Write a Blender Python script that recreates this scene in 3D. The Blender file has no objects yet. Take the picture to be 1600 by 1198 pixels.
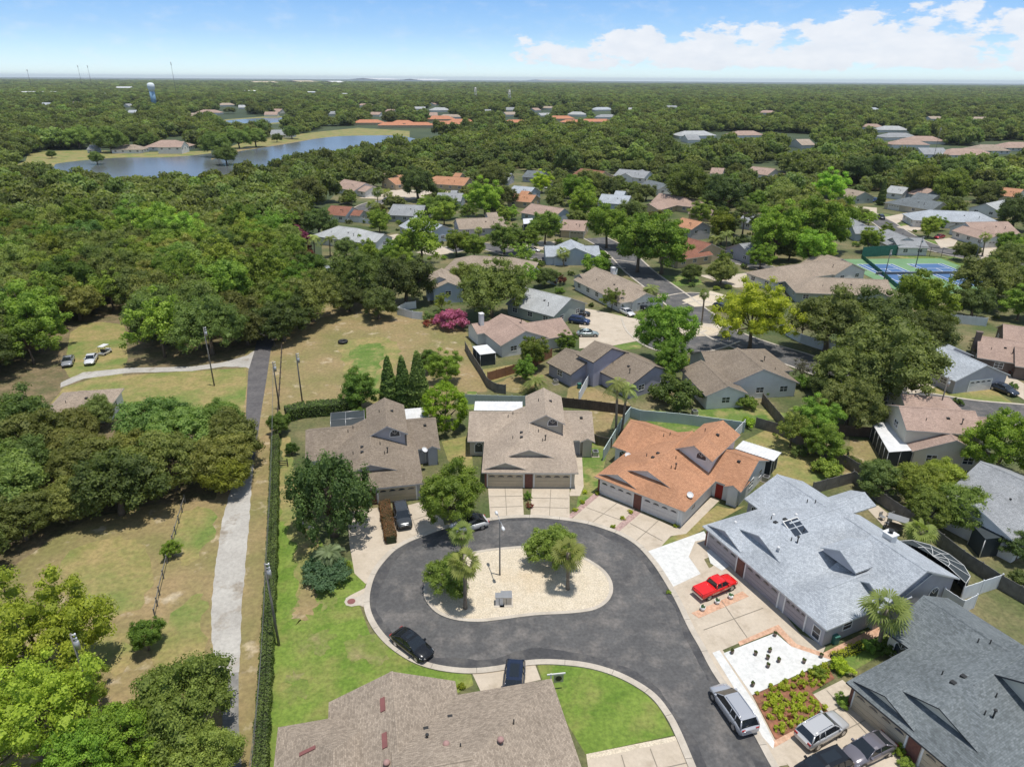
import bpy, math, random
import numpy as np
from math import sin, cos, pi, radians, atan2, hypot, sqrt
from mathutils import Vector, Matrix

sc = bpy.context.scene
C = sc.collection
# ------------------------------------------------------------------ camera, sky, sun, exposure
CAM_H, FPX, PITCH, ROLL = 50.0, 1066.7, radians(24.0), radians(0.38)
fw = Vector((0, cos(PITCH), -sin(PITCH))); r0 = Vector((1, 0, 0)); u0 = Vector((0, sin(PITCH), cos(PITCH)))
rt = r0*cos(ROLL)+u0*sin(ROLL); up = u0*cos(ROLL)-r0*sin(ROLL)
cd = bpy.data.cameras.new('camera'); cam = bpy.data.objects.new('camera', cd); C.objects.link(cam)
M = Matrix((rt, up, -fw)).transposed().to_4x4(); M.translation = Vector((0, 0, CAM_H)); cam.matrix_world = M
cd.sensor_width = 36; cd.lens = FPX/1600*36; cd.clip_start = 0.5; cd.clip_end = 90000
sc.camera = cam
SUN = Vector((0.135, -0.05, 1)).normalized()
sl = bpy.data.lights.new('sun', 'SUN'); so = bpy.data.objects.new('sun', sl); C.objects.link(so)
sl.energy = 3.7; sl.angle = radians(0.5); sl.color = (1, .955, .88)
so.rotation_euler = SUN.to_track_quat('Z', 'Y').to_euler()
W = bpy.data.worlds.new('World'); sc.world = W; W.use_nodes = True
sc.view_settings.view_transform = 'Standard'; sc.view_settings.look = 'None'
sc.view_settings.exposure = 0.28; sc.view_settings.gamma = 1

def world():
    nt = W.node_tree; nt.nodes.clear(); N = nt.nodes.new; L = nt.links.new
    sky = N('ShaderNodeTexSky'); sky.sky_type = 'NISHITA'; sky.sun_disc = False
    sky.sun_elevation = math.asin(SUN.z); sky.sun_rotation = atan2(SUN.x, SUN.y)
    sky.air_density = 1.0; sky.dust_density = 0.0; sky.ozone_density = 4.0; sky.altitude = 50
    tc = N('ShaderNodeTexCoord'); sp = N('ShaderNodeSeparateXYZ'); L(tc.outputs['Generated'], sp.inputs[0])
    def mth(op, a, b=None, clamp=False):
        n = N('ShaderNodeMath'); n.operation = op; n.use_clamp = clamp
        for i, v in enumerate((a, b)):
            if v is None: continue
            if isinstance(v, (int, float)): n.inputs[i].default_value = v
            else: L(v, n.inputs[i])
        return n.outputs[0]
    az = mth('ARCTAN2', sp.outputs[0], sp.outputs[1]); el = sp.outputs[2]
    cv = N('ShaderNodeCombineXYZ'); L(mth('MULTIPLY', az, 9.0), cv.inputs[0]); L(mth('MULTIPLY', el, 20.0), cv.inputs[1])
    def noise(sc_, det, ro):
        n = N('ShaderNodeTexNoise'); n.inputs['Scale'].default_value = sc_; n.inputs['Detail'].default_value = det
        n.inputs['Roughness'].default_value = ro; L(cv.outputs[0], n.inputs['Vector']); return n.outputs[0]
    def ramp(v, a, b, smooth=True):
        n = N('ShaderNodeMapRange'); n.interpolation_type = 'SMOOTHSTEP'
        n.inputs['From Min'].default_value = a; n.inputs['From Max'].default_value = b; L(v, n.inputs['Value']); return n.outputs[0]
    n1 = noise(1.5, 10, .62)
    # a long low bank of cumulus to the right, its top line climbing towards the right
    top = mth('ADD', mth('MULTIPLY', mth('SUBTRACT', az, 0.0), .04), .060)
    low = ramp(el, .002, .022)
    high = mth('SUBTRACT', 1.0, ramp(mth('SUBTRACT', el, top), -.030, .022))
    side = ramp(az, -.16, .12)
    cover = mth('MULTIPLY', mth('MULTIPLY', low, high), side)
    dens = mth('ADD', n1, mth('MULTIPLY', cover, .285))
    cl = mth('MULTIPLY', ramp(dens, .655, .74), ramp(cover, .0, .25))
    n2 = noise(3.2, 6, .6)
    wisp = mth('MULTIPLY', mth('MULTIPLY', ramp(n2, .45, .8), ramp(el, .0, .02)), mth('SUBTRACT', 1.0, ramp(el, .02, .25)))
    fac = mth('MAXIMUM', mth('MULTIPLY', cl, .93), mth('MULTIPLY', wisp, .22))
    mx = N('ShaderNodeMix'); mx.data_type = 'RGBA'; L(fac, mx.inputs[0])
    hs = N('ShaderNodeHueSaturation'); hs.inputs['Saturation'].default_value = SKY_SAT; hs.inputs['Value'].default_value = 1.0
    L(sky.outputs[0], hs.inputs['Color'])
    cr = N('ShaderNodeValToRGB'); L(el, cr.inputs[0]); e = cr.color_ramp.elements
    e[0].position = 0; e[0].color = (.64,.80,1.04,1); e[1].position = .4; e[1].color = (1.22,1.0,.78,1)
    for ps, c_ in ((.055,(.45,.59,.84,1)), (.115,(.35,.51,.75,1))): q = e.new(ps); q.color = c_
    tm = N('ShaderNodeMix'); tm.data_type = 'RGBA'; tm.blend_type = 'MULTIPLY'; tm.inputs[0].default_value = 1; L(hs.outputs[0], tm.inputs[6]); L(cr.outputs[0], tm.inputs[7])
    L(tm.outputs[2], mx.inputs[6])
    cc = N('ShaderNodeMix'); cc.data_type = 'RGBA'; L(n2, cc.inputs[0])
    cc.inputs[6].default_value = (4.0, 4.35, 4.9, 1); cc.inputs[7].default_value = (5.6, 5.6, 5.7, 1)
    L(cc.outputs[2], mx.inputs[7])
    bg = N('ShaderNodeBackground'); bg.inputs[1].default_value = SKY_STR; L(mx.outputs[2], bg.inputs[0])
    ou = N('ShaderNodeOutputWorld'); L(bg.outputs[0], ou.inputs[0])
SKY_SAT = 0.9; SKY_STR = 0.15
world()
cy = sc.cycles
cy.max_bounces = 5; cy.diffuse_bounces = 3; cy.glossy_bounces = 2; cy.transmission_bounces = 3; cy.transparent_max_bounces = 6
cy.volume_bounces = 0

# ------------------------------------------------------------------ helpers
def G(px, py, z=0.0):
    """the point of the plane of height z that lies at this pixel of the 1600 px wide photograph"""
    d = fw + rt*((px-800)/FPX) - up*((py-599)/FPX)
    return Vector((0, 0, CAM_H)) + d*((z-CAM_H)/d.z)
def depth(v): return (v-Vector((0, 0, CAM_H))).dot(fw)
def tag(o, label=None, cat=None, group=None, kind=None):
    if label: o['label'] = label
    if cat: o['category'] = cat
    if group: o['group'] = group
    if kind: o['kind'] = kind
    return o
def empty(name, loc, rz=0, label=None, cat=None, group=None, scale=None):
    o = bpy.data.objects.new(name, None); C.objects.link(o); o.location = loc; o.rotation_euler = (0, 0, rz)
    o.empty_display_size = .3
    if scale: o.scale = scale
    return tag(o, label, cat, group)
def link(name, me, parent=None, loc=None, rz=0, scale=None):
    o = bpy.data.objects.new(name, me); C.objects.link(o)
    if parent: o.parent = parent
    if loc is not None: o.location = loc
    if rz: o.rotation_euler = (0, 0, rz)
    if scale: o.scale = scale
    return o
class MB:
    def __init__(s): s.v = []; s.f = []; s.m = []; s.uv = []; s.sm = []
    def face(s, pts, m=0, uv=None, smooth=False):
        b = len(s.v); s.v += [tuple(p) for p in pts]; s.f.append(tuple(range(b, b+len(pts)))); s.m.append(m)
        s.uv += list(uv) if uv else [(p[0], p[1]) for p in pts]; s.sm.append(smooth)
    def box(s, x0, y0, z0, x1, y1, z1, m=0):
        p = [(x0,y0,z0),(x1,y0,z0),(x1,y1,z0),(x0,y1,z0),(x0,y0,z1),(x1,y0,z1),(x1,y1,z1),(x0,y1,z1)]
        for q in ((0,3,2,1),(4,5,6,7),(0,1,5,4),(1,2,6,5),(2,3,7,6),(3,0,4,7)):
            s.face([p[i] for i in q], m)
    def obox(s, c, u, hu, hv, z0, z1, m=0):
        ux, uy = u; vx, vy = -uy, ux
        P = [(c[0]+a*hu*ux+b*hv*vx, c[1]+a*hu*uy+b*hv*vy) for a, b in ((-1,-1),(1,-1),(1,1),(-1,1))]
        s.prism(P, z0, z1, m)
    def prism(s, P, z0, z1, m=0, mtop=None):
        n = len(P)
        if sum(P[i][0]*P[(i+1)%n][1]-P[(i+1)%n][0]*P[i][1] for i in range(n)) < 0: P = P[::-1]
        s.face([(a, b, z1) for a, b in P], m if mtop is None else mtop)
        s.face([(a, b, z0) for a, b in P[::-1]], m)
        for i in range(n):
            a, b = P[i], P[(i+1) % n]
            s.face([(*a, z0), (*b, z0), (*b, z1), (*a, z1)], m)
    def tube(s, pts, rad, n=8, m=0, cap=True):
        pts = [Vector(p) for p in pts]
        if not hasattr(rad, '__len__'): rad = [rad]*len(pts)
        b = len(s.v); 
        for i, p in enumerate(pts):
            d = (pts[min(i+1, len(pts)-1)]-pts[max(i-1, 0)]).normalized()
            a = d.orthogonal().normalized() if i == 0 else (a-d*a.dot(d)).normalized()
            c = d.cross(a)
            for k in range(n):
                t = 2*pi*k/n; s.v.append(tuple(p+(a*cos(t)+c*sin(t))*rad[i]))
        for i in range(len(pts)-1):
            for k in range(n):
                q = (b+i*n+k, b+i*n+(k+1)%n, b+(i+1)*n+(k+1)%n, b+(i+1)*n+k)
                s.f.append(q); s.m.append(m); s.sm.append(True); s.uv += [(0, 0)]*4
        if cap:
            for e in (0, len(pts)-1):
                q = tuple(b+e*n+k for k in range(n)); q = q[::-1] if e == 0 else q
                s.f.append(q); s.m.append(m); s.sm.append(False); s.uv += [(0, 0)]*n
    def mesh(s, name, mats):
        me = bpy.data.meshes.new(name); me.from_pydata(s.v, [], s.f)
        for mt in (mats if isinstance(mats, (list, tuple)) else [mats]): me.materials.append(mt)
        me.polygons.foreach_set('material_index', s.m); me.polygons.foreach_set('use_smooth', s.sm)
        uv = me.uv_layers.new(name='UVMap'); uv.data.foreach_set('uv', [c for t in s.uv for c in t])
        me.update(); return me
    def build(s, name, mats, parent=None, **k): return link(name, s.mesh(name, mats), parent, **k)

# ------------------------------------------------------------------ materials
def srgb(r, g, b):
    f = lambda c: (c/255/12.92) if c/255 <= .04045 else ((c/255+.055)/1.055)**2.4
    return (f(r), f(g), f(b))
def mat(name, c1, c2=None, scale=1.0, rough=.8, detail=4, fine=None, metal=0, lo=.35, hi=.65, c3=None, scale3=.1, coord='obj', bump=0, spec=.3, lo3=.45, hi3=.65, nrough=.6):
    m = bpy.data.materials.new(name); m.use_nodes = True; nt = m.node_tree; N = nt.nodes.new; L = nt.links.new
    bs = nt.nodes['Principled BSDF']; bs.inputs['Roughness'].default_value = rough; bs.inputs['Metallic'].default_value = metal
    bs.inputs['Specular IOR Level'].default_value = spec
    c1 = (*c1, 1)
    if c2 is None and c3 is None and not fine:
        c2 = tuple(v*.86 for v in c1[:3])
    tc = N('ShaderNodeTexCoord')
    if coord == 'obj': vec = tc.outputs['Object']
    elif coord == 'uv': vec = tc.outputs['UV']
    else: vec = N('ShaderNodeNewGeometry').outputs['Position']
    def noise(s, d=4, r=.6):
        n = N('ShaderNodeTexNoise'); n.inputs['Scale'].default_value = s; n.inputs['Detail'].default_value = d; n.inputs['Roughness'].default_value = r
        L(vec, n.inputs['Vector']); return n.outputs[0]
    def rng(v, a, b):
        n = N('ShaderNodeMapRange'); n.inputs['From Min'].default_value = a; n.inputs['From Max'].default_value = b; L(v, n.inputs['Value']); return n.outputs[0]
    def mix(f, a, b):
        n = N('ShaderNodeMix'); n.data_type = 'RGBA'; L(f, n.inputs[0])
        for i, v in ((6, a), (7, b)):
            if isinstance(v, tuple): n.inputs[i].default_value = v
            else: L(v, n.inputs[i])
        return n.outputs[2]
    col = c1
    if c2: col = mix(rng(noise(scale, detail, nrough), lo, hi), c1, (*c2, 1))
    if c3: col = mix(rng(noise(scale3, 5), lo3, hi3), col, (*c3, 1))
    if fine:
        s, amt = fine
        nn = rng(noise(s, 2, .7), .3, .7); h = N('ShaderNodeMapRange'); L(nn, h.inputs['Value'])
        h.inputs['To Min'].default_value = 1-amt; h.inputs['To Max'].default_value = 1+amt
        n = N('ShaderNodeVectorMath'); n.operation = 'SCALE'
        if isinstance(col, tuple): n.inputs[0].default_value = col[:3]
        else: L(col, n.inputs[0])
        L(h.outputs[0], n.inputs['Scale']); col = n.outputs[0]
    if isinstance(col, tuple): bs.inputs['Base Color'].default_value = col
    else: L(col, bs.inputs['Base Color'])
    if bump:
        bn = N('ShaderNodeBump'); bn.inputs['Strength'].default_value = bump; bn.inputs['Distance'].default_value = .05
        L(noise(fine[0] if fine else scale, 3), bn.inputs['Height']); L(bn.outputs[0], bs.inputs['Normal'])
    return m
def roofmat(name, a, b, streak=None, bw=.34, bh=.16, st=.35, amt=.25):
    """asphalt shingles: small tabs of slightly different tone in rows along the eave (UV in metres), with weathering"""
    m = bpy.data.materials.new(name); m.use_nodes = True; nt = m.node_tree; N = nt.nodes.new; L = nt.links.new
    bs = nt.nodes['Principled BSDF']; bs.inputs['Roughness'].default_value = .9; bs.inputs['Specular IOR Level'].default_value = .2
    tc = N('ShaderNodeTexCoord'); uv = tc.outputs['UV']
    br = N('ShaderNodeTexBrick'); L(uv, br.inputs['Vector']); br.inputs['Color1'].default_value = (*a, 1); br.inputs['Color2'].default_value = (*b, 1)
    br.inputs['Mortar'].default_value = tuple(v*.55 for v in b)+(1,); br.inputs['Mortar Size'].default_value = .012; br.inputs['Mortar Smooth'].default_value = 1
    br.inputs['Scale'].default_value = 1; br.inputs['Brick Width'].default_value = bw; br.inputs['Row Height'].default_value = bh; br.inputs['Bias'].default_value = -.1
    def noise(s, d, r=.6, v=None):
        n = N('ShaderNodeTexNoise'); n.inputs['Scale'].default_value = s; n.inputs['Detail'].default_value = d; n.inputs['Roughness'].default_value = r
        L(v or tc.outputs['Object'], n.inputs['Vector']); return n.outputs[0]
    def rng(v, x, y, t0, t1):
        n = N('ShaderNodeMapRange'); n.inputs['From Min'].default_value = x; n.inputs['From Max'].default_value = y
        n.inputs['To Min'].default_value = t0; n.inputs['To Max'].default_value = t1; L(v, n.inputs['Value']); return n.outputs[0]
    def sc_(c, f):
        n = N('ShaderNodeVectorMath'); n.operation = 'SCALE'; L(c, n.inputs[0]); L(f, n.inputs['Scale']); return n.outputs[0]
    c = sc_(br.outputs[0], rng(noise(5.5, 3, .8), .35, .65, 1-amt*.75, 1+amt*.75))
    c = sc_(c, rng(noise(.25, 4), .3, .7, 1.12, .86))
    if streak:
        mp = N('ShaderNodeMapping'); mp.inputs['Scale'].default_value = (1.1, .12, 1); L(uv, mp.inputs[0])
        mx = N('ShaderNodeMix'); mx.data_type = 'RGBA'; L(rng(noise(1.0, 4, .6, mp.outputs[0]), .5, .72, 0, st), mx.inputs[0]); L(c, mx.inputs[6]); mx.inputs[7].default_value = (*streak, 1); c = mx.outputs[2]
    L(c, bs.inputs['Base Color']); return m
def leafmat(name, c1, c2, trans=.36, c3=None):
    """leaf colour: two tones by each leaf's own tint, each tree shifted by its object colour / random"""
    m = bpy.data.materials.new(name); m.use_nodes = True; nt = m.node_tree; N = nt.nodes.new; L = nt.links.new
    bs = nt.nodes['Principled BSDF']; bs.inputs['Roughness'].default_value = .6; bs.inputs['Specular IOR Level'].default_value = .25
    at = N('ShaderNodeAttribute'); at.attribute_name = 'tint'
    mx = N('ShaderNodeMix'); mx.data_type = 'RGBA'; L(at.outputs['Fac'], mx.inputs[0]); mx.inputs[6].default_value = (*c1, 1); mx.inputs[7].default_value = (*c2, 1)
    oi = N('ShaderNodeObjectInfo')
    hs = N('ShaderNodeHueSaturation'); L(mx.outputs[2], hs.inputs['Color'])
    r1 = N('ShaderNodeMapRange'); L(oi.outputs['Random'], r1.inputs['Value']); r1.inputs['To Min'].default_value = .474; r1.inputs['To Max'].default_value = .506
    L(r1.outputs[0], hs.inputs['Hue'])
    m2 = N('ShaderNodeMath'); m2.operation = 'MULTIPLY'; L(oi.outputs['Random'], m2.inputs[0]); m2.inputs[1].default_value = 7.31
    m3 = N('ShaderNodeMath'); m3.operation = 'FRACT'; L(m2.outputs[0], m3.inputs[0])
    ln = N('ShaderNodeTexNoise'); ln.inputs['Scale'].default_value = .012; ln.inputs['Detail'].default_value = 3; L(oi.outputs['Location'], ln.inputs['Vector'])
    lr = N('ShaderNodeMapRange'); lr.inputs['From Min'].default_value = .33; lr.inputs['From Max'].default_value = .67; lr.inputs['To Min'].default_value = .78; lr.inputs['To Max'].default_value = 1.3; L(ln.outputs[0], lr.inputs['Value'])
    r2 = N('ShaderNodeMapRange'); L(m3.outputs[0], r2.inputs['Value']); r2.inputs['To Min'].default_value = .72; r2.inputs['To Max'].default_value = 1.3
    m4 = N('ShaderNodeMath'); m4.operation = 'MULTIPLY'; L(r2.outputs[0], m4.inputs[0]); L(lr.outputs[0], m4.inputs[1]); L(m4.outputs[0], hs.inputs['Value'])
    mu = N('ShaderNodeMix'); mu.data_type = 'RGBA'; mu.blend_type = 'MULTIPLY'; mu.inputs[0].default_value = 1
    L(hs.outputs[0], mu.inputs[6]); L(oi.outputs['Color'], mu.inputs[7])
    L(mu.outputs[2], bs.inputs['Base Color'])
    tr = N('ShaderNodeBsdfTranslucent'); sc2 = N('ShaderNodeMix'); sc2.data_type = 'RGBA'; sc2.blend_type = 'MULTIPLY'; sc2.inputs[0].default_value = 1
    L(mu.outputs[2], sc2.inputs[6]); sc2.inputs[7].default_value = (1.5, 1.6, .7, 1); L(sc2.outputs[2], tr.inputs[0])
    ms = N('ShaderNodeMixShader'); ms.inputs[0].default_value = trans; L(bs.outputs[0], ms.inputs[1]); L(tr.outputs[0], ms.inputs[2])
    L(ms.outputs[0], nt.nodes['Material Output'].inputs[0]); return m
X = dict(
 ground=mat('ground_cover', (.075,.10,.03), (.20,.165,.085), .12, c3=(.05,.075,.02), scale3=.045, fine=(2.2,.3), coord='pos'),
 far_ground=mat('far_woodland_floor', (.045,.065,.028), (.065,.085,.035), .02, c3=(.03,.048,.022), scale3=.006, coord='pos', detail=8),
 dry=mat('dry_grass', (.275,.20,.10), (.18,.165,.06), .10, c3=(.42,.345,.235), scale3=.35, lo3=.58, hi3=.72, fine=(1.6,.22), coord='pos'),
 drygreen=mat('tired_grass', (.20,.19,.06), (.30,.23,.10), .35, c3=(.13,.18,.04), scale3=.12, fine=(1.8,.22), coord='pos'),
 lawn=mat('lawn_grass', (.095,.165,.018), (.150,.215,.034), .3, c3=(.245,.215,.075), scale3=.16, lo3=.46, hi3=.72, fine=(2.4,.22), coord='pos'),
 lawndry=mat('thin_lawn', (.17,.19,.05), (.125,.175,.03), .5, c3=(.25,.21,.10), scale3=.4, lo3=.5, hi3=.7, fine=(2.4,.22), coord='pos'), lawn2=mat('back_lawn_grass', (.085,.15,.022), (.14,.19,.045), .5, c3=(.3,.24,.1), scale3=.25, lo3=.5, hi3=.7, fine=(2.4,.22), coord='pos'),
 asphalt=mat('asphalt', (.074,.073,.074), (.104,.102,.101), .22, c3=(.155,.143,.134), scale3=.42, lo3=.48, hi3=.68, fine=(3.2,.2), coord='pos', detail=8),
 lanegrey=mat('old_lane_surface', (.17,.165,.155), (.23,.22,.205), .5, fine=(2,.15), coord='pos'), asphalt2=mat('newer_asphalt', (.085,.08,.082), (.12,.112,.11), .5, fine=(2,.1), coord='pos'),
 concrete=mat('driveway_concrete', (.43,.365,.285), (.50,.43,.345), .3, c3=(.35,.29,.22), scale3=.5, lo3=.55, hi3=.75, fine=(3,.06), coord='pos', detail=8),
 kerb=mat('kerb_concrete', (.40,.355,.295), (.48,.43,.365), .5, fine=(3,.08), coord='pos'),
 shell=mat('crushed_shell', (.33,.31,.28), (.42,.40,.365), .25, c3=(.25,.215,.17), scale3=.3, lo3=.56, hi3=.7, fine=(2.5,.12), coord='pos', detail=7),
 pebble=mat('cream_pebbles', (.55,.48,.375), (.50,.43,.325), 1.2, c3=(.50,.385,.25), scale3=.13, lo3=.52, hi3=.85, fine=(6.5,.26), coord='pos', detail=3),
 white=mat('white_gravel', (.62,.62,.60), (.52,.52,.505), 1.5, fine=(3.4,.08), coord='pos'),
 mulch=mat('red_mulch', (.27,.11,.065), (.17,.085,.05), 1.2, fine=(3,.25), coord='pos'),
 pinkbed=mat('mauve_gravel', (.30,.20,.18), (.40,.28,.25), 1.2, fine=(3,.25), coord='pos'),
 brick=mat('paver_brick', (.45,.26,.17), (.55,.36,.25), 2.0, fine=(3,.2), coord='pos'),
 water=mat('lake_water', (.095,.105,.11), (.12,.13,.135), .02, rough=.2, spec=.4, coord='pos'),
 trim=mat('trim', (.55,.52,.47)), trimw=mat('white_trim', (.66,.66,.64)), trimd=mat('dark_trim', (.06,.06,.065)),
 soffit=mat('grey_trim', (.42,.42,.44)),
 glass=mat('window_glass', (.03,.04,.055), rough=.12, spec=.7), frame=mat('window_frame', (.78,.78,.76)),
 door_tan=mat('tan_garage_door', (.50,.43,.32), rough=.6), door_w=mat('white_garage_door', (.66,.64,.62), rough=.6), door_g=mat('grey_garage_door', (.36,.33,.35), rough=.6),
 redbrick=mat('dark_red_brick', (.20,.09,.065), (.14,.06,.05), 3),
 bark=mat('bark', (.16,.125,.09), (.10,.075,.055), 2.0), palmbark=mat('palm_bark', (.24,.20,.155), (.16,.13,.10), 2.5),
 wood=mat('weathered_fence', (.20,.165,.13), (.13,.105,.085), 1.2), woodred=mat('cedar_fence', (.27,.135,.075), (.19,.095,.055), 1.2),
 woodgrey=mat('grey_fence', (.19,.18,.165), (.12,.115,.105), 1.2), wooddk=mat('dark_fence', (.065,.05,.042), (.10,.08,.065), 1.2),
 vinyl=mat('pale_green_vinyl', (.44,.51,.49), (.38,.45,.43), .6), vinylw=mat('white_vinyl', (.72,.75,.77), (.62,.65,.68), .8),
 metalw=mat('white_metal_roof', (.66,.66,.66), rough=.4), metalg=mat('galvanised', (.42,.42,.42), rough=.4, metal=.6), dark=mat('dark_metal', (.03,.03,.03), rough=.5),
 screen=mat('screen_mesh', (.035,.045,.05), rough=.7), tyre=mat('tyre_rubber', (.02,.02,.02)), rim=mat('alloy_rim', (.5,.5,.52), rough=.3, metal=.9),
 lampw=mat('headlight_lens', (.7,.72,.75), rough=.1), tail=mat('tail_light_lens', (.4,.02,.02), rough=.2), chrome=mat('chrome', (.6,.6,.62), rough=.2, metal=1),
 cream=mat('cream_render', (.66,.62,.52), (.60,.56,.47), .6), palew=mat('off_white_render', (.70,.70,.69), (.62,.62,.61), .6), beige=mat('beige_render', (.46,.43,.36), (.41,.38,.31), .6),
 greyw=mat('grey_render', (.42,.42,.45), (.37,.37,.40), .6), bluew=mat('blue_grey_siding', (.44,.50,.58), (.38,.44,.52), .6), lilac=mat('lilac_grey_siding', (.36,.36,.44), (.31,.31,.38), .6),
 greenw=mat('sage_render', (.36,.40,.36), (.32,.36,.32), .6), tanw=mat('tan_render', (.52,.42,.28), (.46,.37,.25), .6), brownw=mat('brown_siding', (.17,.13,.11), (.13,.10,.085), .8),
 blue=mat('court_blue', (.06,.13,.27), (.075,.15,.30), .2, coord='pos'), courtg=mat('court_green', (.13,.24,.12), (.16,.28,.145), .2, coord='pos'), courtd=mat('court_line', (.8,.8,.8)),
 hedgecore=mat('hedge_twigs', (.03,.04,.015)), pool=mat('pool_water', (.05,.35,.75), rough=.1), terracotta=mat('terracotta', (.45,.2,.1)), reddoor=mat('red_door', (.30,.03,.02)),
 bin=mat('green_plastic', (.05,.16,.13)), orange=mat('terracotta_roof', (.46,.20,.11), (.37,.16,.09), .6, fine=(2.5,.15)),
)
RM = dict(
 tan=roofmat('taupe_shingles', (.345,.28,.22), (.25,.20,.155), (.19,.155,.12)),
 tan2=roofmat('beige_shingles', (.385,.315,.25), (.295,.24,.19), (.26,.21,.17)),
 brown=roofmat('brown_shingles', (.245,.20,.155), (.18,.145,.11), (.13,.10,.085)),
 orange=roofmat('rust_orange_shingles', (.45,.235,.135), (.345,.175,.10), (.25,.14,.09), st=.4, amt=.16),
 lgrey=roofmat('pale_blue_grey_shingles', (.40,.43,.465), (.29,.315,.345), amt=.2),
 dgrey=roofmat('slate_grey_shingles', (.17,.19,.20), (.105,.12,.125), amt=.25),
 mgrey=roofmat('mid_grey_shingles', (.30,.31,.32), (.23,.24,.25), (.15,.15,.15)),
 red=roofmat('red_brown_shingles', (.27,.125,.085), (.20,.09,.06), (.13,.065,.05)),
 blond=roofmat('speckled_taupe_shingles', (.345,.285,.225), (.225,.183,.143), (.20,.165,.13), bw=.26, bh=.14, amt=.22),
 rose=roofmat('rosy_tan_shingles', (.38,.275,.225), (.30,.215,.175), (.22,.165,.14)),
 white=roofmat('whitish_shingles', (.40,.41,.41), (.33,.34,.34), (.22,.22,.21)),
)
random.seed(7)

# ------------------------------------------------------------------ flat setting pieces
def spline(pts, closed=False, n=6):
    out = []; m = len(pts)
    for i in range(m if closed else m-1):
        p = [Vector(pts[(i+k) % m] if closed else pts[min(max(i+k, 0), m-1)]) for k in (-1, 0, 1, 2)]
        for j in range(n):
            t = j/n; t2 = t*t; t3 = t2*t
            out.append(.5*((2*p[1])+(-p[0]+p[2])*t+(2*p[0]-5*p[1]+4*p[2]-p[3])*t2+(-p[0]+3*p[1]-3*p[2]+p[3])*t3))
    if not closed: out.append(Vector(pts[-1]))
    return out
def px2(pts): return [(G(*p).x, G(*p).y) for p in pts]
SHN = [0]
def ragged(P, amp, step=1.6):
    g = random.Random(len(P)); out = []; n = len(P)
    for i in range(n):
        a, b = Vector(P[i]), Vector(P[(i+1) % n]); k = max(1, int((b-a).length/step)); d = b-a; nv = Vector((-d.y, d.x)).normalized() if d.length else Vector((0, 0))
        for j in range(k): q = a.lerp(b, j/k)+nv*g.uniform(-amp, amp); out.append((q.x, q.y))
    return out
def sheet(name, pix, z, m, smooth=False, kind='structure', world_pts=False, thick=.0):
    P = pix if world_pts else px2(pix)
    SHN[0] += 1; z += .0011*(SHN[0] % 9)
    if name in ('green_patch', 'bare_patch', 'bare_strip'): P = ragged([tuple(q) for q in spline(P, True)], .55, .9); smooth = False
    elif name in ('dry_verge', 'left_field', 'side_field', 'clearing', 'dry_lot', 'shell_lane', 'shell_drive'): P = ragged(P, .07, .7)
    if smooth: P = [tuple(q) for q in spline(P, True)]
    n = len(P)
    if sum(P[i][0]*P[(i+1)%n][1]-P[(i+1)%n][0]*P[i][1] for i in range(n)) < 0: P = P[::-1]
    from mathutils.geometry import tessellate_polygon
    tris = tessellate_polygon([[Vector((a, b, 0)) for a, b in P]])
    vs = [(a, b, z) for a, b in P]; fs = []
    for t in tris:
        a, b, c = [Vector(vs[i]) for i in t]
        fs.append(tuple(t) if (b-a).cross(c-a).z > 0 else tuple(t[::-1]))
    if thick:
        vs += [(a, b, z-thick) for a, b in P]
        fs += [(i+n, (i+1) % n+n, (i+1) % n, i) for i in range(n)]
    me = bpy.data.meshes.new(name); me.from_pydata(vs, [], fs); me.materials.append(m); me.update()
    o = link(name, me); o['kind'] = kind; return o
def ribbon(name, P, w0, w1, z, m, thick=0, closed=False, kind='structure'):
    """strip between offsets w0 and w1 to the left of the line P (world xy)"""
    P = [Vector(p) for p in P]; n = len(P); A = []; B = []
    for i, p in enumerate(P):
        a = P[(i-1) % n] if closed else P[max(i-1, 0)]; b = P[(i+1) % n] if closed else P[min(i+1, n-1)]
        d = (b-a).normalized(); nv = Vector((-d.y, d.x)); A.append(p+nv*w0); B.append(p+nv*w1)
    vs = [(*q, z) for q in A]+[(*q, z) for q in B]; fs = []
    for i in range(n if closed else n-1):
        j = (i+1) % n; fs.append((i, j, n+j, n+i))
    if thick:
        k = len(vs); vs += [(a, b, z-thick) for a, b, _ in vs[:k]]
        for i in range(n if closed else n-1):
            j = (i+1) % n; fs += [(j, i, i+k, j+k), (n+i, n+j, n+j+k, n+i+k)]
        if not closed: fs += [(0, n, n+k, k), (n-1, n-1+k, 2*n-1+k, 2*n-1)]
    me = bpy.data.meshes.new(name); me.from_pydata(vs, [], fs); me.materials.append(m); me.validate(); me.update()
    o = link(name, me); o['kind'] = kind; return o
def sgn_area(P): return sum(P[i][0]*P[(i+1) % len(P)][1]-P[(i+1) % len(P)][0]*P[i][1] for i in range(len(P)))
PAVED = []
X['litter'] = mat('leaf_litter', (.15,.115,.06), (.10,.10,.04), .4, c3=(.20,.15,.085), scale3=.3, fine=(2,.3), coord='pos')
X['asphalt_dk'] = mat('asphalt_edge', (.052,.052,.055), (.080,.078,.080), .5, c3=(.10,.095,.09), scale3=.5, fine=(3.2,.2), coord='pos', detail=8)
X['joint0'] = mat('kerb_joint_line', (.22,.20,.17))
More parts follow.
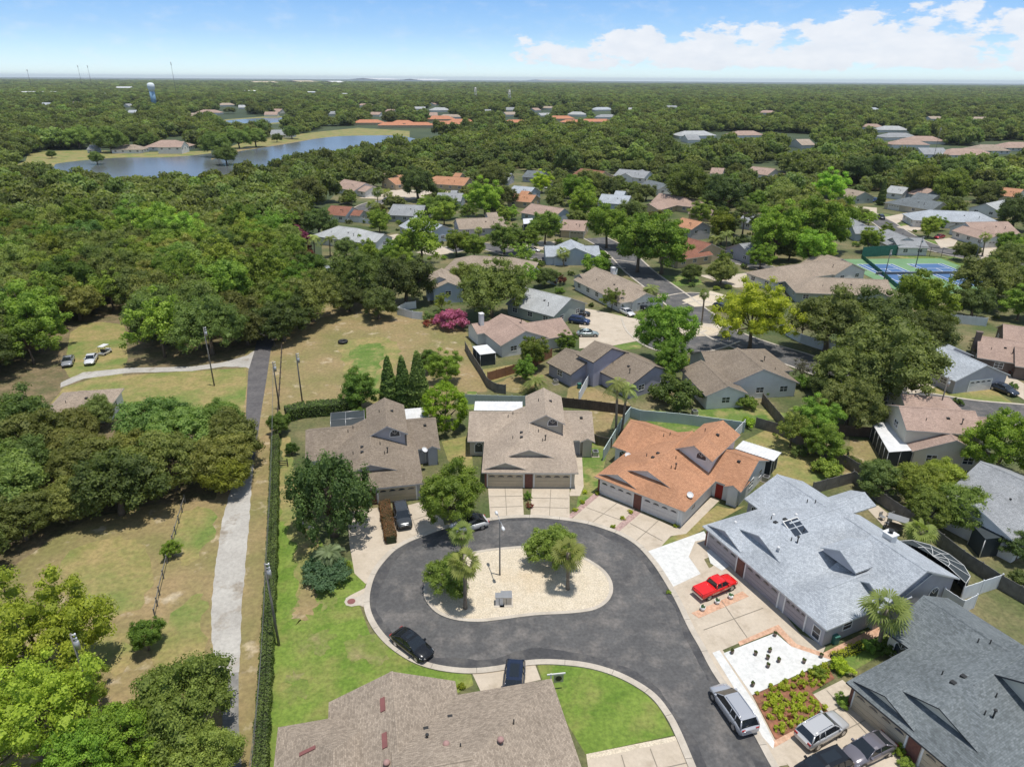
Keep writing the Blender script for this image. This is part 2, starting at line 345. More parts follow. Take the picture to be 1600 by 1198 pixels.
# ------------------------------------------------------------------ the ground
def big_ground():
    # one sheet to the horizon
    R = 34000
    m = MB(); m.face([(-R, -400, 0), (R, -400, 0), (R, R, 0), (-R, R, 0)])
    o = m.build('ground', X['far_ground']); o['kind'] = 'structure'
big_ground()
sheet('neighbourhood_ground', [(420,1500),(425,900),(440,640),(560,600),(505,440),(500,330),(560,262),(800,255),(1100,258),(1300,262),(1600,275),(1900,290),(2100,700),(2100,1500)], .02, X['ground'])
sheet('wood_floor', [(-300,620),(-200,470),(60,440),(300,420),(470,400),(505,440),(480,530),(400,560),(390,700),(350,800),(60,900),(-300,1100)], .022, X['litter'])
# dry verge and lots to the left of the cul-de-sac
sheet('dry_verge', [(250,1500),(300,1000),(330,800),(360,700),(378,600),(384,545),(425,540),(438,560),(440,640),(432,800),(425,1000),(400,1500)], .03, X['dry'])
sheet('dry_lot', [(425,545),(440,520),(470,490),(500,470),(505,450),(560,470),(620,480),(690,500),(730,520),(762,612),(720,615),(700,640),(560,648),(440,650),(430,640)], .04, X['dry'])
sheet('green_patch', [(530,545),(565,528),(612,532),(625,560),(605,590),(612,622),(575,628),(545,595),(538,570)], .05, X['drygreen'])
sheet('green_patch', [(550,548),(572,538),(598,540),(598,560),(588,590),(596,610),(580,616),(562,590),(552,570)], .062, X['lawn2'])
sheet('left_field', [(-250,1500),(-50,1100),(0,900),(70,850),(140,810),(230,790),(345,780),(345,860),(325,960),(320,1040),(330,1500)], .03, X['dry'])
sheet('green_patch', [(255,985),(285,975),(300,1000),(298,1040),(270,1050),(255,1020)], .05, X['drygreen'], smooth=True)
for q in ([(100,870),(200,840),(235,880),(215,950),(150,960),(105,920)], [(285,800),(330,795),(325,850),(290,880),(275,840)], [(240,1000),(300,930),(320,960),(310,1040),(260,1060)], [(120,990),(190,985),(200,1040),(130,1050)]): sheet('green_patch', q, .05, X['drygreen'])
sheet('side_field', [(100,605),(150,590),(260,582),(384,575),(386,600),(380,650),(340,660),(140,640),(80,630)], .035, X['drygreen'])
sheet('clearing', [(100,575),(110,520),(130,506),(160,503),(195,508),(200,560),(190,590),(110,592)], .035, X['drygreen'])
# lane along the left side: asphalt, then crushed shell, then asphalt again
def lane(name, L, Rr, z, m): sheet(name, L+Rr[::-1], z, m)
lane('asphalt_lane', [(388,580),(398,548),(404,522),(420,500),(446,480),(470,462)], [(417,590),(423,548),(432,524),(445,505),(466,485),(482,465)], .06, X['asphalt2'])
lane('asphalt_lane', [(378,722),(384,650),(388,580)], [(397,722),(408,645),(417,590)], .06, X['asphalt2'])
lane('shell_lane', [(337,1052),(331,1000),(330,950),(337,880),(348,810),(362,760),(378,722)], [(374,1050),(376,1000),(378,950),(384,880),(390,810),(393,760),(397,722)], .055, X['shell'])
lane('asphalt_lane', [(300,1500),(348,1130),(343,1052)], [(400,1500),(373,1130),(373,1050)], .06, X['lanegrey'])
lane('shell_drive', [(95,598),(130,582),(200,575),(300,573),(350,566),(385,556),(402,545)], [(95,606),(130,592),(200,583),(300,580),(350,573),(384,574),(392,578)], .05, X['shell'])
sheet('lawn', [(432,1500),(415,1198),(428,1000),(433,880),(436,800),(446,770),(470,790),(510,860),(556,880),(575,905),(560,940),(578,990),(640,1034),(735,1050),(740,1070),(620,1130),(430,1200)], .035, X['lawn'])
sheet('bare_strip', [(436,800),(440,690),(452,690),(478,800),(500,850),(486,905),(470,960),(458,955),(462,900),(458,850),(446,820)], .045, X['drygreen'], smooth=False)
sheet('bare_patch', [(474,916),(495,915),(500,935),(486,960),(466,972),(461,960),(470,940)], .05, X['dry'], smooth=True)
for q in ([(470,1000),(500,985),(520,1000),(500,1020),(475,1018)], [(545,1000),(580,990),(610,1015),(590,1035),(550,1030)], [(450,1060),(470,1050),(478,1080),(455,1095)], [(500,930),(520,925),(522,945),(505,950)]): sheet('bare_patch', q, .05, X['lawndry'])
sheet('lawn', [(838,1034),(862,1028),(920,1036),(960,1052),(1000,1075),(1030,1105),(1053,1148),(915,1178),(880,1120),(850,1070)], .035, X['lawn'])
sheet('gravel_strip', [(916,1178),(1055,1150),(1058,1157),(917,1187)], .05, X['pebble'])
# ------------------------------------------------------------------ the cul-de-sac
OUT = [(1290,1345),(1245,1262),(1204,1198),(1175,1145),(1143,1096),(1112,1050),(1092,1012),(1075,982),(1054,938),(1032,900),(1016,877),(995,854),(970,838),(945,828),(918,820),(890,815),(863,812),(835,810),(794,811),(763,815),(725,820),(692,828),(651,843),(630,853),(612,866),(590,893),(580,920),(578,946),(586,970),(603,994),(626,1014),(656,1031),(692,1041),(736,1045),(778,1041),(820,1033),(862,1031),(915,1036),(959,1048),(995,1065),(1025,1086),(1046,1112),(1062,1140),(1087,1198),(1112,1262),(1140,1345)]
ISL = [(677,886),(665,908),(662,928),(668,944),(684,960),(711,970),(747,973),(780,970),(835,963),(890,960),(926,955),(947,944),(957,928),(956,910),(945,893),(926,879),(905,869),(865,860),(824,855),(794,856),(752,861),(715,869),(692,876)]
outw = [tuple(v) for v in spline(px2(OUT), False, 5)]
islw = [tuple(v) for v in spline(px2(ISL), True, 5)]
sheet('road', outw, .07, X['asphalt'], world_pts=True)
sg = 1 if sgn_area(outw) < 0 else -1
ribbon('kerb', outw, 0, .62*sg, .16, X['kerb'], thick=.16)
if sgn_area(islw) < 0: islw = islw[::-1]
# darker unworn strip of asphalt along the kerb, worn to an uneven edge
def ribbon2(name, P, w0, fw1, z, m):
    P = [Vector(p) for p in P]; n = len(P); vs = []; fs = []
    for i, p in enumerate(P):
        d = (P[min(i+1, n-1)]-P[max(i-1, 0)]).normalized(); nv = Vector((-d.y, d.x)); q = p+nv*fw1(i); p = p+nv*w0; vs += [(p.x, p.y, z), (q.x, q.y, z)]
    fs = [(2*i, 2*i+1, 2*i+3, 2*i+2) for i in range(n-1)]
    me = bpy.data.meshes.new(name); me.from_pydata(vs, [], fs); me.materials.append(m); o = link(name, me); o['kind'] = 'structure'
fine_out = []
for a, b in zip(outw, outw[1:]):
    k = max(1, int((Vector(b)-Vector(a)).length/.4)); fine_out += [tuple(Vector(a).lerp(Vector(b), j/k)) for j in range(k)]
ribbon2('road_edge_strip', fine_out, -.0*sg, lambda i: -sg*(.9+.35*sin(i*.11)+.18*sin(i*.37+1)+random.uniform(-.09, .09)), .084, X['asphalt_dk'])
js = MB()
for i in range(0, len(fine_out)-1, 8):
    a, b = Vector(fine_out[i]), Vector(fine_out[i+1]); u = (b-a).normalized(); nv = Vector((-u.y, u.x))*sg; c = a+nv*.31; js.obox((c.x, c.y), (u.x, u.y), .025, .30, .163, .166)
js.build('kerb_joint', X['joint0'])['kind'] = 'structure'
sheet('pebble_island', islw, .18, X['pebble'], world_pts=True)
ribbon('kerb', islw, .0, .4, .20, X['kerb'], thick=.15, closed=True)
CC = X['concrete']
for P in ([(543,800),(592,793),(612,850),(640,862),(600,900),(571,912),(554,896),(546,850)], [(616,795),(655,785),(692,812),(700,838),(640,862),(620,866),(612,850)],
          [(762,755),(816,755),(819,820),(767,825)], [(831,762),(890,762),(890,822),(828,820)],
          [(937,774),(992,796),(942,842),(880,822)], [(1000,800),(1058,826),(1008,882),(952,845)],
          [(1112,776),(1124,782),(1072,834),(1045,838),(1052,826),(1062,824)],
          [(1036,918),(1112,886),(1132,868),(1150,862),(1190,915),(1250,990),(1290,1010),(1285,1022),(1236,1005),(1212,984),(1156,1004),(1100,1028)],
          [(1098,1020),(1128,1014),(1175,1086),(1212,1158),(1230,1195),(1200,1200),(1155,1125)],
          [(1205,1162),(1296,1113),(1268,1086),(1316,1062),(1360,1100),(1470,1200),(1420,1400),(1300,1400),(1235,1200)],
          [(730,1036),(830,1022),(845,1062),(752,1082)], [(917,1187),(1058,1157),(1092,1220),(1110,1290),(960,1300),(925,1240)],
          [(901,690),(908,690),(912,760),(906,775),(889,775),(898,745)],
          [(540,935),(548,930),(578,915),(582,955),(560,945),(545,943)],
          [(463,790),(470,790),(472,815),(492,824),(488,828),(466,822)]):
    sheet('driveway' if len(P) < 6 or P[0][0] > 1000 else 'path', P, .05, CC)
for P in ([(990,797),(1002,801),(963,834),(951,831)], [(932,768),(940,774),(892,811),(880,812)]):
    sheet('gravel_bed', P, .055, X['pinkbed'])
sheet('gravel_bed', [(1005,864),(1100,830),(1108,845),(1088,848),(1078,870),(1096,896),(1045,920)], .055, X['white'])
sheet('path', [(1086,846),(1106,842),(1128,862),(1100,874),(1110,892),(1095,897),(1076,870)], .06, X['concrete'])
sheet('gravel_bed', [(1110,880),(1104,860),(1125,855),(1150,878),(1128,892)], .065, X['white'])
sheet('gravel_bed', [(1130,1021),(1211,989),(1236,1010),(1298,1031),(1175,1086)], .06, X['white'])
sheet('gravel_bed', [(1113,1020),(1124,1016),(1180,1100),(1210,1160),(1208,1170),(1190,1150),(1150,1080)], .058, X['white'])
sheet('paver_path', [(1080,958),(1092,966),(1170,932),(1160,924)], .06, X['brick'])
sheet('paver_path', [(1153,1003),(1216,976),(1244,1006),(1286,1020),(1372,978),(1380,990),(1296,1031),(1236,1010),(1213,986),(1156,1009)], .062, X['brick'])
sheet('paver_path', [(1205,1158),(1252,1136),(1256,1142),(1210,1168)], .06, X['brick'])
sheet('flower_bed', [(1176,1086),(1290,1037),(1304,1060),(1268,1082),(1294,1112),(1212,1156)], .07, X['mulch'])
sheet('lawn', [(1296,1030),(1400,985),(1440,965),(1400,1010),(1330,1050),(1310,1060)], .05, X['lawn2'])
sheet('lawn', [(905,760),(905,700),(930,690),(950,700),(935,770),(900,800)], .04, X['lawn2'])
sheet('lawn', [(1060,832),(1120,790),(1140,795),(1165,790),(1130,810),(1080,838),(1020,865),(1016,862)], .04, X['drygreen'])
sheet('lawn', [(690,690),(735,680),(740,740),(700,720)], .04, X['drygreen'])
sheet('lawn', [(922,640),(960,650),(950,680),(925,690)], .04, X['dry'])
sheet('lawn', [(990,650),(1020,640),(1160,665),(1120,680),(1050,675)], .04, X['lawn2'])
sheet('lawn', [(1080,640),(1170,635),(1250,650),(1160,662),(1090,652)], .045, X['lawn2'])
sheet('lawn', [(1160,690),(1200,670),(1250,690),(1330,745),(1280,760),(1210,750),(1200,720)], .04, X['drygreen'])
sheet('bare_patch', [(1330,690),(1380,700),(1390,745),(1320,740)], .045, X['dry'])
sheet('lawn', [(1445,600),(1490,585),(1540,600),(1590,635),(1500,630),(1450,622)], .045, X['drygreen'])
sheet('lawn', [(750,578),(800,570),(830,575),(790,590),(760,600)], .045, X['drygreen'])
sheet('bare_patch', [(770,600),(820,585),(850,590),(820,612),(775,612)], .05, X['dry'])
sheet('lawn', [(730,612),(745,612),(740,640),(728,640)], .045, X['lawn2'])
sheet('bare_patch', [(900,600),(960,620),(1000,650),(940,645),(890,625)], .05, X['dry'])
# ------------------------------------------------------------------ streets behind
def street(pts, w, name='road', z=.06, kerb=True, m=None):
    P = [tuple(v) for v in spline(px2(pts), False, 6)]
    ribbon(name, P, -w/2, w/2, z, m or X['asphalt'])
    for q0, q1 in zip(P[::2], P[2::2]):
        u = (Vector(q1)-Vector(q0)).normalized(); v = Vector((-u.y, u.x))*(w/2+.6); PAVED.append([tuple(Vector(q0)+v), tuple(Vector(q1)+v), tuple(Vector(q1)-v), tuple(Vector(q0)-v)])
    if kerb:
        ribbon('kerb', P, w/2, w/2+.5, z+.08, X['kerb'], thick=.14); ribbon('kerb', P, -w/2-.5, -w/2, z+.08, X['kerb'], thick=.14)
street([(930,372),(965,392),(1000,425),(1040,455),(1085,490),(1130,522),(1190,545),(1240,560),(1290,578),(1350,600),(1420,622),(1480,634),(1540,643),(1620,650),(1750,660)], 8)
street([(1000,498),(1012,520),(1045,540),(1090,538),(1130,525)], 8, z=.064)
street([(1050,470),(1085,464),(1130,470)], 6.5, z=.064)
street([(700,392),(735,384),(765,386),(800,395),(850,402),(930,408),(985,415)], 7.5, z=.058)
street([(560,330),(585,318),(640,310),(690,308)], 7.5, z=.06)
street([(1040,392),(1100,400),(1150,408),(1200,420)], 6, z=.058)
street([(1310,320),(1340,328),(1375,345),(1405,365),(1440,382),(1490,396),(1560,410),(1620,418)], 8, z=.06)
for P in ([(845,470),(930,485),(1000,500),(1000,520),(960,520),(905,512),(905,500),(880,490)], [(905,523),(930,512),(1000,514),(1012,530),(960,540),(905,545)],
          [(1090,430),(1140,430),(1180,425),(1230,440),(1270,445),(1250,462),(1200,445),(1150,450)], [(1040,510),(1060,502),(1130,508),(1120,525),(1060,527)],
          [(1415,605),(1430,590),(1475,600),(1445,612),(1418,618)], [(1545,590),(1570,582),(1600,600),(1600,625)],
          [(1330,322),(1370,325),(1370,335),(1345,332)], [(1380,340),(1420,332),(1430,336),(1400,350)], [(1400,355),(1470,345),(1480,350),(1425,362)], [(1460,375),(1500,370),(1490,385),(1470,388)],
          [(1520,400),(1545,380),(1560,388),(1540,408)], [(560,310),(620,296),(700,300),(700,308),(620,312)], [(650,395),(690,385),(710,395),(680,400)], [(700,372),(745,368),(750,380),(720,384)],
          [(860,398),(900,392),(910,404),(870,406)], [(640,372),(600,378),(590,372),(620,366)], [(820,376),(870,378),(860,392),(820,388)]):
    sheet('driveway', P, .075, CC); PAVED.append(px2(P))
for P in ([(1210,435),(1300,430),(1330,440),(1260,448)], [(1345,330),(1390,336),(1400,352),(1372,340)], [(1400,352),(1440,345),(1450,352),(1420,360)], [(1010,430),(1090,432),(1100,445),(1040,448)], [(1425,372),(1480,372),(1470,382),(1440,378)], [(1395,400),(1520,402),(1525,418),(1430,410)], [(930,490),(1000,492),(990,500),(940,498)], [(950,540),(1010,532),(1000,545),(960,548)]):
    sheet('lawn', P, .05, X['lawn2'])
sheet('pebble_bed', [(1085,508),(1130,515),(1110,524),(1088,524)], .1, X['pebble'])
sheet('pebble_bed', [(1065,470),(1110,455),(1135,462),(1120,478),(1085,480)], .1, X['pebble'])
# lakes and their banks
sheet('lake', [(20,268),(80,262),(95,255),(180,247),(260,246),(330,240),(390,231),(440,225),(520,214),(585,212),(630,213),(660,225),(600,246),(500,268),(420,285),(250,300),(40,296)], .06, X['water'], smooth=True)
sheet('lake_bank', [(0,275),(15,262),(40,252),(45,237),(140,235),(230,238),(330,236),(330,250),(180,254),(90,262),(60,270),(30,278)], .045, X['drygreen'])
sheet('lake_bank', [(325,247),(340,237),(380,222),(430,214),(500,206),(560,200),(640,205),(640,216),(560,217),(460,228),(400,240),(345,250)], .045, X['drygreen'])
sheet('lake_shore', [(330,250),(375,236.5),(440,226.5),(500,216),(500,215),(440,224.5),(372,234),(330,247)], .07, X['dry'])
sheet('lake', [(352,192),(360,188),(430,184),(450,186),(440,191),(380,194)], .06, X['water'], smooth=True)
sheet('lake_bank', [(340,194),(352,187),(430,181),(470,186),(440,193),(380,197)], .045, X['drygreen'])
# tennis courts
a_, b_ = G(1442,417), G(1500,441); cu = (b_-a_).normalized(); cvv = Vector((-cu.y, cu.x, 0))
CT = [G(1484,429)-cvv*0, G(1484,429)-cvv*15.5]
def orect(c, hu, hv): return [tuple((c+cu*a*hu+cvv*b*hv)[:2]) for a, b in ((-1,-1),(1,-1),(1,1),(-1,1))]
cmid = (CT[0]+CT[1])/2
PAVED.append(orect(cmid, 21, 20))
sheet('court_surround', orect(cmid, 18.5, 17), .10, X['courtg'], world_pts=True)
def joints(q, nx, ny):
    Q = [Vector(t) for t in px2(q)]
    for k in range(1, nx): a, b = Q[0].lerp(Q[1], k/nx), Q[3].lerp(Q[2], k/nx); ribbon('concrete_joint', [tuple(a), tuple(b)], -.035, .035, .085, X['joint'])
    for k in range(1, ny): a, b = Q[0].lerp(Q[3], k/ny), Q[1].lerp(Q[2], k/ny); ribbon('concrete_joint', [tuple(a), tuple(b)], -.035, .035, .087, X['joint'])
X['joint'] = mat('joint_line', (.24,.21,.17))
joints([(763,760),(815,760),(817,808),(767,811)], 2, 3); joints([(833,765),(888,765),(888,810),(829,807)], 2, 3); joints([(939,776),(990,797),(950,830),(892,811)], 2, 2); joints([(1002,802),(1056,826),(1013,866),(966,834)], 2, 2)
joints([(1082,955),(1172,925),(1214,977),(1118,1016)], 2, 2); joints([(1262,1090),(1320,1068),(1400,1140),(1330,1180)], 2, 3); joints([(620,798),(655,790),(680,822),(625,845)], 2, 2); joints([(750,1045),(828,1036),(838,1056),(760,1072)], 2, 1); joints([(925,1190),(1060,1160),(1090,1225),(940,1260)], 3, 2)
# ------------------------------------------------------------------ houses
def roof_block(r, w, x0, y0, x1, y1, ax='x', ends='gg', ze=2.6, p=.42, ov=.45, zw=0.0, walls=True, gi=.3, eps=0.0):
    """one ridged roof over a rectangle (given at the eaves) with the walls under it; r, w: mesh builders for roof and walls"""
    if ax == 'y': T = lambda a, b, z: (b, a, z); a0, a1, b0, b1 = y0, y1, x0, x1
    else: T = lambda a, b, z: (a, b, z); a0, a1, b0, b1 = x0, x1, y0, y1
    hw = (b1-b0)/2; zr = ze+hw*p; bc = (b0+b1)/2; sl = sqrt(1+p*p)
    ra = a0+(hw if ends[0] == 'h' else 0); rb = a1-(hw if ends[1] == 'h' else 0)
    if ra > rb: ra = rb = (ra+rb)/2
    flip = ax == 'y'
    def F(pts, m, uv=None):
        pts = [T(*q) for q in pts]
        if flip: pts = pts[::-1]; uv = uv[::-1] if uv else None
        r.face(pts, m, uv)
    o = a0*.37+b0*.21
    F([(a0,b0,ze),(a1,b0,ze),(rb,bc,zr),(ra,bc,zr)], 0, [(a0+o,0),(a1+o,0),(rb+o,hw*sl),(ra+o,hw*sl)])
    F([(a1,b1,ze),(a0,b1,ze),(ra,bc,zr),(rb,bc,zr)], 0, [(a1+o,0),(a0+o,0),(ra+o,hw*sl),(rb+o,hw*sl)])
    if ends[0] == 'h': F([(a0,b1,ze),(a0,b0,ze),(ra,bc,zr)], 0, [(b1,0),(b0,0),(bc,hw*sl)])
    if ends[1] == 'h': F([(a1,b0,ze),(a1,b1,ze),(rb,bc,zr)], 0, [(b0,0),(b1,0),(bc,hw*sl)])
    t = .17
    # fascia boards
    F([(a0,b0,ze-t),(a1,b0,ze-t),(a1,b0,ze),(a0,b0,ze)], 1); F([(a1,b1,ze-t),(a0,b1,ze-t),(a0,b1,ze),(a1,b1,ze)], 1)
    for e, a, s in ((ends[0], a0, -1), (ends[1], a1, 1)):
        if e == 'h': q = [(a,b0,ze-t),(a,b1,ze-t),(a,b1,ze),(a,b0,ze)]; F(q if s > 0 else q[::-1], 1)
        else:
            for q in ([(a,b0,ze-t),(a,bc,zr-t),(a,bc,zr),(a,b0,ze)], [(a,bc,zr-t),(a,b1,ze-t),(a,b1,ze),(a,bc,zr)]):
                F(q if s > 0 else q[::-1], 1)
    # underside: soffit follows the roof at gables, flat elsewhere
    F([(a1,b0,ze-t),(a0,b0,ze-t),(ra,bc,zr-t),(rb,bc,zr-t)], 1); F([(a0,b1,ze-t),(a1,b1,ze-t),(rb,bc,zr-t),(ra,bc,zr-t)], 1)
    # ridge caps
    if rb > ra:
        c = .16
        F([(ra,bc-c,zr-c*p+.04),(rb,bc-c,zr-c*p+.04),(rb,bc,zr+.04),(ra,bc,zr+.04)], 0, [(0,0),(rb-ra,0),(rb-ra,.16),(0,.16)])
        F([(rb,bc+c,zr-c*p+.04),(ra,bc+c,zr-c*p+.04),(ra,bc,zr+.04),(rb,bc,zr+.04)], 0, [(0,0),(rb-ra,0),(rb-ra,.16),(0,.16)])
    if walls:
        A0 = a0+(gi if ends[0] == 'g' else ov)+eps; A1 = a1-(gi if ends[1] == 'g' else ov)-eps; B0 = b0+ov+eps; B1 = b1-ov-eps
        zt = ze+ov*p-t-.02
        def Wf(pts):
            pts = [T(*q) for q in pts]
            if flip: pts = pts[::-1]
            w.face(pts, 0)
        Wf([(A0,B0,zw),(A1,B0,zw),(A1,B0,zt),(A0,B0,zt)]); Wf([(A1,B1,zw),(A0,B1,zw),(A0,B1,zt),(A1,B1,zt)])
        zp = zr-t-.02
        for e, a, s in ((ends[0], A0, -1), (ends[1], A1, 1)):
            q = [(a,B0,zw),(a,B1,zw),(a,B1,zt)]+([(a,bc,zp)] if e == 'g' else [])+[(a,B0,zt)]
            Wf(q if s > 0 else q[::-1])
    return zr
DIRS = dict(f=((1, 0), (0, -1)), b=((-1, 0), (0, 1)), l=((0, -1), (-1, 0)), r=((0, 1), (1, 0)))
def opening(parent, side, x, y, z, w, h, kind='window', mats=None, bars=True, lab=None):
    """window or door centred at (x, y) on a wall facing side; z = sill"""
    (ux, uy), (nx, ny) = DIRS[side]
    rz = atan2(uy, ux)
    f = MB(); g = MB()
    t = .09
    if kind == 'window':
        for a in ((-w/2, 0, -w/2+t, h), (w/2-t, 0, w/2, h), (-w/2+t, 0, w/2-t, t), (-w/2+t, h-t, w/2-t, h)): f.box(a[0], -.05, a[1], a[2], .02, a[3])
        if bars:
            if w > 1.3: f.box(-.03, -.04, t, .03, .02, h-t)
            f.box(-w/2+t, -.035, h/2-.03, -.03 if w > 1.3 else w/2-t, .02, h/2+.03)
            if w > 1.3: f.box(.03, -.035, h/2-.03, w/2-t, .02, h/2+.03)
        o = f.build('window', X['frame'] if mats is None else mats, parent, loc=(x, y, z), rz=rz)
        g.box(-w/2+t, -.012, t, w/2-t, .01, h-t); g.build('pane', X['glass'], o)
    elif kind == 'arch':
        n = 12
        out = [(w/2*cos(pi*k/n), w/2*sin(pi*k/n)) for k in range(n+1)]
        inn = [(a*.86, b*.86) for a, b in out]
        for k in range(n):
            f.face([(out[k][0], -.05, h+out[k][1]), (inn[k][0], -.05, h+inn[k][1]), (inn[k+1][0], -.05, h+inn[k+1][1]), (out[k+1][0], -.05, h+out[k+1][1])][::-1] )
            f.face([(out[k][0], -.05, h+out[k][1]), (out[k+1][0], -.05, h+out[k+1][1]), (out[k+1][0], .02, h+out[k+1][1]), (out[k][0], .02, h+out[k][1])])
        f.box(-w/2, -.05, -.0, -w/2*.86, .02, h); f.box(w/2*.86, -.05, 0, w/2, .02, h); f.box(-w/2, -.055, -.08, w/2, .02, 0)
        for k in (3, 6, 9): f.tube([(0, -.03, h), (inn[k][0], -.03, h+inn[k][1])], .025, 4)
        o = f.build('arched_window', X['frame'] if mats is None else mats, parent, loc=(x, y, z), rz=rz)
        g.face([(a*.95, -.012, h+b*.95) for a, b in out][::-1][:0] or [(-w/2*.93, -.012, 0), (w/2*.93, -.012, 0)]+[(a*.95, -.012, h+b*.95) for a, b in out]); g.build('pane', X['glass'], o)
    elif kind == 'garage':
        m = mats or X['door_tan']
        nrow = 4
        for k in range(nrow): f.box(-w/2, -.03, h*k/nrow+.015, w/2, .02, h*(k+1)/nrow-.015)
        o = f.build('garage_door', m, parent, loc=(x, y, z), rz=rz)
        q = MB(); q.box(-w/2-.16, -.07, 0, -w/2, .02, h+.16); q.box(w/2, -.07, 0, w/2+.16, .02, h+.16); q.box(-w/2, -.07, h, w/2, .02, h+.16)
        q.build('door_frame', X['frame'], o)
        q = MB()
        for k in range(4):                     # scalloped lights in the top row
            cx = -w/2+w*(k+.5)/4; a = w/4*.36
            q.face([(cx-a, -.036, h*.80), (cx+a, -.036, h*.80)]+[(cx+a*cos(pi*j/6), -.036, h*.80+h*.12*sin(pi*j/6)) for j in range(0, 7)])
        q.build('door_window', X['glass'], o)
    elif kind == 'door':
        f.box(-w/2-.08, -.05, 0, -w/2, .02, h+.08); f.box(w/2, -.05, 0, w/2+.08, .02, h+.08); f.box(-w/2, -.05, h, w/2, .02, h+.08)
        o = f.build('door', X['frame'], parent, loc=(x, y, z), rz=rz)
        g.box(-w/2, -.03, 0, w/2, .01, h); g.build('door_leaf', mats or X['greyw'], o)
    if lab: o['label'] = lab
    return o
def vent(parent, x, y, z, kind='pipe'):
    m = MB()
    if kind == 'pipe': m.tube([(0,0,-.3),(0,0,.45)], .055, 8); m.build('vent_pipe', X['dark'], parent, loc=(x,y,z))
    elif kind == 'tall': m.tube([(0,0,-.3),(0,0,.75)], .07, 8); m.tube([(0,0,.75),(0,0,.86)], .14, 8); m.build('vent_pipe', X['dark'], parent, loc=(x,y,z))
    elif kind == 'box': m.box(-.2,-.2,-.2,.2,.2,.16); m.build('roof_vent', X['dark'], parent, loc=(x,y,z))
    elif kind == 'dome': m.tube([(0,0,-.2),(0,0,.12),(0,0,.13),(0,0,.26),(0,0,.36)], [.12,.12,.27,.24,.08], 12); m.build('roof_vent', X['roofpink'], parent, loc=(x,y,z))
    elif kind == 'white': m.tube([(0,0,-.2),(0,0,.15),(0,0,.22)], [.17,.17,.1], 10); m.build('roof_vent', X['metalw'], parent, loc=(x,y,z))
X['roofpink'] = mat('rusty_pink_vent', (.36,.22,.20)); X['roofrust'] = mat('rust_red_vent', (.22,.09,.085))
def dish(parent, x, y, z):
    m = MB(); n = 12
    ring = lambda r, h: [(r*cos(2*pi*k/n), r*sin(2*pi*k/n), h) for k in range(n)]
    R = [ring(.05, 0), ring(.28, .05), ring(.42, .14)]
    for a, b in zip(R, R[1:]):
        for k in range(n): m.face([a[k], a[(k+1) % n], b[(k+1) % n], b[k]], 0, smooth=True)
    m.face(R[0], 0); m.tube([(0,0,-.7),(0,0,0)], .03, 6); m.tube([(.3,0,.1),(.1,0,.45)], .02, 5)
    o = m.build('satellite_dish', X['metalw'], parent, loc=(x,y,z)); o.rotation_euler = (.5, .3, .3)
def flat_roof(parent, x0, y0, x1, y1, z, m, slope=0, screen=True, name='patio_roof'):
    b = MB(); n = max(2, int(abs(x1-x0)/.45))
    for k in range(n):
        a0 = x0+(x1-x0)*k/n; a1 = x0+(x1-x0)*(k+1)/n
        b.box(a0+.01, y0, z, a1-.01, y1, z+.09); b.box(a1-.03, y0+.004, z+.02, a1+.03, y1-.004, z+.14)
    b.build(name, m, parent)
    if screen:
        s = MB(); s.box(x0+.3, y0+.3, 0, x1-.3, y1-.3, z-.01); sc_ = s.build('porch_screen', X['screen'], parent)
        f = MB()
        for xx in np.linspace(x0+.27, x1-.27, max(2, int((x1-x0)/1.4)+1)): f.box(xx-.04, y0+.24, 0, xx+.04, y0+.299, z-.01); f.box(xx-.04, y1-.299, 0, xx+.04, y1-.24, z-.01)
        for yy in np.linspace(y0+.27, y1-.27, max(2, int((y1-y0)/1.4)+1)): f.box(x0+.24, yy-.04, 0, x0+.299, yy+.04, z-.01); f.box(x1-.299, yy-.04, 0, x1-.24, yy+.04, z-.01)
        f.build('frame', X['trimw'], sc_)
def face_gable(root, rm, x0, x1, y, zb, rise, back, wallm, sill=None, ov=.35):
    """small decorative gable standing on a roof slope: triangular face towards the front, ridge running back"""
    r = MB(); xc = (x0+x1)/2; p = rise/((x1-x0)/2)
    z1 = zb+rise; y0 = y-ov; t = .12
    sl = hypot((x1-x0)/2, rise)
    r.face([(xc,y0,z1),(x0,y0,zb),(x0,back,zb),(xc,back,z1)], 0, [(0,sl),(0,0),(back-y0,0),(back-y0,sl)])
    r.face([(x1,y0,zb),(xc,y0,z1),(xc,back,z1),(x1,back,zb)], 0, [(0,0),(0,sl),(back-y0,sl),(back-y0,0)])
    r.face([(x0,y0,zb-t),(xc,y0,z1-t),(xc,y0,z1),(x0,y0,zb)][::-1], 1); r.face([(xc,y0,z1-t),(x1,y0,zb-t),(x1,y0,zb),(xc,y0,z1)][::-1], 1)
    r.face([(x0,y0,zb-t),(xc,y0,z1-t),(xc,back,z1-t),(x0,back,zb-t)], 1); r.face([(xc,y0,z1-t),(x1,y0,zb-t),(x1,back,zb-t),(xc,back,z1-t)], 1)
    o = r.build('gable_roof', rm, root)
    w = MB(); w.face([(x0+.2,y,zb-.5),(x1-.2,y,zb-.5),(x1-.2,y,zb+.1*p),(xc,y,z1-t-.01),(x0+.2,y,zb+.1*p)]); w.build('gable_wall', wallm, o)
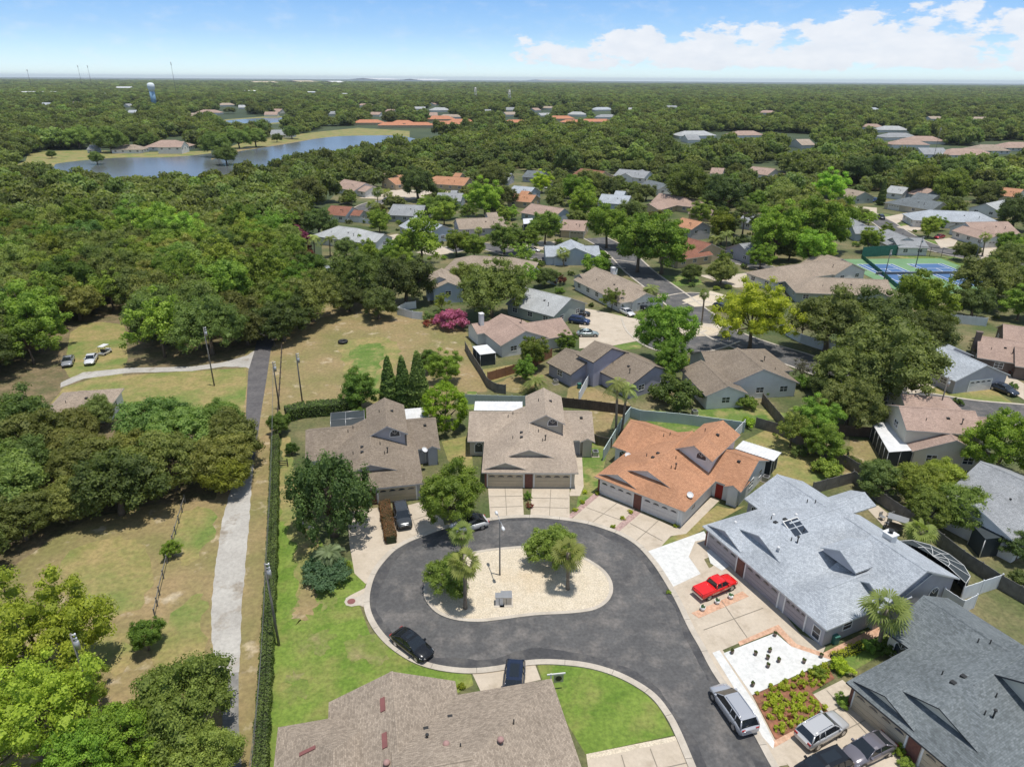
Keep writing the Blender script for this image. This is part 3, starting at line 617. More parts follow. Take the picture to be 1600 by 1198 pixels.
def duplex(px, h, rk, wallm, label, garage=(5.0, 5.0), gm=None, trim=None, off=(0, 0), upper=True, left=True, patio=None, red=False, third=False, gbr=True, win=True, chim=False, brick=True, frontw=12.8, doorz=(1.1, .35), upx=(6.0, 11.6), right_x=15.9, ridge_l=13.3):
    """the one-storey villa that repeats round the cul-de-sac: local x along its garage front, y towards its back"""
    o = G(*px, 2.6); c, s = cos(radians(h)), sin(radians(h))
    loc = Vector((o.x+off[0]*c-off[1]*s, o.y+off[0]*s+off[1]*c, 0))
    root = empty('house', loc, radians(h), label, 'house')
    rm = [RM[rk], trim or X['trim']]; gm = gm or X['door_tan']
    r = MB(); w = MB(); FW = frontw
    zr = roof_block(r, w, 0, 0, FW, 15, 'y', 'hg', 2.6, .42)
    lx = -2.4 if left else 1
    pl = .47
    zl = roof_block(r, w, lx, 8.4, 6.2, 18.2, 'x', 'gg', 2.62, pl, eps=.013)
    roof_block(r, w, 6, 8.9, right_x, 18.6, 'x', 'gg', 2.63, .46, eps=.021)
    zu = roof_block(r, w, upx[0], 9.0, upx[1], 18.4, 'y', 'gg', 5.15, .52, eps=.031, gi=.45) if upper else 0
    # entrance bay on the right side
    roof_block(r, w, right_x-2.2, 8.35, right_x, 11.5, 'y', 'gg', 2.66, .5, eps=.017, gi=.25)
    if third: roof_block(r, w, 11.6, -.02, 18.2, 13.5, 'y', 'hg', 2.64, .42, eps=.009)
    r.build('roof', rm, root); w.build('wall', wallm, root)
    # decorative gables on the front slope
    face_gable(root, rm, 3.0, 9.6, 2.6, 3.62, 1.15, 6.2, wallm)
    face_gable(root, rm, .35, 5.9, .75, 2.86, 1.0, 3.4, wallm)
    # garage doors
    gw = 4.75
    opening(root, 'f', 3.15, .44, 0, gw, 2.1, 'garage', gm); opening(root, 'f', 9.4, .44, 0, gw, 2.1, 'garage', gm)
    if brick:
        b = MB(); b.box(.38, .36, 0, .66, .46, 2.42); b.build('brick_pier', X['redbrick'], root); b = MB(); b.box(5.75, .34, 0, 6.75, .46, 2.42); b.build('brick_pier', X['redbrick'], root)
    if third:
        opening(root, 'f', 14.1, .43, 0, 2.6, 2.1, 'garage', gm); opening(root, 'f', 16.9, .43, .3, 1.0, 1.5)
    if upper:
        xc = sum(upx)/2
        opening(root, 'f', xc+1.0, 9.46, 4.72, 1.5, .35, 'arch')
        opening(root, 'r', upx[1]-.44, 11, 4.3, 1.2, .8)
    if win:
        opening(root, 'f', lx+1.6, 8.87, .6, 1.3, 1.0, 'arch')
        opening(root, 'r', FW-.44 if not third else 17.75, 3.5, 1.0, 1.3, 1.1); 
        opening(root, 'f', FW+.5 if not third else 18.6, 9.37, 0, 1.0, 2.1, 'door', X['reddoor'] if red else X['greyw'])
        opening(root, 'r', right_x-.31, 13.0, 1.0, 1.5, 1.2); opening(root, 'r', right_x-.31, 16.3, 1.0, 1.2, 1.2)
        opening(root, 'l', lx+.31, 12.0, 1.0, 1.3, 1.2); opening(root, 'l', lx+.31, 15.2, 1.0, 1.3, 1.2); opening(root, 'l', .44, 4.5, 1.0, 1.1, 1.1)
    P = lambda y: 2.6+.42*y
    for vx, vy, k in ((4.1, 6.2, 'pipe'), (5.3, 7.0, 'box'), (5.3, 5.6, 'box'), (7.7, 7.4, 'pipe'), (8.6, 5.6, 'tall'), (8.2, 5.1, 'pipe')):
        vent(root, vx, vy, 2.6+.42*min(vx, FW-vx), k)
    for vx, vy in ((3.4, 12.4), (4.1, 12.9)): vent(root, vx, vy, 2.62+pl*(vy-8.4), 'pipe')
    vent(root, 14.2, 12.6, 2.63+.46*3.7, 'box')
    if upper:
        vent(root, xc-.9, 14.5, 5.15+.52*1.9, 'pipe'); vent(root, xc+.9, 14.5, 5.15+.52*1.9, 'box')
    if patio: flat_roof(root, *patio)
    return root
hA = duplex((470,674), 12, 'brown', X['greyw'], 'brown shingled villa left of the cul-de-sac behind the big dark tree', trim=X['soffit'], off=(3.6,-17.6), patio=(11.8, 18.0, 15.3, 22.2, 2.5, X['metalw'], 0, True))
hB = duplex((752.5,738), 0, 'tan2', X['beige'], 'beige shingled villa facing the top of the cul-de-sac with two tan garage doors', patio=(-2.0, 18.3, 5.6, 21.6, 2.6, X['metalw'], 0, False))
hC = duplex((929,744), -38.5, 'orange', X['palew'], 'rusty orange roofed villa with a red front door right of the cul-de-sac', gm=X['door_w'], red=True, patio=(11.4, 18.8, 16.9, 21.8, 2.55, X['metalw'], 0, True), upx=(6.6,12.0), right_x=16.4)
hD = duplex((1097.5,821), -65.3, 'lgrey', X['greyw'], 'pale blue grey roofed villa beside the red pickup', gm=X['door_g'], trim=X['trimw'], upper=False, third=True, right_x=18.4)
hE = duplex((1322,1065), -62.3, 'dgrey', X['cream'], 'dark slate roofed villa in the bottom right corner', gm=X['door_tan'], trim=X['trimd'], upx=(6.2,12.0), brick=True)
# extras
def add_A():
    # screened pool cage behind the left wing
    f = MB(); s = MB(); x0, x1, y0, y1 = .6, 5.6, 18.6, 23.0
    s.box(x0, y0, 0, x1, y1, 2.3)
    s.face([(x0,y0,2.3),(x1,y0,2.3),(x1,y0+1.2,2.9),(x0,y0+1.2,2.9)]); s.face([(x0,y0+1.2,2.9),(x1,y0+1.2,2.9),(x1,y1-.8,2.95),(x0,y1-.8,2.95)]); s.face([(x0,y1-.8,2.95),(x1,y1-.8,2.95),(x1,y1,2.3),(x0,y1,2.3)])
    so_ = s.build('pool_cage', X['screen'], hA)
    for xx in (x0, (x0+x1)/2-.3, x1):
        f.tube([(xx,y0,0),(xx,y0,2.33),(xx,y0+1.2,2.93),(xx,y1-.8,2.98),(xx,y1,2.33),(xx,y1,0)], .05, 5)
    for yy, zz in ((y0,2.33),(y0+1.2,2.93),(y1-.8,2.98),(y1,2.33)): f.tube([(x0,yy,zz),(x1,yy,zz)], .05, 5)
    f.build('frame', X['metalg'], so_)
    dish(hA, 13.6, 7.5, 3.2)
    m = MB(); m.box(-.8,-.5,0,.8,.5,.1); m.build('skylight', X['glass'], hA, loc=(4.2, 10.2, 3.55))
add_A()
dish(hC, .9, 7.0, 2.95); dish(hC, 12.0, 2.9, 3.2)
def add_D():
    rm = [RM['lgrey'], X['trimw']]
    # right wing ridge with gable to the right, two arched windows
    r = MB(); w = MB()
    roof_block(r, w, 12.0, 6.3, 18.55, 18.6, 'x', 'gg', 2.66, .5, eps=.041)
    roof_block(r, w, 1.6, 14, 5.4, 22.2, 'y', 'gg', 2.6, .42, walls=False)
    r.build('wing_roof', rm, hD); w.build('wing_wall', X['greyw'], hD)
    face_gable(hD, rm, 14.6, 18.2, 7.6, 3.4, 1.0, 10.6, X['greyw'])
    face_gable(hD, rm, 10.2, 14.8, 7.6, 4.4, 1.2, 11.5, X['greyw'])
    opening(hD, 'r', 18.25, 10.0, .9, 1.3, 1.3, 'arch'); opening(hD, 'r', 18.25, 15.2, .5, 1.6, 1.2, 'arch')
    s = MB()
    for a in (-.52, .52):
        for b in (-.52, .52): s.box(a-.46, b-.46, 0, a+.46, b+.46, .08)
    k = s.build('skylight', X['glass'], hD, loc=(7.0, 6.9, 2.6+.42*5.6)); k.rotation_euler = (0, radians(-0), 0)
    q = MB(); q.box(-1.1,-1.1,-.1,1.1,1.1,.04); q.build('frame', X['trimw'], k)
    k.rotation_euler = (0, math.atan(.42), 0)
    # chimney with metal cap on the back slope
    c = MB(); c.box(-.55,-.45,-2,.55,.45,1.0); c.box(-.65,-.55,1.0,.65,.55,1.12); ch = c.build('chimney', X['palew'], hD, loc=(12.4, 15.0, 4.3))
    c = MB(); c.tube([(0,0,1.12),(0,0,1.4),(0,0,1.42),(0,0,1.5)], [.2,.2,.3,.3], 8); c.build('chimney_cap', X['dark'], ch)
    for x, y in ((5.0, 9.0), (3.2, 7.5), (2.0, 3.0), (8.5, 3.0)): vent(hD, x, y, 2.6+.42*min(x, 12.8-x), 'white')
    # screened polygonal cage behind the wing
    f = MB(); s = MB(); cx, cy_ = 15.2, 18.8; R = 3.9
    ps = [(cx+R*cos(t), cy_+R*.75*sin(t)) for t in [pi*k/6 for k in range(7)]]
    for k in range(6):
        a, b = ps[k], ps[k+1]; ia = (cx+(a[0]-cx)*.45, cy_+(a[1]-cy_)*.45); ib = (cx+(b[0]-cx)*.45, cy_+(b[1]-cy_)*.45)
        s.face([(*a,0),(*b,0),(*b,2.4),(*a,2.4)]); s.face([(*a,2.4),(*b,2.4),(*ib,3.0),(*ia,3.0)]); s.face([(*ia,3.0),(*ib,3.0),(cx,cy_,3.1)])
        f.tube([(*a,0),(*a,2.43),(*ia,3.03),(cx,cy_,3.13)], .035, 5); f.tube([(*a,2.43),(*b,2.43)], .04, 5); f.tube([(*ia,3.03),(*ib,3.03)], .035, 5)
    f.tube([(*ps[6],0),(*ps[6],2.43)], .06, 5)
    so_ = s.build('pool_cage', X['screen'], hD); f.build('frame', X['trimw'], so_)
add_D()
def house_F():
    o = G(600,1050,4.9); root = empty('house', (o.x, o.y, 0), radians(12.5), 'large taupe shingled villa cut off by the bottom edge, seen from behind', 'house')
    r = MB(); w = MB()
    roof_block(r, w, -4.7, -16, 5.9, 0, 'y', 'gg', 2.6, .43, eps=.01)
    roof_block(r, w, -8.6, -16, .5, -1.6, 'y', 'gh', 2.58, .42, eps=.02)
    roof_block(r, w, .2, -18, 14.1, -1.5, 'x', 'gh', 2.62, .36, eps=.03)
    r.build('roof', [RM['blond'], X['trim']], root); w.build('wall', X['beige'], root)
    for x, y, z in ((-5.0,-6.4,.0), (.1+.9,-3.2,0), (.9,-6.0,0)): pass
    def slopebox(x, y, z, sx, sy, ry, rx=0):
        m = MB(); m.box(-sx/2,-sy/2,-.05,sx/2,sy/2,.09); k = m.build('ridge_vent', X['roofrust'], root, loc=(x,y,z)); k.rotation_euler = (rx, ry, 0)
    zl = lambda x: 2.6+.43*(5.3-abs(x-.6))
    slopebox(-.25,-2.9, zl(-.25), .4, 1.3, -math.atan(.43)); slopebox(-.25,-6.2, zl(-.25), .4, 1.3, -math.atan(.43))
    slopebox(-6.0,-5.2, 2.58+.42*2.6, 1.3, .3, -math.atan(.42))
    for x, y, k in ((2.9,-5.4,'box'), (2.9,-6.5,'tall'), (4.9,-4.4,'box'), (9.6,-6.6,'pipe'), (5.2,-8.3,'pipe')): vent(root, x, y, zl(x) if x < 3.6 else 2.62+.36*min(-y-1.9, 8), k)
    for x, y in ((-3.6,-8.4), (-.2,-8.2), (4.2,-7.7), (8.2,-8.4)): vent(root, x, y, (zl(x) if x < 3.5 else 2.62+.36*min(-y-1.9, 8)), 'dome')
    # planter court at the entrance, framed in white
    f = MB(); a = [(6.15,-2.2),(6.15,-.2),(8.6,-.2),(8.6,-2.0)]
    for p, q in zip(a, a[1:]): f.tube([(*p, 1.0), (*q, 1.0)], .09, 4); f.tube([(*p, .1), (*q, .1)], .07, 4)
    for p in a: f.tube([(*p, 0), (*p, 1.05)], .09, 4)
    f.build('entrance_railing', X['trimw'], root)
    opening(root, 'b', 11.2, -2.4, 0, 4.8, 2.1, 'garage', X['door_tan'])
house_F()

HFOOT = []
def house_px(label, rk, wallm, blocks, ze=2.6, p=.42, trim=None, garage=None, windows=True, cat='house', wz=1.0, chimney=None, gm=None, lift=None, name='house', vents=True, extra=None):
    """blocks: ridge end A px, ridge end B px (both on the ridge), roof width in m, end types, optional eave height"""
    def ends_of(b):
        z = (b[7] if len(b) > 7 else ze)+b[4]/2*p
        return G(b[0], b[1], z), G(b[2], b[3], z)
    A, B = ends_of(blocks[0]); h = atan2(B.y-A.y, B.x-A.x); root = empty(name, (A.x, A.y, 0), h, label, cat)
    c, s = cos(h), sin(h); r = MB(); w = MB(); feats = []
    for i, b in enumerate(blocks):
        a, e = ends_of(b); wd, en = b[4], b[5]; zz = b[7] if len(b) > 7 else ze
        la = ((a.x-A.x)*c+(a.y-A.y)*s, -(a.x-A.x)*s+(a.y-A.y)*c); lb = ((e.x-A.x)*c+(e.y-A.y)*s, -(e.x-A.x)*s+(e.y-A.y)*c)
        hh = wd/2; ax = 'x' if abs(lb[0]-la[0]) >= abs(lb[1]-la[1]) else 'y'
        i0, i1 = (0, 1) if ax == 'x' else (1, 0)
        u0_, u1_ = la[i0], lb[i0]; m_ = (la[i1]+lb[i1])/2
        if u0_ > u1_: u0_, u1_ = u1_, u0_; en = en[::-1]
        if en[0] == 'h': u0_ -= hh
        if en[1] == 'h': u1_ += hh
        R = (u0_, m_-hh, u1_, m_+hh) if ax == 'x' else (m_-hh, u0_, m_+hh, u1_)
        zr = roof_block(r, w, *R, ax, en, zz, p, eps=.011*i, walls=(b[6] if len(b) > 6 else True))
        feats.append((R, ax, en, zz, zr))
        HFOOT.append([(A.x+qx*c-qy*s, A.y+qx*s+qy*c) for qx, qy in ((R[0],R[1]),(R[2],R[1]),(R[2],R[3]),(R[0],R[3]))])
    r.build('roof', [RM[rk], trim or X['trim']], root); w.build('wall', wallm, root)
    for i, (R, ax, en, zz, zr) in enumerate(feats):
        if not windows: break
        x0, y0, x1, y1 = R; e = .011*i
        gi = lambda k: (.3 if en[k] == 'g' else .45)+e
        ix0, ix1 = (x0+(gi(0) if ax == 'x' else .45+e), x1-(gi(1) if ax == 'x' else .45+e)); iy0, iy1 = (y0+(gi(0) if ax == 'y' else .45+e), y1-(gi(1) if ax == 'y' else .45+e))
        def inside(x, y):
            return any(q[0][0]+.2 < x < q[0][2]-.2 and q[0][1]+.2 < y < q[0][3]-.2 for j, q in enumerate(feats) if j != i)
        sides = [('f', iy0, ix0, ix1), ('l', ix0, iy0, iy1), ('r', ix1, iy0, iy1)]
        for sd, cst, a0, a1 in sides:
            L_ = a1-a0; n = int(L_/4.2)
            for k in range(n):
                t = a0+L_*(k+.5)/n; pos = (t, cst) if sd == 'f' else (cst, t)
                d = DIRS[sd][1]
                if inside(pos[0]+d[0]*.3, pos[1]+d[1]*.3): continue
                if garage and garage[0] == i and garage[1] == sd and abs(t-(a0+L_*garage[2])) < 3.8: continue
                opening(root, sd, pos[0], pos[1], zz-1.65 if zz > 3 else wz, 1.5, 1.15)
        if garage and garage[0] == i:
            sd = garage[1]; cst = dict(f=iy0, l=ix0, r=ix1, b=iy1)[sd]; a0, a1 = (ix0, ix1) if sd in 'fb' else (iy0, iy1)
            for tt in garage[2:]:
                t = a0+(a1-a0)*tt; opening(root, sd, *((t, cst) if sd in 'fb' else (cst, t)), 0, min(4.7, (a1-a0)-.6), 2.1, 'garage', gm or X['door_w'])
    if vents:
        R, ax, en, zz, zr = feats[0]; xm, ym = (R[0]+R[2])/2, (R[1]+R[3])/2
        off = (R[3]-R[1])/2 if ax == 'x' else (R[2]-R[0])/2
        for k, (t, q) in enumerate(((-.2, .55), (.1, .4), (.25, .6))):
            if ax == 'x': x, y = xm+(R[2]-R[0])*t, ym-off*q
            else: x, y = xm-off*q, ym+(R[3]-R[1])*t
            vent(root, x, y, zr-off*q*p, ('pipe', 'box', 'tall')[k])
    if chimney:
        cx, cy_ = chimney[0], chimney[1]; q = G(cx, cy_, zr+.6); lx_ = ((q.x-A.x)*c+(q.y-A.y)*s, -(q.x-A.x)*s+(q.y-A.y)*c)
        m = MB(); m.box(-.5,-.4,-3,.5,.4,.9); m.box(-.58,-.48,.9,.58,.48,1.02); m.build('chimney', wallm, root, loc=(lx_[0], lx_[1], zr+.1))
    return root
# ------------------------------------------------------------------ houses further back
hp = house_px
hp('tan roofed house with a white screened porch beside the cedar fence', 'rose', X['palew'], [(822,517,783,490,11,'gg'), (800,503,884,500,10,'gg'), (776,499,738,507,6,'gg')], chimney=(752,493))
hp('two storey lilac grey house with a brown roof behind the twin palms', 'brown', X['lilac'], [(961,544,1024,572,11.5,'gg'), (925,533,961,543,8.5,'gg',True,4.9), (877,545,930,560,9,'gg')], trim=X['trimd'])
hp('long brown roofed house with a pale blue gable wall beside the green lawn', 'brown', X['palew'], [(1194,577,1152,543,14,'gg'), (1130,604,1103,562,7.5,'gg'), (1092,546,1180,548,11,'gh')], trim=X['soffit'])
hp('tan hipped house with white walls on the bend of the main street', 'tan', X['palew'], [(930,417,983,440,13,'gh'), (984,442,1003,459,8,'gg'), (905,428,940,424,7,'gg')], garage=(1,'r',.5), chimney=(958,421))
hp('grey house under a streaked white shingle roof at the small court', 'white', X['greenw'], [(818,448,893,466,13,'gg')], trim=X['soffit'])
hp('blue grey house with a pale roof and a palm by its gable', 'lgrey', X['bluew'], [(899,387,892,374,13,'gg'), (850,382,937,386,10,'gg')], trim=X['palew'])
hp('brown roofed house with two white garages in front of the tennis courts', 'tan', X['palew'], [(1275,396,1333,412,12,'gg'), (1272,400,1236,424,11,'gh'), (1290,398,1318,404,7,'gg',True,3.6)], garage=(1,'l',.3,.7))
hp('long low brown roofed house half hidden by oaks below the tennis courts', 'tan', X['greenw'], [(1275,433,1387,437,12,'hg'), (1360,452,1357,440,8,'gg')])
hp('grey roofed house with a white gable beside the second street', 'mgrey', X['palew'], [(1419,371,1387,358,12,'gg'), (1396,372,1440,371,10,'gg')])
hp('small grey house with dark solar panels on its roof', 'mgrey', X['bluew'], [(1348,350,1325,338,10,'gg'), (1330,352,1372,354,9,'gg')])
hp('slate roofed house with two lawn squares on the second street', 'dgrey', X['beige'], [(1420,308,1474,316,13,'hg'), (1440,300,1460,306,9,'gg')], garage=(0,'f',.2))
hp('pale grey hipped house with a white garage on the second street', 'lgrey', X['palew'], [(1452,328,1528,331,14,'hh')], garage=(0,'f',.1))
hp('sandy hipped house nearest the right edge of the second street', 'rose', X['palew'], [(1508,347,1575,346,14,'gg'), (1535,352,1528,368,8,'gg')], garage=(1,'f',.5))
hp('cream two storey house with a rosy roof beside the right hand street', 'rose', X['cream'], [(1404,634,1524,642,8.5,'gg',True,4.9), (1495,688,1473,664,10.5,'gg'), (1405,613,1460,622,10,'gh'), (1510,650,1545,652,8,'gg')])
hp('grey shingled house with white skylights at the right edge', 'mgrey', X['palew'], [(1532,720,1640,766,14,'gg'), (1572,746,1545,800,11,'gg')], trim=X['palew'])
hp('grey hipped house with a closed garage across the right hand street', 'lgrey', X['greyw'], [(1478,542,1543,570,12,'hg'), (1448,518,1482,544,10,'gg')], garage=(0,'r',.5), trim=X['palew'])
hp('dark brown sided house with a rosy tan roof at the right edge', 'rose', X['brownw'], [(1528,524,1600,534,12,'gg'), (1566,503,1650,520,12,'gg'), (1585,540,1650,552,10,'gg')], chimney=(1530,522))
hp('red brown gabled house at the edge of the left wood', 'red', X['palew'], [(517,321,551,323,12,'gg'), (553,328,568,329,7,'gg')])
hp('charcoal streaked roof house behind the fan palm', 'mgrey', X['greyw'], [(614,319,666,321,14,'gg')])
hp('pale grey long roofed house with a sage gable', 'lgrey', X['bluew'], [(650,337,692,352,14,'gg')])
hp('white house with a pale roof and dark skylight beside the wood', 'white', X['palew'], [(529,353,560,357,13,'hh'), (575,362,600,366,9,'gg')])
hp('beige L shaped house in the middle of the back court', 'tan', X['greyw'], [(712,342,786,339,12,'gg'), (758,331,778,333,8,'gg',True,3.8)])
hp('rosy tan house with a steep gable facing the court', 'rose', X['bluew'], [(830,318,882,326,13,'gg')])
hp('rosy roofed house with a tan garage between two green trees', 'rose', X['tanw'], [(880,343,918,345,12,'gg')], garage=(0,'f',.7), gm=X['door_tan'])
hp('low tan roofed house behind the big oak in the middle', 'tan', X['greyw'], [(737,399,800,402,13,'hh')])
hp('tall narrow blue grey house beside the bougainvillea', 'tan', X['bluew'], [(690,419,700,441,8,'gg',True,3.6), (680,425,690,432,7,'gg',True,4.6)])
hp('little pale house with a white chimney by the wood edge', 'lgrey', X['palew'], [(505,415,532,413,9,'gg')], chimney=(503,407))
hp('lone taupe hipped roof in the lower left wood', 'tan', X['palew'], [(122,611,136,610,8,'hh')])
hp('tan house with several gables left of the back court', 'rose', X['palew'], [(538,280,572,286,14,'gg'), (560,288,582,292,9,'gg'), (535,288,545,281,9,'gg')])
hp('orange roofed house with a chimney left of the dark tree', 'orange', X['tanw'], [(606,279,632,276,12,'gg'), (620,274,630,273,7,'gg',True,3.8)], chimney=(600,273))
hp('broad orange roofed house with a tan garage at the wood', 'orange', X['tanw'], [(682,275,734,278,14,'hg'), (712,270,722,271,7,'gg',True,3.8)], garage=(0,'f',.25), gm=X['door_tan'])
hp('blue grey house with two small gables right of the dark tree', 'mgrey', X['bluew'], [(684,301,724,302,12,'gg'), (704,298,716,297,7,'gg',True,3.8)])
hp('plain grey roof at the far wood edge above the round tree', 'mgrey', X['greyw'], [(774,270,800,271,13,'gg')])
hp('charcoal roof at the far wood edge right of the round tree', 'dgrey', X['greyw'], [(824,266,852,268,13,'gg')])
hp('pale roofed house with a blue grey gable beside the white van', 'lgrey', X['bluew'], [(803,290,836,293,12,'gg')])
hp('orange stepped roof house next to the back street', 'orange', X['tanw'], [(800,302,838,305,11,'gg'), (815,298,828,299,7,'gg',True,3.8)])
hp('red brown hipped house at the far wood edge', 'red', X['tanw'], [(908,263,946,268,15,'gg')])
hp('grey many gabled house at the far wood edge', 'mgrey', X['palew'], [(968,264,1016,268,14,'gg'), (990,272,992,264,9,'gg')])
hp('charcoal gabled house in front of the grey many gabled house', 'dgrey', X['palew'], [(1014,281,1044,288,11,'gg')])
hp('pale grey house with a raised blue gable in the tree row', 'lgrey', X['bluew'], [(940,303,986,306,13,'gg'), (962,298,978,299,7,'gg',True,3.8)])
hp('rosy house with a double garage behind the tall trees', 'rose', X['tanw'], [(1030,302,1066,306,14,'gh'), (1040,306,1028,320,10,'gg')], garage=(1,'l',.5), gm=X['door_tan'])
hp('small rosy roof right of the double garage house', 'rose', X['tanw'], [(1082,320,1118,323,12,'gg')])
hp('orange roofed two storey house with one window above the red brown roof', 'orange', X['greyw'], [(1066,340,1098,347,10,'gg',True,4.0)])
hp('red brown hipped house with tan garages by the junction', 'red', X['tanw'], [(1074,371,1112,381,14,'hg'), (1078,378,1066,398,9,'gg')], garage=(1,'f',.5), gm=X['door_tan'])
hp('grey roofed house with a pale garage behind the junction', 'mgrey', X['greyw'], [(1155,381,1182,378,12,'gg')], garage=(0,'f',.4))
hp('grey roof seen between the pines', 'mgrey', X['greyw'], [(1165,332,1196,336,12,'gg')])
hp('rosy roof beside the blue pool slide', 'rose', X['palew'], [(1176,260,1212,264,14,'gg')])
hp('rosy brown roof beyond the pine trees', 'rose', X['palew'], [(1112,262,1132,263,12,'gg')])
hp('tan roofed house with a dark gable on the upper second street', 'tan', X['greenw'], [(1322,294,1352,300,12,'gg')])
hp('white ribbed roof house on the upper second street', 'white', X['palew'], [(1392,290,1420,293,12,'gg')])
hp('tan gabled house right of the white ribbed roof', 'rose', X['bluew'], [(1430,290,1462,297,13,'gg')], chimney=(1425,288))
hp('white roofed house in the trees above the sandy house', 'white', X['palew'], [(1540,318,1570,312,12,'gg')])
hp('orange tiled roof at the right edge in the trees', 'orange', X['cream'], [(1562,292,1600,296,14,'gg')])
hp('far grey roofed house left of the tall bare pole', 'mgrey', X['palew'], [(1434,231,1474,231,18,'gg')])
hp('far tan house right of the tall bare pole', 'rose', X['palew'], [(1488,232,1528,232,18,'hh')])
hp('far small tan house in the gap of the right wood', 'tan', X['palew'], [(1532,226,1552,226,18,'hh')])
hp('far rosy house at the right edge of the upper wood', 'rose', X['palew'], [(1576,222,1606,222,18,'hh')])
hp('pale rosy house and white wing on the lake lawn', 'rose', X['palew'], [(252,219,275,219,20,'hh'), (268,221,288,221,16,'hg',True,4.5)])
hp('taupe hipped house on the lake lawn', 'tan', X['palew'], [(194,226,210,226,14,'hh')])
hp('small grey house at the left end of the lake lawn', 'mgrey', X['bluew'], [(140,227,151,227,12,'gg')])
hp('grey house on the point of the lake shore', 'mgrey', X['palew'], [(424,203,444,203,18,'gh')])
for i, (a, b, y, w_, l) in enumerate([(562,590,187,15,'leftmost orange tiled roof beyond the lake meadow, standing alone'), (600,622,191,14,'low orange tiled roof just right of the lone orange roof'),
    (620,638,188,15,'peaked orange tiled roof second in the row beyond the meadow'), (640,668,191,14,'wide low orange tiled roof in the middle of the row beyond the meadow'), (676,700,181,18,'tallest orange tiled roof at the crown of the row beyond the meadow'),
    (684,712,189,15,'orange tiled roof directly below the tallest orange roof'), (708,732,186,15,'orange tiled roof at the right end of the main orange row'), (796,816,187,14,'orange tiled roof in the wood between the two orange groups'),
    (864,888,181,16,'pale orange hipped roof at the left of the right orange group'), (884,902,187,13,'low orange roof between the pale hipped roof and the rightmost one'), (914,948,186,14,'long orange tiled roof at the right end of the right orange group')]):
    h = hp(l, 'orange', X['tanw'], [(a, y, b, y, w_, 'hh')], windows=False, vents=False)
    for ch in h.children:
        if ch.name.startswith('roof'): ch.data.materials[0] = X['orange']
# lean-to, sheds, patio roofs that stand against houses
def patio(px4, z, label, m, screen=True):
    P = [G(*q, z) for q in px4]; c = sum(P, Vector())/4
    P = [(p.x, p.y) for p in P]
    root = empty('screened_porch', (c.x, c.y, 0), 0, label, 'porch')
    b = MB(); b.prism([(x-c.x, y-c.y) for x, y in P], z-.08, z); b.build('patio_roof', m, root)
    Q = [((x-c.x)*.94, (y-c.y)*.94) for x, y in P]
    s = MB(); s.prism(Q, 0, z-.09); s.build('porch_screen', X['screen'], root)
    f = MB()
    for i in range(4):
        a, d = Vector(Q[i]), Vector(Q[(i+1) % 4]); n = max(1, int((d-a).length/1.6))
        for k in range(n): q = a.lerp(d, k/n)*1.01; f.tube([(q.x, q.y, 0), (q.x, q.y, z-.08)], .05, 4)
    f.build('frame', X['trimw'], root)
patio([(738,541),(761,538),(775,551),(750,554)], 2.5, 'white roofed screened porch at the corner of the tan roofed house', X['metalw'])
patio([(1363,661),(1390,659),(1430,703),(1389,706)], 2.6, 'long ribbed white patio roof over black screens beside the cream house', X['metalw'])
patio([(1520,820),(1556,812),(1576,838),(1540,842)], 2.7, 'dark screened lanai behind the grey house with skylights', X['screen'])
patio([(487,425),(512,424),(516,431),(490,433)], 2.4, 'white porch roof on dark screens at the little pale house', X['metalw'])
patio([(1290,420),(1300,419),(1306,427),(1296,428)], 2.3, 'little white awning beside the brown house by the courts', X['metalw'])
patio([(817,342),(832,341),(834,349),(818,350)], 2.4, 'white awning at the rosy gabled house', X['metalw'])
# ------------------------------------------------------------------ fences
def fence(pts, h, m, label, spacing=2.4, z0=0, cap=False, rails=False, name='fence', th=.05):
    P = [G(*q) for q in pts]; root = empty(name, P[0], 0, label, 'fence')
    pan = MB(); pos = []
    for a, b in zip(P, P[1:]):
        d = (b-a); L_ = d.length; u = d/L_; n = max(1, round(L_/spacing))
        for k in range(n):
            s = a+u*(L_*k/n); e = a+u*(L_*(k+1)/n); c = (s+e)/2-P[0]
            if rails:
                for zz in rails: pan.obox((c.x, c.y), (u.x, u.y), (e-s).length/2, .03, zz, zz+.12)
            else:
                nb = 6
                for j in range(nb):
                    q = s.lerp(e, (j+.5)/nb)-P[0]; pan.obox((q.x, q.y), (u.x, u.y), (e-s).length/2/nb*.985, th/2+.004*(j % 2), .04, h+.02*(j % 2))
                if cap: pan.obox((c.x, c.y), (u.x, u.y), (e-s).length/2, .06, h-.02, h+.05)
            pos.append((s, u))
    pos.append((P[-1], u))
    pan.build('panel', m, root)
    step = max(1, len(pos)//90)
    pm = MB(); pm.box(-.06, -.06, 0, .06, .06, h+.12); me = pm.mesh('post', [m])
    for s, u in pos[::step]: link('post', me, root, loc=s-P[0], rz=atan2(u.y, u.x))
    return root
fence([(720,631),(745,632),(778,633),(822,634)], 1.8, X['vinyl'], 'pale green vinyl fence behind the beige villa')
fence([(942,720),(972,668),(984,652),(1000,657),(1060,662),(1120,670),(1162,676)], 1.8, X['vinyl'], 'pale green vinyl fence wrapped round the orange villa', cap=True)
fence([(1145,690),(1162,672)], 1.8, X['vinylw'], 'short white fence at the back corner of the orange villa')
fence([(876,636),(915,640),(962,646),(984,650)], 1.8, X['wooddk'], 'dark brown fence between the lilac house and the beige villa')
fence([(922,690),(935,696),(955,700)], 1.6, X['wood'], 'short brown fence between the beige and the orange villas')
fence([(727,547),(735,562),(750,585),(762,606),(775,614),(790,616)], 1.8, X['woodgrey'], 'grey board fence down the side of the dry lot')
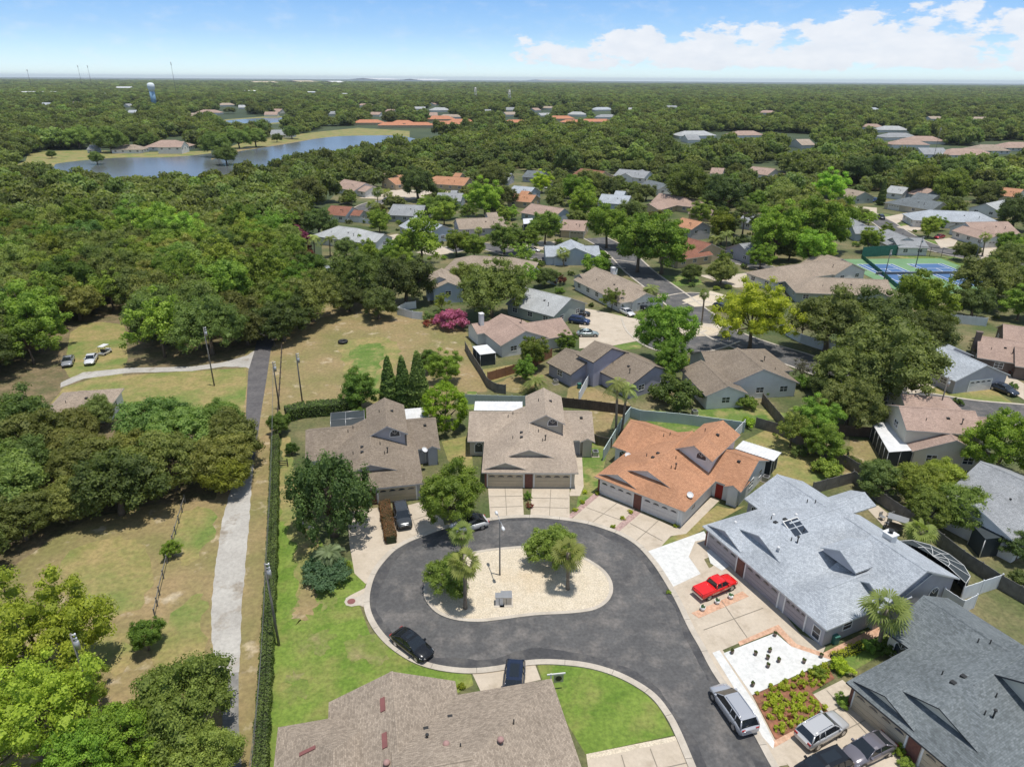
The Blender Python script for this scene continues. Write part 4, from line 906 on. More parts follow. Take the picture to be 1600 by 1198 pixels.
fence([(762,596),(790,588),(815,580),(840,570),(862,558)], 1.8, X['woodred'], 'red brown cedar fence below the tan roofed house')
fence([(904,630),(914,610),(920,600)], 2.0, X['vinylw'], 'short white fence screening the yard of the lilac house')
fence([(621,492),(645,498),(660,500)], 1.8, X['vinylw'], 'white fence round the bougainvillea yard')
fence([(621,492),(634,484),(650,482)], 1.8, X['vinylw'], 'white side fence of the bougainvillea yard')
fence([(508,456),(520,468),(536,478)], 1.8, X['vinylw'], 'pale fence panel beside the little pale house')
fence([(1180,668),(1215,678),(1260,702),(1320,730),(1380,768)], 1.8, X['woodgrey'], 'weathered fence from the shrubs to the dark round trees')
fence([(1190,630),(1215,660),(1240,690),(1262,712)], 1.8, X['wood'], 'brown fence running down behind the blue gabled house')
fence([(1310,680),(1360,684)], 1.8, X['wooddk'], 'dark fence joining the porch of the cream house')
fence([(1268,772),(1330,755)], 1.8, X['woodgrey'], 'short weathered fence behind the pale blue grey villa')
fence([(1330,752),(1380,792),(1440,832),(1500,880),(1560,920),(1620,955)], 1.8, X['woodgrey'], 'long weathered fence behind the pale blue grey villa')
fence([(1500,938),(1530,928),(1560,918)], 1.8, X['vinylw'], 'white fence behind the pool cage of the pale blue grey villa')
fence([(1470,940),(1500,960),(1520,950)], 1.8, X['vinylw'], 'pale wall panel between the two grey villas')
fence([(1218,519),(1250,536),(1290,549),(1320,556),(1370,566)], 2.0, X['vinylw'], 'long white fence under the oaks beside the main street')
fence([(1330,500),(1385,506),(1440,500),(1540,510)], 2.0, X['vinylw'], 'pale fence in the shade of the oak row')
fence([(830,420),(850,440),(870,446)], 1.8, X['vinylw'], 'pale fence left of the white streaked roof')
fence([(960,440),(964,430),(955,424)], 1.8, X['vinylw'], 'short pale fence at the street corner')
fence([(540,345),(575,350),(600,356)], 1.8, X['vinylw'], 'white fence behind the red brown gabled house')
fence([(398,1240),(402,1150),(408,1060),(414,980),(418,900),(421,820),(428,740),(434,660),(438,600),(441,545)], 1.1, X['wooddk'], 'dark post and rail fence along the left of the long hedge', spacing=2.6, rails=(.35,.7,1.0))
fence([(434,730),(450,729)], 1.2, X['wooddk'], 'short dark rail fence across the end of the side yard', spacing=1.2, rails=(.3,.6,.9))
fence([(243,965),(250,930),(262,880),(275,835),(290,785)], 1.1, X['woodgrey'], 'thin wire and post fence across the left field', spacing=2.2, rails=(.9,))
fence([(420,480),(428,510),(430,545)], 1.1, X['wooddk'], 'dark rail fence beside the head of the lane', spacing=2.5, rails=(.4,.8))
# tennis court fencing, nets and lines
X['netgrey'] = mat('net_cord', (.16,.17,.17))
def courts():
    F4 = [(1352,409),(1415,400),(1528,412),(1540,425)]
    fence([(1346,402),(1416,398)], 3.2, X['courtg2'], 'green windscreen fence at the left end of the tennis courts', spacing=3)
    fence([(1346,404),(1380,432),(1400,450),(1440,462)], 1.2, X['courtg2'], 'low green screen fence at the near side of the tennis courts', spacing=3)
    fence([(1416,398),(1470,403),(1530,411)], 3.0, X['dark'], 'black chain link fence behind the tennis courts', spacing=3, rails=(.1,1.5,2.9))
    for i, c in enumerate(CT):
        sheet('tennis_court', orect(c, 11.9, 5.5), .14, X['blue'], world_pts=True)
        ln = lambda a0, b0, a1, b1: ribbon('court_line', [tuple((c+cu*a0+cvv*b0)[:2]), tuple((c+cu*a1+cvv*b1)[:2])], -.09, .09, .165+.002*i, X['courtd'])
        for s in (-1, 1): ln(-11.9, s*5.5, 11.9, s*5.5); ln(-11.9, s*4.1, 11.9, s*4.1); ln(s*11.9, -5.4, s*11.9, 5.4); ln(s*6.4, -4, s*6.4, 4)
        ln(-6.3, 0, 6.3, 0)
        n = empty('tennis_net', c, atan2(cvv.y, cvv.x), 'white topped net across the %s blue tennis court' % ('farther', 'nearer')[i], 'net')
        m = MB(); m.box(-6.2,-.02,.2,6.2,.02,.88); m.build('mesh_net', X['netgrey'], n); m = MB(); m.box(-6.2,-.03,.88,6.2,.03,.98); m.build('net_tape', X['courtd'], n)
        for s in (-1, 1): m = MB(); m.tube([(s*6.3,0,0),(s*6.3,0,1.1)], .05, 6); m.build('net_post', X['dark'], n)
X['courtg2'] = mat('court_windscreen', (.03,.13,.10), (.04,.16,.12), 1)
courts()
m = MB(); g0 = G(1210,278)
m.box(-9,-4,0,9,4,.5); po = m.build('swimming_pool', X['pool'], None, loc=g0); tag(po, 'bright blue pool cover glinting in the wood beyond the pines', 'pool')
# ------------------------------------------------------------------ poles, lamps, wires
def pole(px, h, label, kind='utility', lean=(0, 0), m=None):
    g = G(*px); root = empty('utility_pole' if kind == 'utility' else 'street_lamp', g, 0, label, 'pole' if kind == 'utility' else 'street lamp')
    b = MB(); b.tube([(0,0,0),(lean[0],lean[1],h)], [.135,.085], 10); b.build('pole', m or X['polewood'], root)
    if kind == 'utility':
        b = MB(); b.tube([(lean[0]+.25,lean[1],h-1.6),(lean[0]+.25,lean[1],h-.8)], .2, 10); b.build('transformer', X['metalg'], root)
        for zz in (.1,.5,.9):
            b = MB(); b.tube([(lean[0],lean[1],h-zz),(lean[0]+.35,lean[1],h-zz)], .05, 6); b.tube([(lean[0]+.35,lean[1],h-zz-.1),(lean[0]+.35,lean[1],h-zz+.15)], .07, 6); b.build('insulator', X['metalw'], root)
    return root
X['polewood'] = mat('pole_wood', (.20,.19,.17), (.14,.13,.12), 2); X['polegrey'] = mat('pole_metal', (.12,.12,.12), rough=.5)
pole((436,1008), 9.8, 'grey utility pole with a transformer leaning over the long hedge')
pole((473,632), 9.2, 'slim dark pole at the edge of the dry lot', m=X['polegrey'])
pole((437,640), 8.5, 'dark pole beside the rail fence left of the slim one', m=X['polegrey'])
pole((335,603), 11, 'tall thin pole in the grass beside the shell drive')
pole((152,1115), 9, 'weathered pole with a lamp half hidden in the bottom left trees')
pole((1455,262), 24, 'tall bare dark pole rising from the right hand wood', m=X['polewood'])
pole((1462,660), 8, 'thin lamp pole in front of the right hand street')
pole((1380,442), 9, 'floodlight pole at the near side of the tennis courts', m=X['polegrey'])
pole((1520,420), 9, 'thin black pole at the far end of the tennis courts', m=X['polegrey'])
pole((1430,418), 9, 'floodlight pole in the middle of the tennis courts', m=X['polegrey'])
def wires(pts, label):
    b = MB()
    for (a, ha), (c, hc) in zip(pts, pts[1:]):
        A = G(*a)+Vector((0,0,ha)); D = G(*c)+Vector((0,0,hc))
        b.tube([A.lerp(D, t)+Vector((0,0,-1.2*4*t*(1-t))) for t in [k/10 for k in range(11)]], .02, 4)
    o = b.build('power_line', X['polegrey'], None); tag(o, label, 'power line')
wires([((437,640),8.4),((436,1008),9.7),((420,1400),9.7)], 'upper power line strung above the long hedge')
wires([((437,640),7.9),((436,1008),9.2),((414,1400),9.2)], 'lower power line strung above the long hedge')
def street_lamp():
    g = G(781,900); root = empty('street_lamp', g, radians(-75), 'double headed black street lamp standing on the pebble island', 'street lamp')
    b = MB(); b.tube([(0,0,0),(0,0,.5),(0,0,7.3)], [.12,.09,.07], 10); b.build('pole', X['polegrey'], root)
    for s in (-1, 1):
        b = MB(); b.tube([(0,0,7.2),(s*.5,0,7.5),(s*1.2,0,7.45)], .045, 6); a = b.build('lamp_arm', X['metalg'], root)
        b = MB(); b.tube([(s*1.1,0,7.4),(s*1.3,0,7.36),(s*1.65,0,7.36),(s*1.75,0,7.38)], [.08,.17,.17,.06], 8); b.build('lamp_head', X['metalw'], a)
street_lamp()
# utility boxes on the island
def cabinet(px, w, d, h, label, m):
    g = G(*px); root = empty('utility_box', g+Vector((0,0,.18)), radians(2), label, 'utility box')
    b = MB(); b.box(-w/2,-d/2,.02,w/2,d/2,h); b.build('cabinet', m, root)
    b = MB(); b.box(-w/2-.04,-d/2-.04,h,w/2+.04,d/2+.04,h+.06); b.build('lid', X['metalg'], root)
    b = MB(); b.box(-w/2-.15,-d/2-.3,-.1,w/2+.15,d/2+.15,.02); b.build('base_slab', X['kerb'], root)
    b = MB(); b.box(-.02,-d/2-.02,.1,.02,-d/2+.01,h-.1); b.build('door_seam', X['dark'], root)
cabinet((780,944), .75, .7, 1.0, 'small pale utility box on the pebble island', X['metalw'])
cabinet((791,942), 1.1, 1.0, .95, 'larger grey green utility box on the pebble island', X['boxgreen'] if 'boxgreen' in X else X['metalg'])
# manhole in its concrete collar
m = MB(); m.tube([(0,0,0),(0,0,.02)], .42, 20); o = m.build('manhole_cover', X['roofrust'], None, loc=G(549,940)+Vector((0,0,.07))); tag(o, 'round rusty manhole cover in the concrete collar left of the road', 'manhole cover')
sheet('path', [(538,941),(541,935),(549,932),(557,934),(578,921),(582,948),(560,946),(549,948),(541,946)], .065, X['kerb'])
def yard_sign():
    g = G(860,1078); root = empty('real_estate_sign', g, radians(8), 'white post sign with a round dark emblem on the right hand lawn', 'sign')
    b = MB(); b.box(-.06,-.06,0,.06,.06,2.0); b.build('post', X['trimw'], root); b = MB(); b.box(-.35,-.05,1.85,1.3,.05,1.97); b.build('arm', X['trimw'], root)
    b = MB(); b.box(.25,-.02,.9,1.15,.02,1.75); s = b.build('sign_board', X['metalg'], root)
    b = MB(); b.tube([(.7,-.022,1.35),(.7,-.035,1.35)], .3, 16); b.build('emblem', X['dark'], s)
yard_sign()
# sandbox tyre / well ring in the dry lot
m = MB(); n = 16
m.tube([(.75*cos(2*pi*k/n), .75*sin(2*pi*k/n), .35) for k in range(n+1)], .3, 8); m.tube([(0,0,0),(0,0,.3)], .7, 16)
o = m.build('fire_ring', X['dark'], None, loc=G(536,536)); tag(o, 'small dark round tub standing alone on the dry lot', 'fire ring')
# hedge and pots
def water_tower():
    g = G(242,168); root = empty('water_tower', g, 0, 'pale blue water tower standing above the far wood', 'water tower')
    b = MB(); b.tube([(0,0,0),(0,0,30)], [4.6,4.3], 20); b.build('shaft', X['towerblue'], root)
    b = MB(); b.tube([(0,0,26),(0,0,31),(0,0,34),(0,0,38),(0,0,40),(0,0,40.6)], [4.3,5.6,6.2,5.9,3.8,.5], 24); b.build('tank', X['towerwhite'], root)
X['towerblue'] = mat('tower_blue', (.25,.42,.58)); X['towerwhite'] = mat('tower_white', (.72,.78,.82))
water_tower()
def mast(px, h, label, w=3):
    g = G(*px); root = empty('radio_mast', g, 0, label, 'mast')
    b = MB(); b.tube([(0,0,0),(0,0,h)], [w*.3, w*.15], 5); b.build('mast', X['polegrey'], root)
    b = MB(); b.tube([(0,0,h*.9),(0,0,h)], w*.5, 6); b.build('antenna', X['metalg'], root)
mast((50,140), 75, 'stub of a far mast at the left edge of the horizon'); mast((129,137), 100, 'left one of a pair of far masts'); mast((144,137), 100, 'right one of a pair of far masts'); mast((276,150), 90, 'slim far mast right of the water tower', 2)
def warehouse(x0, x1, y, d, h, m, label):
    a, b = G(x0, y), G(x1, y); u = (b-a).normalized(); L_ = (b-a).length
    root = empty('warehouse', a, atan2(u.y, u.x), label, 'warehouse')
    w = MB(); w.box(0,0,0,L_,d,h); w.build('wall', X['palew'], root)
    r = MB(); r.face([(-1,-1,h+.1),(L_+1,-1,h+.1),(L_+1,d/2,h+d*.04),(-1,d/2,h+d*.04)]); r.face([(-1,d/2,h+d*.04),(L_+1,d/2,h+d*.04),(L_+1,d+1,h+.1),(-1,d+1,h+.1)]); r.build('roof', m, root)
for a in [(32,88,150,50,9,X['metalw'],'long white warehouse roof at the far left'), (182,206,143,90,12,X['metalw'],'bright white warehouse roof left of the water tower'), (155,178,153,60,8,X['metalw'],'lower white warehouse roof left of the bright one'),
          (328,348,150,40,8,X['metalw'],'white warehouse right of the water tower'), (372,412,147,60,8,X['palew'],'long pale warehouse in the far middle left'), (482,493,153,40,14,X['metalw'],'small bright white far building'),
          (535,545,153,30,10,X['metalw'],'tiny white far building right of the small bright one'), (400,436,132,200,14,X['tanw'],'far reddish roofed store near the horizon'), (525,545,132,300,14,X['palew'],'far white store near the horizon'),
          (590,630,126,800,22,X['palew'],'pale block on the horizon in the middle'), (470,500,131,300,14,X['tanw'],'low tan block near the horizon left of the middle'), (850,905,127,600,20,X['tanw'],'pale low block on the horizon right of the middle'), (660,700,127,600,18,X['palew'],'second pale block on the horizon'),
          (600,616,140,80,9,X['metalw'],'white flat roof in the far middle'), (622,640,140,60,8,X['palew'],'pale flat roof next to the far white flat roof')]: warehouse(*a)
def pylon(px, h, label):
    g = G(*px); root = empty('pylon', g, radians(20), label, 'pylon')
    b = MB()
    for s in ((-1,-1),(1,-1),(1,1),(-1,1)): b.tube([(s[0]*4,s[1]*4,0),(s[0]*.8,s[1]*.8,h)], .35, 4)
    for k in range(5):
        z = h*k/5; r = 4-3.2*k/5; r2 = 4-3.2*(k+1)/5
        b.tube([(-r,-r,z),(r2,-r2,z+h/5)], .25, 4); b.tube([(r,-r,z),(-r2,-r2,z+h/5)], .25, 4)
    b.build('lattice', X['metalg'], root)
    for z in (.75,.87,.98): c = MB(); c.tube([(-7,0,h*z),(7,0,h*z)], .3, 4); c.build('crossarm', X['metalg'], root)
pylon((743,160), 32, 'lattice pylon in the far wood above the orange roofs'); pylon((796,165), 30, 'smaller lattice pylon right of the first one')

# ------------------------------------------------------------------ things in the yards
def ac_unit(px, rz, label):
    root = empty('air_conditioner', G(*px), radians(rz), label, 'air conditioner')
    b = MB(); b.box(-.42,-.42,.08,.42,.42,.85); b.build('casing', X['metalg'], root); b = MB(); b.tube([(0,0,.85),(0,0,.88)], .33, 14); b.build('fan_grille', X['dark'], root); b = MB(); b.box(-.55,-.55,0,.55,.55,.1); b.build('base_slab', X['kerb'], root)
ac_unit((1196,752), -38, 'grey air conditioner against the right wall of the orange villa'); ac_unit((930,712), 0, 'grey air conditioner beside the right wing of the beige villa'); ac_unit((1085,648), 10, 'grey air conditioner at the back of the blue gabled house'); ac_unit((868,600), 20, 'grey air conditioner behind the lilac house')
def chair(px, rz, label):
    root = empty('patio_chair', G(*px)+Vector((0,0,.08)), radians(rz), label, 'chair')
    b = MB(); b.box(-.28,-.28,.38,.28,.28,.45); b.build('seat', X['metalg'], root); b = MB(); b.box(-.28,.24,.45,.28,.30,.95); b.build('backrest', X['metalg'], root)
    for x in (-.24,.24):
        for y in (-.24,.24): b = MB(); b.tube([(x,y,0),(x,y,.4)], .025, 5); b.build('leg', X['dark'], root)
sheet('patio', [(1352,792),(1372,790),(1412,822),(1395,838)], .06, CC)
chair((1377,812), 20, 'patio chair nearest the porch behind the pale blue grey villa'); chair((1390,808), 200, 'patio chair at the flower edge behind the pale blue grey villa'); chair((1386,822), -60, 'patio chair beside the swing behind the pale blue grey villa')
def swing():
    root = empty('garden_swing', G(1398,830)+Vector((0,0,.08)), radians(-35), 'grey canopied garden swing behind the pale blue grey villa', 'garden swing')
    b = MB(); b.prism([(-1.1,-.7),(1.1,-.7),(1.1,.7),(-1.1,.7)], 1.8, 1.88); b.build('canopy', X['metalg'], root)
    b = MB(); b.box(-.8,-.3,.4,.8,.3,.5); b.box(-.8,.25,.5,.8,.32,.95); b.build('seat', X['wood'], root)
    for x in (-1.05,1.05): b = MB(); b.tube([(x,-.8,0),(x,0,1.8),(x,.8,0)], .04, 6); b.build('side_frame', X['dark'], root)
swing()
def bin_(px, label):
    root = empty('wheeled_bin', G(*px), radians(20), label, 'bin'); b = MB(); b.box(-.28,-.3,.08,.28,.3,.95); b.build('bin_body', X['bin'], root); b = MB(); b.box(-.31,-.34,.95,.31,.34,1.02); b.build('lid', X['bin'], root)
bin_((905,607), 'green wheeled bin by the white fence of the lilac house'); bin_((1303,1004), 'green bin against the side wall of the pale blue grey villa')
# ------------------------------------------------------------------ vegetation
LM = dict(
 farlight=leafmat('pale_far_leaves', (.10,.145,.035), (.20,.27,.075)),
 oak=leafmat('oak_leaves', (0.085,0.116,0.027), (0.213,0.257,0.074)),
 green=leafmat('green_leaves', (.092,.160,.024), (.255,.355,.062)),
 lime=leafmat('lime_leaves', (0.156,0.224,0.016), (0.369,0.436,0.037)),
 yellow=leafmat('yellow_green_leaves', (0.179,0.244,0.019), (0.470,0.525,0.049)),
 dark=leafmat('dark_leaves', (0.054,0.092,0.025), (0.149,0.205,0.055)),
 pine=leafmat('pine_needles', (0.071,0.106,0.032), (0.185,0.238,0.063)),
 palm=leafmat('palm_leaves', (.08,.12,.025), (.29,.34,.10)),
 far=leafmat('far_leaves', (0.078,0.108,0.027), (0.199,0.244,0.065)),
 magenta=leafmat('magenta_flowers', (.22,.05,.10), (.42,.14,.22)),
 bluegreen=leafmat('blue_green_leaves', (0.057,0.132,0.058), (0.156,0.264,0.126)),
 red=leafmat('red_leaves', (.16,.05,.025), (.38,.13,.07)),
 bare=leafmat('thin_grey_leaves', (.10,.10,.06), (.22,.21,.14)),
 redhedge=leafmat('red_tipped_hedge_leaves', (.10,.075,.03), (.24,.12,.06)),
)
def leaves(rng, cl, per, ls, core=.78):
    """cl: clumps (x, y, z, r[, rz]); leaves stand on the clumps' skins, most of them on the upper side"""
    V = []; T = []
    cl = [tuple(c)+((c[3],) if len(c) == 4 else ()) for c in cl]
    A = np.array(cl)
    for c in cl:
        n = max(6, int(per*(c[3]/.3)**2))
        d = rng.normal(size=(n*2, 3)); d /= np.linalg.norm(d, axis=1)[:, None]
        keep = (d[:, 2] > -.15) | (rng.random(len(d)) < .35); d = d[keep][:n]; n = len(d)
        R = rng.uniform(.72, 1.12, n)
        p = np.array(c[:3])+d*R[:, None]*np.array([c[3], c[3], c[4]])
        q = (p[:, None, :]-A[None, :, :3])/np.stack([A[:, 3], A[:, 3], A[:, 4]], 1)[None]
        ins = (np.linalg.norm(q, axis=2) < .7).sum(1) > 0
        p = p[~ins]; d = d[~ins]; n = len(p)
        if n == 0: continue
        nm = d+rng.normal(scale=.45, size=(n, 3))+np.array([0, 0, .35]); nm /= np.linalg.norm(nm, axis=1)[:, None]
        t = np.cross(nm, rng.normal(size=(n, 3))); t /= np.linalg.norm(t, axis=1)[:, None]; b = np.cross(nm, t)
        s = ls*rng.uniform(.6, 1.35, n)[:, None]
        bend = nm*s*.25
        V.append(np.stack([p-t*s-bend, p-b*s*.6, p+t*s-bend, p+b*s*.6], 1))
        ct = rng.normal(.5, .2); T.append(np.clip(ct+rng.normal(0, .22, n), 0, 1))
    if core:          # opaque filler added inside each clump, tinted darker to read as shaded leaves
        B_ = np.array([(x, y, z) for x in (-1, 1) for y in (-1, 1) for z in (-1, 1)], float)/sqrt(3); Q = [(0,1,3,2),(4,6,7,5),(0,4,5,1),(2,3,7,6),(0,2,6,4),(1,5,7,3)]
        for c in cl:
            b = B_@np.linalg.qr(rng.normal(size=(3, 3)))[0]; b = np.array(c[:3])+b*np.array([c[3], c[3], c[4]])*core
            V.append(b[np.array(Q)]); T.append(np.full(6, .42))
    V = np.concatenate(V).reshape(-1, 3); T = np.repeat(np.concatenate(T), 4)
    return V, T
def leafmesh(name, V, T, m):
    n = len(V)//4; me = bpy.data.meshes.new(name)
    me.vertices.add(len(V)); me.vertices.foreach_set('co', V.astype(np.float32).ravel())
    me.loops.add(len(V)); me.loops.foreach_set('vertex_index', np.arange(len(V), dtype=np.int32))
    me.polygons.add(n); me.polygons.foreach_set('loop_start', np.arange(0, n*4, 4, dtype=np.int32))
    at = me.attributes.new('tint', 'FLOAT', 'POINT'); at.data.foreach_set('value', T.astype(np.float32))
    me.materials.append(m); me.update(calc_edges=True); me.validate(); return me
def dome(rng, n, R, zc, sz, r0, r1, low=-.35, jit=.12, skin=(.55, 1.0), lobe=1.0):
    """clumps spread through a lumpy dome"""
    out = []; k = 0
    ph = rng.uniform(0, 6.28, 3); am = rng.uniform(.08, .27, 3)*lobe
    while len(out) < n and k < 5000:
        k += 1
        d = rng.normal(size=3); d /= np.linalg.norm(d)
        if d[2] < low: continue
        a = atan2(d[1], d[0]); lob = 1+am[0]*sin(2*a+ph[0])+am[1]*sin(3*a+ph[1])+am[2]*sin(5*a+ph[2]+3*d[2])
        q = rng.uniform(*skin)*lob; r = rng.uniform(r0, r1)
        p = (d[0]*q*(R-r*.6), d[1]*q*(R-r*.6), zc+d[2]*q*(sz-r*.4))
        if any(sum((p[i]-o[i])**2 for i in range(3)) < (.55*(r+o[3])/1.2)**2*.8 for o in out): continue
        out.append((*p, r, r*rng.uniform(.65, .95)))
    return out
def trunkmesh(cl, zfork, r, rng, m, nl=7, multi=1):
    b = MB()
    for q in range(multi):
        bx, by = (0, 0) if multi == 1 else (rng.uniform(-.15, .15), rng.uniform(-.15, .15))
        top = (bx*1.6+rng.uniform(-.05, .05), by*1.6+rng.uniform(-.05, .05), zfork)
        b.tube([(bx, by, -.02), (bx*1.1, by*1.1, zfork*.25), top], [r*1.35, r, r*.78], 7)
        ids = rng.choice(len(cl), min(nl, len(cl)), replace=False)
        for i in ids:
            c = Vector(cl[i][:3]); t = Vector(top)
            mid = t.lerp(c, .5)+Vector((0, 0, -.06)); b.tube([t-Vector((0, 0, .06)), mid, c], [r*.5, r*.32, r*.1], 5)
    return b.mesh('trunk', m)
PROTO = {}
SPH = {}     # height of crown centre and total height in units of crown radius
def species(name, lm, fn, trunk, zc, seeds, m='bark'):
    L_ = []
    for s in seeds:
        rng = np.random.default_rng(s); cl, per, ls = fn(rng); V, T = leaves(rng, cl, per*1.35, ls*1.12, .5 if name in ('airy', 'thin', 'pine') else .62 if name == 'tuft' else .72)
        L_.append((leafmesh('crown', V, T, LM[lm]), trunkmesh(cl, *trunk[:2], rng, X[m], *trunk[2:]) if trunk else None))
    PROTO[name] = L_; SPH[name] = zc
species('oak', 'oak', lambda g: (dome(g, 95, 1, .85, .72, .14, .30, low=-.55), 210, .029), (.45, .07, 9), .9, (1, 2, 3))
species('oakn', 'oak', lambda g: (dome(g, 125, 1, .9, .74, .13, .26, low=-.5), 230, .023), (.5, .07, 12), .95, (4,))
species('green', 'green', lambda g: (dome(g, 95, 1, 1.15, .92, .14, .27, low=-.7), 200, .031), (.7, .06, 10), 1.2, (5, 6))
species('airy', 'green', lambda g: (dome(g, 75, 1, 1.2, .95, .11, .23, low=-.6, skin=(.35, 1.05)), 150, .040), (.8, .045, 14), 1.25, (7, 8))
species('yellow', 'yellow', lambda g: (dome(g, 90, 1, 1.0, .85, .13, .25, low=-.6), 120, .040), (.7, .05, 12), 1.1, (9,))
species('greenn', 'green', lambda g: (dome(g, 130, 1, 1.15, .92, .11, .22, low=-.7), 270, .024), (.7, .06, 14), 1.2, (35,))
species('yellown', 'yellow', lambda g: (dome(g, 130, 1, 1.0, .85, .10, .21, low=-.6, skin=(.45, 1.05)), 300, .020), (.7, .05, 16), 1.1, (39, 40))
species('dark', 'dark', lambda g: (dome(g, 85, 1, .95, .80, .16, .28, low=-.65), 200, .030), (.5, .075, 9), 1.0, (10, 11))
def tuft(g):
    b = dome(g, 120, 1, .95, .85, .12, .20, low=-.6, lobe=.4)
    return [(x, y, z, r*.75, r*1.7) for x, y, z, r, _ in b], 420, .023
species('tuft', 'dark', tuft, (.55, .08, 10), 1.0, (12,))
species('round', 'lime', lambda g: (dome(g, 120, 1, 1.0, 1.05, .12, .19, low=-.9, skin=(.85, .95), lobe=.15), 200, .024), (.5, .07, 5), 1.05, (13,))
species('ficus', 'oak', lambda g: (dome(g, 90, 1, .85, .75, .14, .25, low=-.6, skin=(.75, .98), lobe=.45), 200, .026), (.4, .07, 6), .9, (14, 15))
species('cypress', 'dark', lambda g: ([(g.uniform(-.25, .25)*(1-k/75), g.uniform(-.25, .25)*(1-k/75), .4+k*.075, .62*(1-(k/72)**1.6)+.16, .34) for k in range(70)], 75, .085), (1.0, .09, 3), 2.9, (16,))
def pine(g):
    out = []
    for k in range(16):
        a = g.uniform(0, 6.28); q = g.uniform(.15, .85); out.append((q*cos(a), q*sin(a), g.uniform(2.3, 3.9), g.uniform(.2, .36), g.uniform(.12, .2)))
    return out+[(0, 0, 4.0, .3, .3)], 110, .05
species('pine', 'pine', pine, (2.9, .075, 12), 3.1, (17, 18))
species('thin', 'bare', lambda g: (dome(g, 40, 1, 1.2, .9, .12, .22, low=-.6, skin=(.3, 1.)), 70, .035), (.7, .05, 16), 1.2, (19,))
species('shrub', 'green', lambda g: (dome(g, 30, 1, .55, .6, .18, .32, low=-.5), 90, .055), None, .5, (20, 21))
species('dshrub', 'dark', lambda g: (dome(g, 30, 1, .55, .6, .18, .32, low=-.5), 90, .055), None, .5, (22,))
species('yshrub', 'yellow', lambda g: (dome(g, 26, 1, .6, .65, .2, .32, low=-.6), 90, .06), None, .55, (23,))
species('bgshrub', 'bluegreen', lambda g: (dome(g, 60, 1, .35, .42, .14, .24, low=-.2), 110, .04), None, .4, (24,))
species('flower', 'magenta', lambda g: (dome(g, 60, 1, .5, .6, .14, .26, low=-.4), 110, .045), None, .5, (25,))
species('redbush', 'red', lambda g: (dome(g, 30, 1, .6, .65, .16, .28, low=-.5), 80, .05), None, .55, (26,))
species('far', 'far', lambda g: (dome(g, 26, 1, .70, .66, .24, .42, low=-.4), 34, .10), (.3, .07, 3), .8, (27, 28, 29))
species('farlight', 'farlight', lambda g: (dome(g, 22, 1, .75, .75, .22, .42, low=-.4), 34, .10), (.3, .07, 3), .8, (30,))
PROTO['far'][2] = PROTO['farlight'][0]
# fan palm and feather palm crowns, in units of the frond length
def palm_mesh(seed, n=34, fan=True):
    g = np.random.default_rng(seed); V = []; T = []
    for k in range(n):
        a = 2*pi*k/n*2.618+g.uniform(-.2, .2); el = math.asin(g.uniform(-.8, .96)) if fan else g.uniform(-.2, 1.0)
        d = Vector((cos(a)*cos(el), sin(a)*cos(el), sin(el))); side = Vector((-sin(a), cos(a), 0)); upv = side.cross(d)*-1
        if upv.z < 0: upv = -upv
        tint = float(np.clip(.55+.25*sin(el)+g.normal(0, .15), 0, 1)) if el > -.35 else float(g.uniform(.2, 1))
        if fan:
            tw = g.uniform(-.9, .9); side, upv = side*cos(tw)+upv*sin(tw), upv*cos(tw)-side*sin(tw)
            c = d*g.uniform(.34, .52); m_ = 11
            V += [list(side*-.012), list(c+side*-.012), list(c+side*.012), list(side*.012)]; T += [tint*.6]*4
            for j in range(m_):
                t = (j/(m_-1)-.5)*2.9; l = .54*(1-.25*abs(t)/1.5)
                dd = d*cos(t)+side*sin(t); w = side*cos(t)-d*sin(t)
                mid = c+dd*l*.6+upv*.02; tip = c+dd*l+Vector((0, 0, -.13))
                V += [list(c), list(mid+w*.034), list(tip), list(mid-w*.034)]; T += [tint+.1*((j % 2)-.5)]*4
        else:
            P = [d*t+Vector((0, 0, -.75*t*t*(1.1-el*.4))) for t in np.linspace(0, 1, 9)]
            for i in range(8):
                p, q = P[i], P[i+1]; V += [list(p-side*.012), list(q-side*.012), list(q+side*.012), list(p+side*.012)]; T += [tint*.7]*4
                for s in (-1, 1):
                    for h_ in (0, .5):
                        b = p.lerp(q, h_); dr = (q-p).normalized(); l = .30*(1-abs(i+h_-3.5)/7)
                        tip = b+side*s*l+dr*l*.55+Vector((0, 0, -.10)); w = dr*.028
                        V += [list(b-w), list(b.lerp(tip, .5)-w*.9), list(tip), list(b.lerp(tip, .5)+w*.9+dr*.01)]; T += [tint+.1*s]*4
    return leafmesh('fronds', np.array(V), np.clip(np.array(T), 0, 1), LM['palm'])
PALM = dict(fan=[palm_mesh(1), palm_mesh(2)], feather=[palm_mesh(3, 20, False), palm_mesh(4, 18, False)])
palm_trunks = {}
TREES = []
cnt = [0]
def put_tree(sp, base, r, hs=1.0, label=None, cat='tree', group=None, rot=None, col=None, name='tree', trunk=True):
    i = cnt[0]; cnt[0] += 1
    cr, tr = PROTO[sp][i % len(PROTO[sp])]
    rz = random.uniform(0, 6.28) if rot is None else rot
    if tr is None:
        o = link(name, cr, None, base, rz, (r, r, r*hs)); tag(o, label, cat, group); root = o; k = o
    else:
        root = empty(name, base, rz, label, cat, group, (r, r, r*hs))
        k = link('crown', cr, root)
        if trunk: link('trunk', tr, root)
    if col: k.color = (*col, 1)
    TREES.append((base.x, base.y, r)); return root
